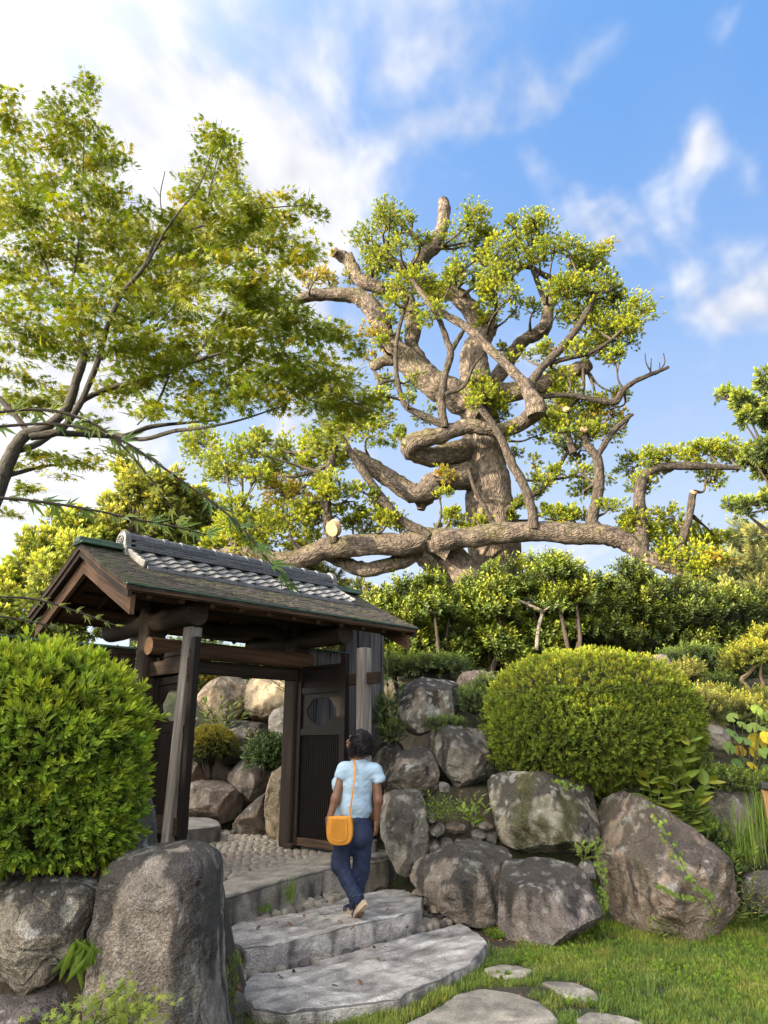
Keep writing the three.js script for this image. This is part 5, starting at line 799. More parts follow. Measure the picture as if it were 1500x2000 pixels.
plantMass('garden_shrub', 'low green cover behind the speckled boulder', [lobe(850, 1308, 12.2, 70, 16, .6), lobe(770, 1312, 12.5, 40, 20, .5)], 700, hedgeShoots, M.leaf, .8, [.12, .16, .018], [.05, .075, .014], { core: .5, stray: .2 });
plantMass('garden_shrub', 'dense dim undergrowth beneath the hedge behind the clipped dome', [lobe(980, 1285, 15.2, 90, 34, .6), lobe(1110, 1275, 15.6, 90, 36, .6), lobe(1230, 1275, 16, 90, 36, .6), lobe(870, 1290, 15, 80, 30, .6)], 1700, hedgeShoots, M.glossy, 1.3, [.07, .095, .016], [.03, .045, .012], { core: .75 });
plantMass('garden_shrub', 'pale yellow shrub beside the clipped dome', [lobe(1375, 1400, 10.8, 28, 45, .4), lobe(1340, 1330, 12, 30, 30, .4)], 700, hedgeShoots, M.leaf, .7, [.23, .22, .05], [.10, .11, .02], { core: .4, shell: .6 });
plantMass('garden_shrub', 'sunlit yellow shrub with curved bare trunks at the bank top', [lobe(1468, 1290, 12, 44, 26, .4), lobe(1492, 1262, 12.2, 22, 30, .3), lobe(1440, 1300, 12, 20, 10, .2)], 800, hedgeShoots, M.leaf, .75, [.32, .30, .03], [.14, .15, .02], { core: .35, shell: .6 });
{ const t = scene.children.find((o) => o.userData.label?.startsWith('sunlit yellow shrub')); for (const l of [[[1470, 1362, 5], [1458, 1340, 5], [1448, 1328, 5], [1462, 1315, 4], [1475, 1300, 3]], [[1478, 1365, 4], [1490, 1340, 4], [1485, 1318, 3], [1488, 1295, 2]]]) limb(t, 'trunk', l, 11.9, std({ color: C(.46, .32, .2), map: T.barkCol }), { radial: 8, rings: 12 }); }

// ---------------------------------------------------------------- trees beyond the garden
const farShoots = [0, 1, 2].map(() => shoot(11, .26, .12, 1.1, .3, { tip: true, bend: .3, r: .008, c: (t, k) => mixC([k * .7, k * .72, k * .7], [k * 1.1, k * 1.1, k], t) }));
const needleShoots = [0, 1].map(() => shoot(22, .24, .03, .9, .32, { from: 0, bend: .05, r: .008, c: (t, k) => mixC([k * .6, k * .64, k * .6], [k * 1.15, k * 1.15, k], t) }));
function farTree(name, label, list, trunk, d0, light, dark, dens, size, geos = farShoots, o = {}) {
  const t = thing(name, label, 'tree', at(trunk[0][0], trunk[0][1], d0).setY(4)); const [p, r] = limbPts(trunk, d0); p[0].y = 4;
  inTree(t, mesh('trunk', tube(p, r, { radial: 9, step: .4, caps: true }), M.twig, t));
  for (const [x, y, rad] of list) { const j = trunk[Math.min(trunk.length - 1, 1 + Math.floor(rnd() * (trunk.length - 1)))]; limb(t, 'limb', [[j[0], j[1], j[2] * .45], [(j[0] + x) / 2 + rr(-8, 8), (j[1] + y) / 2 + rr(0, 12), j[2] * .3], [x, y, 1]], d0, M.twig, { radial: 6, step: .6 }); }
  const items = [];
  for (const [x, y, rad] of list) { const s0 = scaleAt(y, d0), dz = rr(-1.5, 1.5), ctr = at(x, y, d0 + dz), n = Math.round(rad * rad * dens), sub = [...Array(Math.max(3, Math.round(rad / 6)))].map(() => rndDir().multiplyScalar(rr(.3, .85)));
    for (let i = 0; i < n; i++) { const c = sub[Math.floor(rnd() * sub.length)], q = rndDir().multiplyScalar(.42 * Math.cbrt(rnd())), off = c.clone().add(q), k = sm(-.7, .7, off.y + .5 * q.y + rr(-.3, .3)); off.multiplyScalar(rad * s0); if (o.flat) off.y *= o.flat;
      items.push({ p: ctr.clone().add(off), dir: q.normalize().multiplyScalar(.8).add(new V3(rr(-.5, .5), rr(0, .8), rr(-.5, .5))).normalize(), s: size * rr(.7, 1.3), c: tint(mixC(dark, light, k).map((q) => q * (o.lift ?? 1.6)), .25) }); } }  // clump tops lighter, undersides darker, shading put into the leaf colours
  const g = new THREE.Group(); g.name = 'crown'; g.userData.kind = 'stuff'; t.add(g); inTree(t, g); scatter('leaves', g, geos, o.mat ?? M.leaf, items); return t;
}
farTree('broadleaf_tree', 'yellow green tree rising behind the dark gable', [[270, 960, 44], [230, 1000, 48], [310, 990, 46], [200, 1040, 46], [290, 1040, 50], [340, 950, 34], [250, 925, 26], [330, 1030, 40], [215, 1075, 40], [380, 980, 30], [370, 1030, 30]], [[262, 1300, 9], [262, 1180, 8], [258, 1100, 6], [255, 1040, 5], [265, 980, 3]], 33, [.27, .27, .035], [.12, .14, .02], .24, .78);
farTree('broadleaf_tree', 'bright tree low behind the dark fence and gable', [[130, 1030, 40], [100, 1070, 46], [60, 1110, 50], [150, 1090, 50], [30, 1160, 48], [100, 1140, 55], [20, 1210, 46], [180, 1050, 34], [80, 1200, 50], [160, 1150, 46], [140, 1210, 50], [210, 1200, 46], [-20, 1180, 50]], [[110, 1320, 9], [112, 1220, 8], [116, 1150, 6], [122, 1090, 4]], 30, [.27, .28, .03], [.11, .14, .02], .24, .75);
farTree('broadleaf_tree', 'thin tree between gable and camphor limb', [[400, 1000, 30], [430, 1050, 34], [380, 1060, 34], [350, 1075, 28], [460, 1085, 26]], [[420, 1300, 7], [418, 1160, 6], [415, 1090, 4], [408, 1030, 3]], 36, [.24, .25, .04], [.11, .13, .025], .22, .8);
farTree('broadleaf_tree', 'soft green tree behind the right roof corner', [[690, 1155, 26], [650, 1150, 28], [720, 1180, 24], [760, 1160, 18], [680, 1190, 34], [640, 1200, 36], [735, 1210, 30], [620, 1130, 20], [600, 1170, 24]], [[690, 1330, 6], [690, 1230, 5], [688, 1180, 3]], 38, [.20, .21, .06], [.09, .11, .04], .24, .8);
farTree('pine_tree', 'small spreading pine under the low camphor limb', [[590, 1110, 24], [620, 1105, 24], [640, 1125, 20], [560, 1120, 20], [650, 1140, 16]], [[650, 1320, 5], [645, 1200, 5], [640, 1150, 4], [610, 1120, 3]], 28, [.20, .19, .035], [.075, .085, .02], .14, .9, needleShoots, { flat: .55, mat: M.needle });
farTree('conifer_tree', 'tall hazy conifer at the far corner behind the hedge', [[1445, 1040, 30], [1430, 1075, 34], [1460, 1080, 34], [1415, 1110, 34], [1470, 1120, 40], [1430, 1140, 40], [1400, 1150, 34], [1480, 1165, 44], [1440, 1190, 40]], [[1448, 1330, 8], [1447, 1200, 7], [1446, 1100, 5], [1445, 1030, 2]], 48, [.17, .175, .06], [.055, .07, .03], .17, 1.3, needleShoots, { mat: M.needle });
farTree('conifer_tree', 'hazy conifer behind the end of the camphor limb', [[1495, 1050, 30], [1500, 1090, 34], [1510, 1130, 40], [1500, 1180, 44], [1530, 1170, 40]], [[1505, 1330, 8], [1505, 1200, 7], [1504, 1040, 2]], 46, [.19, .19, .06], [.065, .08, .03], .17, 1.3, needleShoots, { mat: M.needle });
farTree('broadleaf_tree', 'low distant tree filling the gap behind the far hedge', [[1370, 1110, 24], [1390, 1140, 34], [1350, 1150, 30], [1330, 1160, 26], [1290, 1160, 26], [1250, 1165, 24], [1420, 1170, 34]], [[1370, 1330, 6], [1370, 1200, 5], [1370, 1120, 2]], 42, [.19, .20, .05], [.08, .10, .03], .25, .85);
{ // pine branches that reach in at the far edge
  const t = farTree('broadleaf_tree', 'dark leafy tree whose branches reach in beside the conifers', [[1420, 772, 16], [1448, 782, 20], [1480, 790, 26], [1500, 760, 26], [1470, 815, 18], [1500, 830, 28], [1485, 880, 30], [1500, 920, 30], [1470, 895, 20], [1435, 985, 14], [1460, 985, 16], [1490, 980, 18], [1510, 870, 34], [1400, 775, 8], [1450, 1005, 10], [1530, 800, 40], [1530, 960, 36], [1440, 800, 12], [1500, 735, 18]], [[1620, 1330, 20], [1612, 1100, 17], [1600, 950, 14], [1590, 800, 9], [1560, 740, 5]], 17, [.17, .20, .018], [.05, .07, .014], .22, .95, camShoots, { flat: .7 });
  for (const l of [[[1600, 960, 6], [1540, 985, 4], [1480, 985, 3], [1430, 992, 1.5]], [[1595, 820, 6], [1530, 800, 5], [1470, 790, 3], [1405, 778, 1.5]], [[1598, 900, 6], [1540, 880, 4], [1485, 880, 3]]]) limb(t, 'limb', l, 17, M.twig, { radial: 7, step: .2 });
}
{ // unseen evergreen grove out of view, placed and sized to shade the lower garden
  const t = thing('unseen_shade_grove', 'unseen dark evergreen grove out of view, placed to shade the lower garden', 'grove', new V3(-15, 0, -6)); t.userData.kind = 'stuff';
  const items = [], gs = []; for (let i = 0; i < 13; i++) { const z = 17 - i * 2.1, x = -14.5 + rr(-.8, .8), h = (z > 2 ? 7.5 : z > -1 ? 7.7 : z > -4.5 ? 6.9 : 6.4) + rr(-.35, .35); const g = new THREE.IcosahedronGeometry(1, 2); g.scale(1.35, h * .5, 1.5); g.translate(x + 15, h * .5, z + 6); gs.push(g);
    for (let k = 0; k < 500; k++) { const d = rndDir(); items.push({ p: new V3(x + 15 + d.x * 1.6, h * .5 + d.y * (h * .5 + .3), z + 6 + d.z * 1.75), dir: d, s: rr(.8, 1.6), c: tint([.05, .07, .02], .2) }); } }
  mesh('mass', merge(gs), M.core, t); scatter('leaves', t, farShoots, M.leaf, items);
}
// ---------------------------------------------------------------- lawn and small plants
rnd = mulberry(77);
{ // lawn: tufts of blades, short growth between
  const tuft = (n, h, w) => { const pos = [], col = []; for (let i = 0; i < n; i++) { const a = rr(0, 6.28), x = rr(-.03, .03), z = rr(-.03, .03), l = h * rr(.5, 1.25), bx = Math.cos(a) * l * rr(.15, .7), bz = Math.sin(a) * l * rr(.15, .7), px = -Math.sin(a) * w, pz = Math.cos(a) * w, k = rr(.7, 1.25), b = [k * .6, k * .62, k * .6], c = [k * 1.05, k, k * .9];
    const P = [[x - px, 0, z - pz], [x + px, 0, z + pz], [x + bx * .4 + px * .8, l * .6, z + bz * .4 + pz * .8], [x + bx * .4 - px * .8, l * .6, z + bz * .4 - pz * .8], [x + bx, l * .92, z + bz]]; for (const q of [0, 1, 2, 0, 2, 3, 3, 2, 4]) { pos.push(...P[q]); col.push(...(q < 2 ? b : c)); } } return geoFrom(pos, null, null, col); };
  const tufts = [0, 1, 2, 3].map(() => tuft(9, .055, .0028)), items = [], inPoly = (p, x, y) => { let c = false; for (let i = 0, j = p.length - 1; i < p.length; j = i++) if (p[i][1] > y !== p[j][1] > y && x < ((p[j][0] - p[i][0]) * (y - p[i][1])) / (p[j][1] - p[i][1]) + p[i][0]) c = !c; return c; };
  const pix = (x, y, z) => { const d = -z * CP + (y - EYE) * SP, v = (y - EYE) * CP + z * SP; return [750 + F * x / d, 1000 - F * (v) / d]; };
  const slabPoly = [[440, 2010], [466, 1925], [470, 1800], [800, 1720], [830, 1760], [930, 1800], [958, 1838], [935, 1868], [860, 1908], [780, 1948], [690, 1970], [600, 1982], [520, 1990]];
  const soil = [[840, 1850, 60, 22], [560, 1990, 60, 12], [930, 1965, 40, 16], [890, 1820, 40, 20], [800, 1790, 30, 18], [1130, 1975, 50, 8], [985, 1845, 45, 14], [1180, 1838, 60, 8], [1020, 1935, 80, 10], [1330, 1900, 30, 8]];
  for (let i = 0; i < 90000 && items.length < 48000; i++) {
    const x = rr(-1.3, 7.5), d = 4.6 + Math.pow(rnd(), .9) * 5.4, y = gh(x, d); if (y > .35) continue; const [px, py] = pix(x, y, -d); if (px < 430) continue;
    if (inPoly(slabPoly, px, py) || STEPPERS.some(([, p]) => inPoly(p, px, py + rr(-4, 4)))) continue;
    if (soil.some(([a, b, w, h]) => ((px - a) / w) ** 2 + ((py - b) / h) ** 2 < rr(.5, 1.1))) continue;
    if (px < 840 && py < 1850) continue;
    const n = fbm(x * 1.1, d * 1.1, 4, 4), tall = sm(8.0, 8.9, d) * .7 + sm(.1, .35, n) * .4; if (n < -.28 && rnd() < .7) continue;
    items.push({ p: new V3(x, y - .005, -d), dir: new V3(rr(-.2, .2), 1, rr(-.2, .2)).normalize(), s: rr(.55, 1.1) * (1 + tall), c: tint(mixC(mixC([.15, .25, .035], [.30, .37, .06], sm(-.2, .3, n + rr(-.2, .2))), [.32, .35, .075], sm(.1, .4, fbm(x * 2.3, d * 2.3, 31, 4) + rr(-.12, .12))), .25) });
  }
  const lawn = new THREE.Group(); lawn.name = 'grass'; scene.add(lawn); tag(lawn, 'bright green lawn grass round the stepping stones', 'grass'); stuff(lawn); scatter('blades', lawn, tufts, M.grass, items);
  // clover-like cover at the foot of the rocks
  const clover = [0, 1].map(() => shoot(6, .03, .026, .9, .03, { bend: .2 })), cl = [];
  for (let i = 0; i < 5200; i++) { const x = rr(.9, 5.2), d = rr(6.0, 8.9), y = gh(x, d); if (y > .4) continue; const [px, py] = pix(x, y, -d); if (STEPPERS.some(([, p]) => inPoly(p, px, py)) || inPoly(slabPoly, px, py) || fbm(x * 1.7, d * 1.7, 9, 3) < .05) continue; cl.push({ p: new V3(x, y, -d), dir: new V3(rr(-.3, .3), 1, rr(-.3, .3)).normalize(), s: rr(.7, 1.3), c: tint([.20, .32, .03], .3) }); }
  const c = new THREE.Group(); c.name = 'ground_cover'; scene.add(c); tag(c, 'small round-leaved weeds mixed into the lawn', 'ground cover'); stuff(c); scatter('leaves', c, clover, M.leaf, cl);
  // dead leaves
  const lg = [0, 1, 2].map(() => gather([{ leaf: longLeaf(.06, .03, .6, .5), m: new THREE.Matrix4(), c: 1 }])), dl = [];
  const drop = (n, fx, fy, rx, ry, y0) => { for (let i = 0; i < n; i++) { const px = fx + rr(-1, 1) * rx, py = fy + rr(-1, 1) * ry, Y = (1000 - py) / F; let yy = y0; const k = (yy - EYE) / (Y * CP + SP), p = new V3((px - 750) / F * k, yy + .012, -(CP - Y * SP) * k); if (y0 === 0) p.y = gh(p.x, -p.z) + .012; dl.push({ p, q: new THREE.Quaternion().setFromEuler(new THREE.Euler(rr(-1.9, -1.2), rr(-.5, .5), rr(0, 6.28))), s: rr(.5, 1.1), c: tint(rnd() < .15 ? [.45, .28, .05] : [.20, .095, .04], .4) }); } };
  drop(150, 560, 1990, 110, 14, 0); drop(90, 850, 1815, 70, 40, 0); drop(110, 1150, 1900, 350, 90, 0); drop(50, 1250, 1815, 220, 14, 0); drop(60, 985, 1835, 60, 20, 0); drop(60, 800, 1745, 50, 30, .12); drop(120, 100, 1695, 120, 12, .99); drop(14, 650, 1790, 150, 30, .29); drop(12, 700, 1880, 180, 50, .115);
  const l = new THREE.Group(); l.name = 'leaf_litter'; scene.add(l); tag(l, 'fallen brown leaves gathered at step edges and rock feet', 'leaf litter'); stuff(l); scatter('leaves', l, lg, M.grass, dl);
}
// a plant of single leaves on stems traced through the air
const leafShape = [[.30, .12], [.42, .2], [.25, .3], [.36, .05]].map(([w, b]) => { const l = longLeaf(1, w, b, .2), g = gather([{ leaf: l, m: new THREE.Matrix4(), c: 1 }]); g.deleteAttribute('color'); g.computeVertexNormals(); return [g, l]; });
function plant(name, label, cat, stems, d, o) {
  const P = stems.map((s) => limbPts(s.map(([x, y, z = 0]) => [x, y, 1, z]), d)), t = thing(name, label, cat, P[0][0][0].clone()), s1 = scaleAt(stems[0][0][1], d), merged = [], tubes = [];
  const mats = o.parts && [0, 1, 2, 3].map((k) => { const m = leafMat(.4, .55); m.vertexColors = false; m.color.copy(tint(k === 3 && o.col2 ? o.col2 : o.col, .2, .1)); return m; });
  P.forEach(([p]) => {
    const c = new THREE.CatmullRomCurve3(p, false, 'centripetal'); tubes.push(tube(p, p.map((_, i) => (o.stem ?? 1.4) * s1 * lerp(1, .4, i / (p.length - 1))), { radial: 6, rings: 12, wob: .05 }));
    for (let i = 0; i < o.n; i++) {
      const u = lerp(o.from ?? .15, 1, i / Math.max(1, o.n - 1)), q = c.getPoint(u), tan = c.getTangent(u), a = i * 2.4 + rr(-.4, .4), side = new V3(Math.cos(a), 0, Math.sin(a) * .8 + .25);
      const dir = side.multiplyScalar(o.spread ?? 1).addScaledVector(tan, lerp(.35, 1.1, u * u)).add(new V3(0, o.rise ?? .1, 0)).normalize(), Z = new V3(rr(-.3, .3), 1, rr(0, .6)).normalize(), X = dir.clone().cross(Z).normalize(), Q1 = new THREE.Quaternion().setFromRotationMatrix(new THREE.Matrix4().makeBasis(X, dir, X.clone().cross(dir)));
      const S = o.len * s1 * rr(.7, 1.15) * lerp(1, o.tipScale ?? .7, u), k = Math.floor(rnd() * 4), pos = q.clone().sub(t.position);
      const sc = new V3(S * (o.wide ?? 1), S, S);
      if (o.parts) { const m = mesh('leaf', leafShape[k][0], mats[Math.floor(rnd() * 4)], t); m.position.copy(pos); m.quaternion.copy(Q1); m.scale.copy(sc); }
      else merged.push({ leaf: leafShape[k][1], m: new THREE.Matrix4().compose(pos, Q1, sc), c: tint(o.col2 && rnd() < .2 ? o.col2 : o.col, .25).toArray() });
    }
  });
  inTree(t, mesh('stem', merge(tubes), o.stemMat ?? M.stem, t)); if (merged.length) mesh('foliage', gather(merged), M.leaf, t);
  return t;
}
M.stem = std({ color: C(.12, .14, .04), roughness: .8 });
const LG = [.20, .29, .035], LY = [.34, .38, .04], LD = [.09, .16, .03];
plant('broadleaf_shrub', 'broad-leaved upright shrub between clipped dome and great boulder', 'shrub', [[[1290, 1600], [1285, 1520], [1288, 1430]], [[1310, 1600], [1330, 1500], [1352, 1440]], [[1320, 1610], [1350, 1560], [1388, 1525]], [[1280, 1600], [1268, 1540], [1262, 1480]], [[1300, 1610], [1310, 1560], [1318, 1505]], [[1330, 1620], [1350, 1590], [1362, 1560]], [[1270, 1590], [1300, 1570], [1335, 1535]]], 8.75, { n: 15, len: 50, wide: 1.45, col: LG, col2: LY, parts: true, from: .05, rise: 0 });
plant('fern_clump', 'feathery green clump growing in the rock gap above infill stones', 'fern', [...Array(13)].map((_, i) => [[845 + i * 5, 1605], [840 + i * 5 + (i - 6) * 3, 1575], [832 + i * 6 + (i - 6) * 5, 1545 + (i % 3) * 12]]), 8.95, { n: 20, len: 13, col: LG, stem: .6, from: .1, wide: 1.1, tipScale: .5 });
plant('leafy_weed', 'leafy weed with rounded leaves beside the square mossy boulder', 'weed', [[[925, 1615], [930, 1590], [932, 1570]], [[925, 1615], [915, 1595], [905, 1580]], [[930, 1615], [945, 1590], [952, 1572]], [[925, 1615], [922, 1585], [940, 1555]]], 8.8, { n: 6, len: 26, col: LG, wide: 1.5, parts: true });
plant('leafy_sprout', 'fresh green rosette rooted between square and great boulders', 'weed', [[[1138, 1685], [1132, 1668], [1122, 1652]], [[1140, 1685], [1145, 1665], [1150, 1650]], [[1138, 1685], [1136, 1662], [1136, 1646]]], 8.2, { n: 7, len: 27, col: LG, col2: LY, parts: true, wide: 1.1 });
plant('tall_weed', 'tall single-stemmed weed before the grey board fence', 'weed', [[[765, 1450], [760, 1390], [757, 1330], [756, 1275]], [[765, 1450], [775, 1400], [782, 1340]], [[760, 1450], [748, 1420], [742, 1380]]], 10.2, { n: 13, len: 26, col: [.14, .21, .05], parts: true, from: .2, wide: 1.1 });
plant('leafy_shrub', 'broad-leaved green shrub before the rounded tan boulder', 'shrub', [[[430, 1418], [415, 1395], [398, 1368]], [[435, 1418], [435, 1390], [432, 1365]], [[440, 1418], [462, 1390], [478, 1360]], [[440, 1420], [470, 1405], [486, 1385]], [[430, 1420], [410, 1405], [400, 1390]], [[440, 1418], [450, 1395], [455, 1375]]], 13.6, { n: 12, len: 21, col: LG, col2: LY, from: .1, wide: 1.25, parts: true });
plant('young_plant', 'small plant with yellowing leaves on the rock ledge', 'weed', [[[492, 1452], [488, 1438], [484, 1425]], [[492, 1452], [497, 1440], [500, 1430]]], 13.0, { n: 6, len: 13, col: LY, wide: 1.2 });
plant('pine_sprig', 'drooping pine sprig beside the doorpost through the gate', 'pine branch', [[[580, 1352], [555, 1345], [525, 1325]], [[575, 1345], [550, 1330], [520, 1320]], [[580, 1356], [560, 1352], [540, 1342]]], 12.4, { n: 60, len: 12, col: LD, from: .0, wide: .22, spread: 1, stem: 1.2, rise: .3 });
// round-leaved plant on the bank, some leaves turned yellow
{
  const d = 9.6, t = thing('round_leaf_plant', 'round-leaved plant with yellow and green leaves on the bank', 'plant', at(1460, 1520, d)), disc = (() => { const pos = [[0, 0, .05]], idx = []; for (let i = 0; i <= 18; i++) { const a = .25 + i / 18 * 5.78, r = 1 + .05 * Math.sin(i * 2.7); pos.push([Math.sin(a) * r, -Math.cos(a) * r, .05 * Math.sin(i * 1.7) - .12]); } for (let i = 1; i < 19; i++) idx.push(0, i, i + 1); const g = gather([{ leaf: { pos, idx }, m: new THREE.Matrix4(), c: 1 }]); g.deleteAttribute('color'); return g; })(), stems = [];
  const mk = (c) => { const m = leafMat(.4, .5); m.vertexColors = false; m.color.setRGB(...c); return m; }, g = [mk([.16, .26, .04]), mk([.22, .31, .04]), mk([.10, .19, .035])], y = [mk([.62, .47, .025]), mk([.50, .30, .02])];
  for (const [x, py, r, c] of [[1432, 1432, 15, 0], [1452, 1445, 17, 0], [1480, 1448, 20, 3], [1475, 1470, 14, 3], [1446, 1466, 13, 4], [1470, 1495, 12, 3], [1425, 1460, 13, 0], [1495, 1425, 16, 1], [1470, 1420, 14, 1], [1498, 1470, 16, 0], [1460, 1485, 14, 2], [1440, 1490, 12, 2], [1455, 1510, 12, 2], [1485, 1510, 13, 0], [1430, 1400, 12, 1], [1490, 1395, 15, 1], [1450, 1415, 11, 1], [1498, 1440, 14, 3], [1478, 1385, 12, 1], [1500, 1500, 14, 0]]) {
    const m = mesh('leaf', disc, c > 2 ? y[c - 3] : g[c], t), p = at(x, py, d + rr(-.25, .2)); m.position.copy(p).sub(t.position); m.scale.setScalar(r * scaleAt(py, d) * .95); m.rotation.set(rr(-1.1, -.3), rr(-.5, .5), rr(-.6, .6)); const b = at(1462 + (x - 1462) * .3, 1530, d + .1); stems.push(tube([b, b.clone().lerp(p, .6).add(new V3(rr(-.05, .05), .03, 0)), p], [.006, .005, .003], { radial: 5, rings: 6, wob: 0 })); }
  inTree(t, mesh('stem', merge(stems), M.stem, t));
}
const bankPlant = (label, L, n, size, light, dark, geos = hedgeShoots) => plantMass('bank_plant', label, L, n, geos, M.leaf, size, light, dark, { core: .45, shell: .7, stray: .25, cat: 'plant' });
bankPlant('low mixed growth below the round-leaved plant', [lobe(1400, 1530, 9.3, 50, 22, .4), lobe(1460, 1540, 9.4, 50, 20, .3), lobe(1350, 1500, 9.5, 30, 30, .3)], 1000, .55, [.15, .19, .02], [.06, .085, .014]);
bankPlant('creeping plants over the back of the great boulder', [lobe(1380, 1640, 8.9, 38, 34, .3), lobe(1340, 1590, 8.9, 30, 26, .25), lobe(1420, 1700, 8.7, 22, 40, .25)], 800, .45, [.12, .18, .02], [.05, .08, .014]);
bankPlant('dark green plants under the hedge beside the crest boulder', [lobe(1350, 1300, 13, 70, 26, .5), lobe(1430, 1320, 13, 60, 26, .5), lobe(1390, 1350, 12.3, 60, 20, .4)], 900, .9, [.10, .14, .02], [.04, .065, .014]);
bankPlant('ivy-like growth between wedge boulder and clipped dome', [lobe(925, 1380, 10.5, 34, 34, .3), lobe(950, 1350, 10.8, 26, 26, .3), lobe(870, 1420, 10.2, 40, 9, .25)], 700, .5, [.11, .16, .02], [.045, .07, .014]);
bankPlant('green growth in the corner of fence and speckled boulder', [lobe(765, 1440, 10.3, 22, 26, .25), lobe(752, 1400, 10.6, 16, 40, .2)], 350, .5, [.09, .13, .02], [.04, .06, .014]);
bankPlant('drooping green fringe beneath the clipped dome', [lobe(1180, 1530, 9.2, 40, 22, .3), lobe(1235, 1545, 9.1, 44, 26, .3), lobe(1000, 1500, 9.5, 40, 14, .3)], 600, .5, [.12, .16, .018], [.045, .06, .012], azShoots.map((g) => g));
bankPlant('yellowish herbs on the bank beneath the sunlit shrub', [lobe(1440, 1400, 11.2, 60, 36, .5), lobe(1490, 1380, 11.5, 40, 30, .5), lobe(1400, 1370, 11.6, 30, 24, .4)], 900, .6, [.22, .22, .03], [.09, .10, .018]);
bankPlant('mixed low shrubs on the bank beyond the round-leaved plant', [lobe(1600, 1440, 10, 90, 60, .6), lobe(1720, 1460, 10, 90, 70, .6), lobe(1640, 1380, 11.5, 100, 50, .7), lobe(1560, 1560, 9.4, 60, 40, .4), lobe(1680, 1580, 9.4, 80, 50, .5)], 2200, .9, [.12, .17, .02], [.05, .075, .014]);
{ // long grasses and flowering weeds at the far side
  const blades = (name, label, cx, cy, w, h, n, d, col, o = {}) => { const t = thing(name, label, 'grass clump', at(cx, cy, d)), l = [], s = scaleAt(cy, d); for (let i = 0; i < n; i++) { const a = rr(-.55, .55) + (o.tilt ?? 0), x = rr(-w, w) * s, L = h * s * rr(.55, 1.1); l.push({ leaf: longLeaf(L, (o.wid ?? .012) * rr(.7, 1.2), rr(.1, .6), .2), m: new THREE.Matrix4().makeTranslation(x, 0, rr(-.12, .12)).multiply(turned(rr(-.3, .5), rr(0, 6.28), 0)).multiply(turned(0, 0, 0)), c: tint(col, .25).toArray() }); } mesh('blades', gather(l), M.grass, t); return t; };
  blades('grass_clump', 'tall green grass clump in front of the pale lichened boulder', 1470, 1690, 26, 125, 90, 8.6, [.17, .26, .03]);
  blades('grass_clump', 'tall grass clump by the wooden sign', 1500, 1640, 20, 110, 60, 8.9, [.18, .27, .03]);
  blades('grass_clump', 'short grass tuft growing on the long kerb', 566, 1762, 9, 46, 60, 7.85, [.16, .25, .03], { wid: .006 });
  blades('grass_clump', 'little leafy tuft at the foot of the kerb', 518, 1778, 11, 12, 40, 7.6, [.14, .24, .03], { wid: .012 });
  blades('grass_clump', 'grass clump at the foot of the standing stone', 455, 1998, 16, 44, 80, 5.75, [.17, .26, .03], { wid: .007 });
  blades('grass_clump', 'single tall grass stalk in the lawn', 1270, 1960, 8, 75, 14, 6.3, [.20, .28, .05], { wid: .006 });
  plant('flowering_weed', 'tall thin weeds with yellowish heads beside the great boulder', 'weed', [[[1430, 1790], [1440, 1700], [1430, 1655]], [[1450, 1800], [1470, 1720], [1478, 1650]], [[1470, 1810], [1468, 1740], [1480, 1700]], [[1440, 1800], [1455, 1760], [1450, 1725]], [[1480, 1800], [1490, 1750], [1485, 1690]]], 8.2, { n: 34, len: 17, col: [.22, .30, .04], col2: [.42, .40, .10], from: .1, wide: .7, stem: .8, tipScale: .4 });
  plant('flowering_weed', 'bushy low weeds at the base of the great boulder', 'weed', [...Array(12)].map((_, i) => [[1275 + i * 10, 1825 + (i % 3) * 4], [1270 + i * 11, 1805], [1268 + i * 12, 1790 - (i % 3) * 8]]), 7.85, { n: 12, len: 11, col: [.24, .34, .04], from: .1, wide: 1.2, stem: .6 });
}
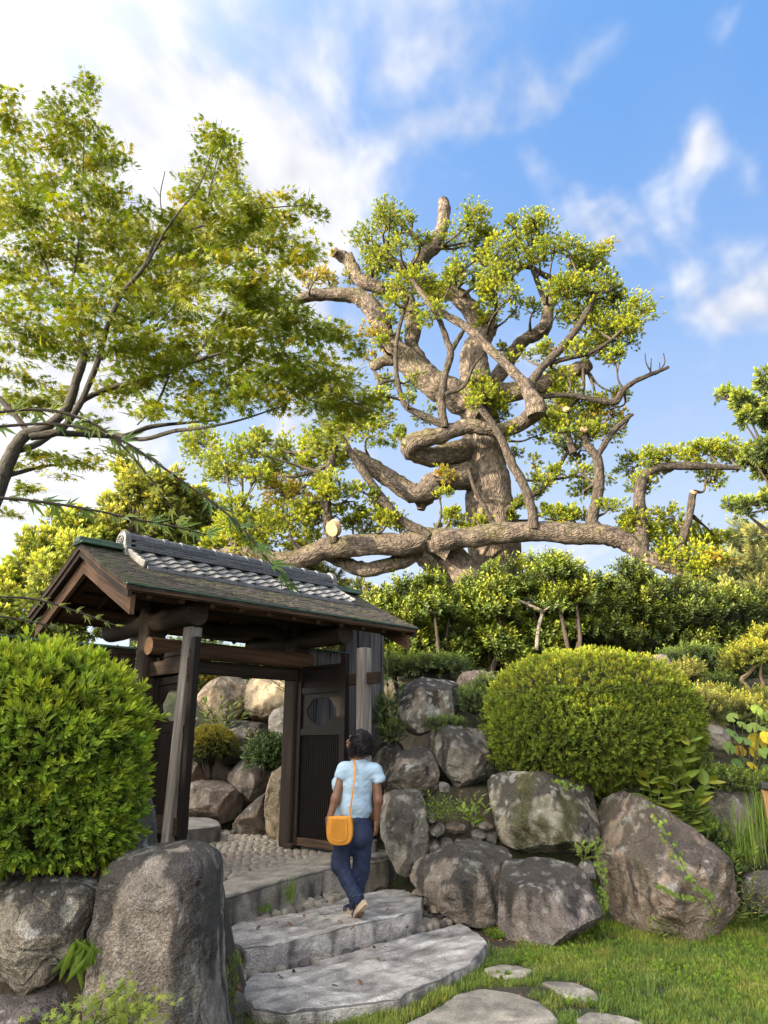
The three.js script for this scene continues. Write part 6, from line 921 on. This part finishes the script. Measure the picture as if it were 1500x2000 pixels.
{ // ivy along the ridge of the great boulder and down the joint beside it
  const ivy = (label, pts, d, n, r) => { const t = thing('ivy_vine', label, 'ivy', at(pts[0][0], pts[0][1], d)), l = [], st = []; for (let i = 1; i < pts.length; i++) st.push(tube([at(...pts[i - 1].slice(0, 2), d + (pts[i - 1][2] ?? 0)), at(...pts[i].slice(0, 2), d + (pts[i][2] ?? 0))], [.006, .004], { radial: 5, rings: 4, wob: 0 })); inTree(t, mesh('stem', merge(st), M.twig, t));
    for (let i = 0; i < n; i++) { const f = rnd() * (pts.length - 1), k = Math.min(pts.length - 2, Math.floor(f)), a = pts[k], b = pts[k + 1], q = at(lerp(a[0], b[0], f - k) + rr(-r, r), lerp(a[1], b[1], f - k) + rr(-r, r), d - .05 + lerp(a[2] ?? 0, b[2] ?? 0, f - k)).sub(t.position); l.push({ leaf: mapleLeaf(rr(.03, .055), 5, .42), m: new THREE.Matrix4().compose(q, new THREE.Quaternion().setFromEuler(new THREE.Euler(rr(-.7, .2), rr(-.6, .6), rr(1.8, 4.5))), new V3(1, 1, 1)), c: tint([.18, .28, .03], .3).toArray() }); }
    mesh('foliage', gather(l), M.leaf, t); };
  ivy('ivy trailing down the ridge of the great boulder', [[1272, 1575, -.25], [1300, 1620, -.45], [1320, 1665, -.55], [1345, 1715, -.65], [1375, 1740, -.6], [1400, 1790, -.5]], 8.0, 60, 12);
  ivy('short ivy strand across the face of the great boulder', [[1280, 1725, 0], [1320, 1748, .0], [1360, 1755, 0]], 7.35, 34, 4);
  ivy('ivy column in the joint between front and great boulders', [[1165, 1640, 0], [1172, 1690, 0], [1178, 1740, 0], [1172, 1790, 0]], 8.0, 70, 10);
  ivy('ivy creeping up the joint behind the standing stone', [[212, 1700, 0], [206, 1745, 0], [200, 1800, 0], [186, 1840, 0]], 4.85, 60, 6);
  ivy('ivy sprigs hanging over the square mossy boulder', [[1075, 1520, 0], [1110, 1535, 0], [1150, 1540, 0]], 8.5, 24, 5);
}
{ // strap-leaved fern in the joint of the stacked boulders
  const d = 4.62, t = thing('strap_fern', 'strap-leaved fern hanging between stacked boulders and standing stone', 'fern', at(165, 1850, d)), m = [0, 1].map((k) => { const q = leafMat(.35, .5); q.vertexColors = false; q.color.setRGB(.12 + k * .06, .20 + k * .07, .03); return q; }), g = (() => { const l = longLeaf(1, .13, .35, .2), q = gather([{ leaf: l, m: new THREE.Matrix4(), c: 1 }]); q.deleteAttribute('color'); return q; })();
  for (let i = 0; i < 46; i++) { const o = mesh('leaf', g, m[i % 2], t); o.position.set(rr(-.07, .07), rr(-.05, .05), rr(-.02, .04)); o.rotation.set(rr(-.5, .2), rr(-.6, .6), Math.PI + rr(-.8, .9), 'ZYX'); o.scale.setScalar(rr(.13, .27)); }
}
{ // maple seedling at the lower edge
  const d = 4.3, t = thing('maple_seedling', 'small light green maple seedling before the standing stone', 'seedling', at(170, 2050, d)), l = [];
  const st = [[[170, 2050], [150, 1990], [215, 1945]], [[170, 2050], [220, 1985], [300, 1950]], [[170, 2050], [190, 2000], [260, 1975], [320, 1970]], [[160, 2050], [130, 2000], [80, 1992]], [[170, 2050], [200, 1960], [240, 1925]], [[170, 2050], [210, 2000], [270, 2000]]];
  const tb = st.map((s) => tube(s.map(([x, y]) => at(x, y, d)), s.map((_, i) => .004 * (1 - i * .25)), { radial: 5, rings: 8, wob: 0 })); inTree(t, mesh('stem', merge(tb), M.twig, t));
  for (const s of st) for (let i = 0; i < 44; i++) { const f = .35 + .65 * rnd(), c = new THREE.CatmullRomCurve3(s.map(([x, y]) => at(x, y, d))), p = c.getPoint(f).add(new V3(rr(-.10, .10), rr(-.05, .05), rr(-.1, .1))).sub(t.position); l.push({ leaf: mapleLeaf(rr(.028, .045), 7, .3), m: new THREE.Matrix4().compose(p, new THREE.Quaternion().setFromEuler(new THREE.Euler(rr(-1.3, -.5), rr(-.6, .6), rr(0, 6.28))), new V3(1, 1, 1)), c: tint([.22, .28, .03], .3).toArray() }); }
  mesh('foliage', gather(l), M.leaf, t);
}
{ // wooden sign at the frame's edge
  const t = thing('wooden_sign', 'wooden sign stand with black cap at the edge of the lawn', 'sign', at(1592, 1880, 7.2).setY(0), -.3);
  for (const s of [-1, 1]) mesh('leg', box(.07, 1.4, .06, s * .16, .68, 0, { rz: s * -.04, r: .01 }), M.yellowWood ??= woodMat({ color: C(.55, .33, .13), map: rep(T.wood, 3, .6) }), t);
  mesh('board', box(.30, .5, .03, 0, 1.05, 0), M.yellowWood, t); mesh('cap', box(.46, .06, .16, 0, 1.40, 0, { r: .012 }), std({ color: C(.012, .012, .014), roughness: .5 }), t);
}
// ---------------------------------------------------------------- the person on the step
rnd = mulberry(5);
// surface of a distance field on a grid (surface nets): shared vertices, smooth normals from the field
function surface(fn, lo, hi, cell) {
  const n = [0, 1, 2].map((k) => Math.ceil((hi[k] - lo[k]) / cell) + 1), [nx, ny, nz] = n, val = new Float32Array(nx * ny * nz), id = new Int32Array(nx * ny * nz).fill(-1), pos = [], idx = [];
  for (let k = 0; k < nz; k++) for (let j = 0; j < ny; j++) for (let i = 0; i < nx; i++) val[(k * ny + j) * nx + i] = fn(lo[0] + i * cell, lo[1] + j * cell, lo[2] + k * cell);
  const at0 = (i, j, k) => (k * ny + j) * nx + i;
  for (let k = 0; k < nz - 1; k++) for (let j = 0; j < ny - 1; j++) for (let i = 0; i < nx - 1; i++) {
    let c = 0, x = 0, y = 0, z = 0; const v = []; for (let q = 0; q < 8; q++) v.push(val[at0(i + (q & 1), j + (q >> 1 & 1), k + (q >> 2))]);
    const s = v[0] < 0; if (v.every((a) => a < 0 === s)) continue;
    for (let a = 0; a < 8; a++) for (const b of [1, 2, 4]) if (!(a & b) && v[a] < 0 !== v[a | b] < 0) { const t = v[a] / (v[a] - v[a | b]); x += (a & 1) + (b === 1 ? t : 0); y += (a >> 1 & 1) + (b === 2 ? t : 0); z += (a >> 2) + (b === 4 ? t : 0); c++; }
    id[at0(i, j, k)] = pos.length / 3; pos.push(lo[0] + (i + x / c) * cell, lo[1] + (j + y / c) * cell, lo[2] + (k + z / c) * cell);
  }
  const quad = (a, b, c, d, f) => { if (a < 0 || b < 0 || c < 0 || d < 0) return; f ? idx.push(a, b, c, a, c, d) : idx.push(a, c, b, a, d, c); };
  for (let k = 1; k < nz - 1; k++) for (let j = 1; j < ny - 1; j++) for (let i = 1; i < nx - 1; i++) {
    const a = val[at0(i, j, k)] < 0;
    if (a !== val[at0(i + 1, j, k)] < 0) quad(id[at0(i, j - 1, k - 1)], id[at0(i, j, k - 1)], id[at0(i, j, k)], id[at0(i, j - 1, k)], a);
    if (a !== val[at0(i, j + 1, k)] < 0) quad(id[at0(i - 1, j, k - 1)], id[at0(i - 1, j, k)], id[at0(i, j, k)], id[at0(i, j, k - 1)], a);
    if (a !== val[at0(i, j, k + 1)] < 0) quad(id[at0(i - 1, j - 1, k)], id[at0(i, j - 1, k)], id[at0(i, j, k)], id[at0(i - 1, j, k)], a);
  }
  const uv = []; for (let i = 0; i < pos.length; i += 3) uv.push(pos[i] + pos[i + 2] * .7, pos[i + 1]);
  return geoFrom(pos, idx, uv);
}
const capsule = (a, b, ra, rb) => { const dx = b.x - a.x, dy = b.y - a.y, dz = b.z - a.z, L = dx * dx + dy * dy + dz * dz; return (x, y, z) => { const px = x - a.x, py = y - a.y, pz = z - a.z, t = clamp((px * dx + py * dy + pz * dz) / L, 0, 1); return Math.hypot(px - dx * t, py - dy * t, pz - dz * t) - lerp(ra, rb, t); }; };
const ellipsoid = (c, r, yaw = 0) => { const cs = Math.cos(yaw), sn = Math.sin(yaw); return (x, y, z) => { const X = x - c.x, Z = z - c.z, a = (X * cs - Z * sn) / r[0], b = (y - c.y) / r[1], d = (X * sn + Z * cs) / r[2], k = Math.hypot(a, b, d), g = Math.hypot(a / r[0], b / r[1], d / r[2]); return k < 1e-6 ? -Math.min(...r) : k * (k - 1) / g; }; };
const smin = (a, b, k) => { const h = clamp(.5 + .5 * (b - a) / k, 0, 1); return lerp(b, a, h) - k * h * (1 - h); };
const union = (l, k) => (x, y, z) => { let d = 9; for (const f of l) d = smin(d, f(x, y, z), k); return d; };
{
  const D = 7.5, J = (px, py, dz = 0) => at(px, py, D + dz);
  const foot = at(692, 1798, 7.5); foot.y = .275;
  const t = thing('person', 'person in pale blue blouse and navy trousers looking up at the gate', 'person', foot);
  const loc = (g) => g.translate(-foot.x, -foot.y, -foot.z);
  const YAW = .55; // the trunk is turned towards the door side
  const head = J(700, 1449), chin = J(690, 1468, .06), neck0 = J(702, 1494, .02), neck1 = J(700, 1468, .0);
  const shL = J(671, 1506, -.05), shR = J(733, 1509, .0), elL = J(656, 1560, -.09), elR = J(739, 1563, -.02), wrL = J(641, 1606, -.12), wrR = J(735, 1606, .02);
  const chest = J(697, 1530, .02), waist = J(693, 1577, .02), pelvis = J(690, 1612, .02), bust = J(668, 1532, .10), belly = J(668, 1585, .08);
  const hipL = J(674, 1628, .0), hipR = J(707, 1628, .03), knL = J(664, 1690, .02), knR = J(706, 1695, .06), anL = J(699, 1760, -.10), anR = J(692, 1772, .10);
  const skin = new THREE.MeshPhysicalMaterial({ color: C(.155, .070, .038), roughness: .5, sheen: .2, sheenColor: C(.3, .2, .15), bumpMap: T.noise, bumpScale: .001 });
  const face = (() => { const f = new V3(-.88, .28, -.42).normalize(), c = head.clone(), r = new V3().crossVectors(f, YUP).normalize(), u = new V3().crossVectors(r, f); const P = (a, b, s) => c.clone().addScaledVector(f, a).addScaledVector(u, b).addScaledVector(r, s);
    return { list: [ellipsoid(c, [.074, .098, .082], 0), capsule(P(.045, -.055, 0), P(.062, -.082, 0), .045, .030), capsule(P(.086, .008, 0), P(.112, -.030, 0), .010, .016), capsule(P(.098, -.056, -.016), P(.098, -.056, .016), .010, .010), capsule(P(.094, -.069, -.014), P(.094, -.069, .014), .010, .010), capsule(P(.078, .03, -.035), P(.078, .03, .035), .012, .012), capsule(P(.0, -.01, -.074), P(-.008, -.035, -.072), .015, .011), capsule(P(.0, -.01, .074), P(-.008, -.035, .072), .015, .011), capsule(P(.05, -.03, -.04), P(.05, -.03, .04), .03, .03)], f, u, r, P }; })();
  const bodyF = union([...[capsule(neck0, neck1, .062, .054), capsule(shL, elL, .047, .043), capsule(elL, wrL, .042, .026), capsule(shR, elR, .047, .043), capsule(elR, wrR, .042, .026), capsule(shL, shR, .045, .045), ellipsoid(chest, [.15, .20, .105], YAW), ellipsoid(pelvis, [.145, .13, .115], YAW), capsule(hipL, knL, .078, .05), capsule(knL, anL, .05, .034), capsule(hipR, knR, .078, .05), capsule(knR, anR, .05, .034)]], .03);
  const headF = union(face.list, .016), all = [loc(surface(bodyF, [foot.x - .35, foot.y - .02, foot.z - .35], [foot.x + .35, foot.y + 1.55, foot.z + .35], .0125)), loc(surface((x, y, z) => smin(headF(x, y, z), capsule(neck0, neck1, .056, .052)(x, y, z), .02), [head.x - .16, head.y - .22, head.z - .16], [head.x + .14, head.y + .13, head.z + .14], .005))];
  // hands: palm, four fingers of their own lengths, thumb from the side
  const hand = (w, dir, side, curl, palmN) => {
    const d = dir.clone().normalize(), n = palmN.clone().addScaledVector(d, -palmN.dot(d)).normalize(), s = new V3().crossVectors(d, n).multiplyScalar(side), P = (a, b, c) => w.clone().addScaledVector(d, a).addScaledVector(s, b).addScaledVector(n, c), fs = [];
    for (const b of [-.026, -.009, .009, .026]) fs.push(capsule(P(.0, b * .5, 0), P(.075, b, 0), .015, .012));
    const palm = union(fs, .012), fingers = [[-.028, .060], [-.010, .072], [.009, .068], [.027, .052]].map(([b, l]) => { let p = P(.078, b, 0), q = d.clone(); const seg = []; for (let k = 0; k < 3; k++) { q = q.clone().applyAxisAngle(s, curl * side * (k + 1) * .45).normalize(); const e = p.clone().addScaledVector(q, l * [.42, .32, .26][k]); seg.push(capsule(p, e, .0088 - k * .0008, .0080 - k * .0008)); p = e; } return union(seg, .003); });
    const th = union([capsule(P(.018, -.022, .006), P(.050, -.046, .014), .013, .011), capsule(P(.050, -.046, .014), P(.080, -.050, .018), .010, .008)], .006), f = union([union([capsule(P(-.03, 0, 0), P(.01, 0, 0), .026, .024), palm], .014), th], .01);
    return loc(surface((x, y, z) => { let v = f(x, y, z); for (const g of fingers) v = smin(v, g(x, y, z), .003); return v; }, [w.x - .18, w.y - .2, w.z - .18], [w.x + .18, w.y + .06, w.z + .18], .0042));
  };
  all.push(hand(wrL, new V3(.0, -1, -.05), 1, .55, new V3(.9, 0, -.4)), hand(wrR, new V3(-.03, -1, .05), -1, .7, new V3(-.9, 0, -.35)));
  // feet
  const toeL = J(686, 1792, -.02), toeR = J(668, 1795, .12);
  all.push(loc(surface(union([capsule(anL, J(704, 1782, -.10), .036, .030), capsule(J(704, 1782, -.10), J(690, 1796, -.03), .03, .024)], .02), [anL.x - .2, anL.y - .25, anL.z - .25], [anL.x + .2, anL.y + .06, anL.z + .2], .006)));
  all.push(loc(surface(union([capsule(anR, J(694, 1786, .09), .034, .030), capsule(J(694, 1786, .09), J(676, 1791, .17), .03, .022)], .02), [anR.x - .3, anR.y - .25, anR.z - .3], [anR.x + .2, anR.y + .06, anR.z + .2], .006)));
  mesh('body', merge(all), skin, t);
  // trousers: creased cotton, gathered at the ankles
  const crease = (x, y, z, a) => a * (noise(x * 13 + y * 6, y * 13 + x * 10, z * 13) * .6 + noise(x * 26, y * 30 - x * 12, z * 26) * .4);
  const hemL = anL.clone().lerp(knL, .06), hemR = anR.clone().lerp(knR, .10);
  const trF = union([ellipsoid(pelvis, [.172, .15, .145], YAW), capsule(hipL, knL, .108, .078), capsule(knL, hemL, .078, .058), capsule(hipR, knR, .108, .076), capsule(knR, hemR, .076, .056), ellipsoid(J(703, 1634, -.06), [.10, .10, .09], YAW), ellipsoid(J(678, 1634, -.04), [.10, .10, .09], YAW)], .035);
  const navy = std({ color: C(.011, .022, .066), map: T.fabric, roughness: .8 });
  mesh('trousers', loc(surface((x, y, z) => trF(x, y, z) + crease(x, y, z, .010 + .014 * sm(.55, .1, y - foot.y)), [foot.x - .35, foot.y + .02, foot.z - .35], [foot.x + .4, foot.y + .92, foot.z + .4], .0105)), navy, t);
  for (const [a, b] of [[hemL, knL], [hemR, knR]]) mesh('cuff', loc(tube([a.clone(), a.clone().lerp(b, .07), a.clone().lerp(b, .14)], [.058, .064, .060], { radial: 18, rings: 6, wob: .12, fine: true })), navy, t);
  // blouse: loose, cap sleeves, yoke seam
  const shirt = union([ellipsoid(chest, [.178, .20, .135], YAW), ellipsoid(J(693, 1575, .02), [.165, .18, .14], YAW), ellipsoid(bust, [.10, .10, .10], YAW), ellipsoid(belly, [.105, .13, .10], YAW), capsule(J(673, 1504, -.05), J(732, 1506, .0), .076, .074), capsule(neck0, neck0.clone().add(new V3(0, .012, 0)), .078, .068)], .05);
  const sleeve = union([capsule(J(676, 1502, -.03), J(667, 1516, -.06), .064, .070), capsule(J(726, 1503, 0), J(740, 1522, -.01), .064, .066)], .01);
  const hemP = J(690, 1606), hemN = new V3(.16, 1, 0).normalize(), neckP = J(702, 1482);
  const slL = [J(661, 1519, -.06), new V3(-.45, -1, 0).normalize()], slR = [J(742, 1529, -.01), new V3(.35, -1, 0).normalize()];
  const yoke = J(700, 1527).y;
  mesh('blouse', loc(surface((x, y, z) => {
    let s = sleeve(x, y, z); for (const [p, n] of [slL, slR]) { const q = (x - p.x) * n.x + (y - p.y) * n.y + (z - p.z) * n.z; if ((x - foot.x) * (p.x - foot.x - .01) > 0 || Math.abs(x - p.x) < .12) s = Math.max(s, q); }
    let v = smin(shirt(x, y, z), s, .02); const low = sm(.22, -.02, y - hemP.y);
    v += crease(x * .7, y * 1.1, z * .7, .011 + .010 * low) - .006 * Math.cos((x - z * .4) * 190) * sm(yoke, yoke - .03, y) * sm(yoke - .22, yoke - .05, y) * .35;
    v += Math.abs(y - yoke - .02 * Math.sin((x - foot.x) * 5)) < .004 ? .0035 : 0;
    return Math.max(v, -((x - hemP.x) * hemN.x + (y - hemP.y) * hemN.y), (y - neckP.y) * .9 + (z - neckP.z) * .1);
  }, [foot.x - .4, foot.y + .75, foot.z - .4], [foot.x + .4, foot.y + 1.5, foot.z + .4], .0085)), std({ color: C(.41, .56, .71), map: T.fabric, roughness: .9 }), t);
  // hair: a full mass of tight curls
  const hairC = head.clone().add(new V3(.024, .012, .022)), hairF = union([ellipsoid(hairC, [.096, .108, .104]), ellipsoid(head.clone().add(new V3(.034, -.055, .040)), [.094, .085, .085])], .03), curls = [];
  curls.push(loc(surface((x, y, z) => { const q = new V3(x, y, z).sub(head), f = q.dot(face.f); return Math.max(hairF(x, y, z) + .012 * noise(x * 70, y * 70, z * 70), f - .052 + .3 * Math.max(0, -q.dot(face.u))); }, [head.x - .2, head.y - .2, head.z - .2], [head.x + .2, head.y + .2, head.z + .2], .007)));
  for (let i = 0; i < 420; i++) { let d = rndDir(), p = hairC.clone().addScaledVector(d, .09); p.y -= rr(0, .055) * (d.y < .2 ? 1 : 0); const q = p.clone().sub(head); if (q.dot(face.f) > .045 - .25 * Math.max(0, -q.dot(face.u))) continue; if (d.y < -.75) continue;
    const pts = [], ph = rr(0, 6.28), ax = new V3(d.x * .35 + rr(-.3, .3), rr(-1, -.2), d.z * .35 + rr(-.3, .3)).normalize(), a = new V3().crossVectors(ax, d).normalize(), b = new V3().crossVectors(ax, a); const L = rr(.03, .06), R = rr(.006, .010); for (let k = 0; k < 9; k++) { const u = k / 8; pts.push(p.clone().addScaledVector(ax, u * L).addScaledVector(a, Math.cos(ph + u * 10) * R).addScaledVector(b, Math.sin(ph + u * 10) * R).addScaledVector(d, .014)); }
    curls.push(loc(tube(pts, pts.map((_, k) => .0038 * (1 - .4 * k / 8)), { radial: 5, rings: 12, wob: 0 }))); }
  mesh('hair', merge(curls), new THREE.MeshPhysicalMaterial({ color: C(.010, .008, .009), roughness: .55, specularIntensity: .5 }), t);
  const eye = std({ color: C(.02, .015, .012), roughness: .2 }); for (const s of [-.03, .03]) { const g = new THREE.SphereGeometry(.011, 12, 8); const p = face.P(.076, .012, s); g.translate(p.x, p.y, p.z); mesh('eye', loc(g), eye, t); }
  // wedge sandals: straw soles, navy straps
  const straw = std({ color: C(.52, .42, .30), map: T.fabric, bumpMap: T.weave, bumpScale: .002 }), strap = std({ color: C(.02, .028, .07), roughness: .6 });
  const sandal = (heel, toe, up, lift) => {
    const s = new THREE.Group(); s.name = 'sandal'; t.add(s); const d = toe.clone().sub(heel), L = d.length(); d.normalize(); const r = new V3().crossVectors(d, up).normalize(), n = new V3().crossVectors(r, d);
    const pos = [], idx = [], uv = [], K = 18; for (let i = 0; i <= K; i++) { const u = i / K, w = .036 * Math.pow(Math.sin(Math.PI * clamp(.06 + u * .88, 0, 1)), .45) * (1 + .12 * Math.sin(u * 6 - 1)), th = lerp(.052, .016, sm(.1, .75, u)); for (const [a, b] of [[-1, 0], [1, 0], [1, 1], [-1, 1]]) { const p = heel.clone().addScaledVector(d, u * L).addScaledVector(r, a * w).addScaledVector(n, -b * th); pos.push(p.x, p.y, p.z); uv.push(a * w + b * .1, u * L); } }
    for (let i = 0; i < K; i++) for (let k = 0; k < 4; k++) { const a = i * 4 + k, b = i * 4 + (k + 1) % 4; idx.push(a, a + 4, b, b, a + 4, b + 4); } for (const a of [0, K * 4]) idx.push(a, a + 1, a + 2, a, a + 2, a + 3);
    mesh('sole', loc(geoFrom(pos, idx, uv).toNonIndexed()), straw, s).geometry.computeVertexNormals();
    for (const [u, h, w] of [[.72, .036, .036], [.6, .042, .036], [.28, .075, .034]]) { const pts = []; for (let k = 0; k <= 8; k++) { const a = k / 8 * Math.PI; pts.push(heel.clone().addScaledVector(d, u * L + .01 * Math.sin(a)).addScaledVector(r, Math.cos(a) * w).addScaledVector(n, Math.sin(a) * h)); } mesh('strap', loc(tube(pts, pts.map(() => .008), { radial: 6, rings: 14, wob: 0 })), strap, s); }
    { const pts = []; for (let k = 0; k <= 8; k++) { const a = k / 8 * Math.PI; pts.push(heel.clone().addScaledVector(d, .045 - .04 * Math.sin(a)).addScaledVector(r, Math.cos(a) * .034).addScaledVector(n, .055)); } mesh('strap', loc(tube(pts, pts.map(() => .007), { radial: 6, rings: 14, wob: 0 })), strap, s); }
  };
  sandal(J(711, 1757, -.17), J(689, 1800, -.03), new V3(-.5, .45, -.8), 0);
  { const h = J(699, 1790, .05), q = J(669, 1791, .21); h.y = .275 + .052; q.y = .275 + .017; sandal(h, q, new V3(0, 1, .2), 0); }
  // bag on a long strap
  const bc = J(664, 1622, -.17), bag = thing('shoulder_bag', 'small mustard yellow woven shoulder bag hanging at the hip', 'bag', bc, -.12), mustard = std({ color: C(.54, .225, .016), roughness: .65 }), woven = std({ color: C(.66, .29, .018), roughness: .55, bumpMap: rep(T.weave, 8, 8), bumpScale: .0015, map: rep(T.fabric, 6, 6) });
  const sh = new THREE.Shape(); sh.moveTo(-.098, .105); sh.quadraticCurveTo(0, .118, .098, .105); sh.bezierCurveTo(.118, .0, .118, -.10, .05, -.108); sh.quadraticCurveTo(0, -.116, -.05, -.108); sh.bezierCurveTo(-.118, -.10, -.118, .0, -.098, .105);
  mesh('pouch', new THREE.ExtrudeGeometry(sh, { depth: .05, bevelEnabled: true, bevelSize: .012, bevelThickness: .014, bevelSegments: 4, curveSegments: 16 }).translate(0, 0, -.03), mustard, bag);
  const fl = new THREE.Shape(); fl.moveTo(-.086, .100); fl.quadraticCurveTo(0, .112, .062, .102); fl.bezierCurveTo(.078, .0, .08, -.055, .045, -.082); fl.quadraticCurveTo(0, -.095, -.045, -.085); fl.bezierCurveTo(-.095, -.06, -.10, .0, -.086, .100);
  mesh('flap', new THREE.ExtrudeGeometry(fl, { depth: .008, bevelEnabled: true, bevelSize: .004, bevelThickness: .004, bevelSegments: 2, curveSegments: 16 }).translate(0, 0, .034), woven, bag);
  const knots = []; for (let i = 0; i < 9; i++) for (let j = 0; j < 9; j++) { const x = -.072 + i * .0165 + (j % 2) * .008, y = .086 - j * .0185; if (Math.hypot(x + .008, (y - .01) * .85) < .088 && x < .06) knots.push(new THREE.TorusGeometry(.0066, .0026, 5, 10, 4.2).rotateZ(rr(-.3, .3) + (j % 2) * .8).translate(x, y, .0475)); }
  stuff(mesh('weave', merge(knots), mustard, bag));
  const sp = [J(682, 1603, -.17), J(686, 1570, -.19), J(691, 1530, -.19), J(693, 1500, -.15), J(689, 1484, -.06), J(683, 1481, .02)].map((p) => p.sub(bc).applyAxisAngle(YUP, .12));
  { const c = new THREE.CatmullRomCurve3(sp), pos = [], idx = [], uv = []; const K = 50; for (let i = 0; i <= K; i++) { const p = c.getPoint(i / K), w = .0075; for (const [a, b] of [[-1, 0], [1, 0], [1, -1], [-1, -1]]) { pos.push(p.x + a * w, p.y, p.z + b * .004); uv.push(a, i); } } for (let i = 0; i < K; i++) for (let k = 0; k < 4; k++) { const a = i * 4 + k, b = i * 4 + (k + 1) % 4; idx.push(a, b, a + 4, b, b + 4, a + 4); } const g = geoFrom(pos, idx, uv).toNonIndexed(); g.computeVertexNormals(); mesh('strap', g, mustard, bag); }
}
camera.updateMatrixWorld(true);
renderer.render(scene, camera);
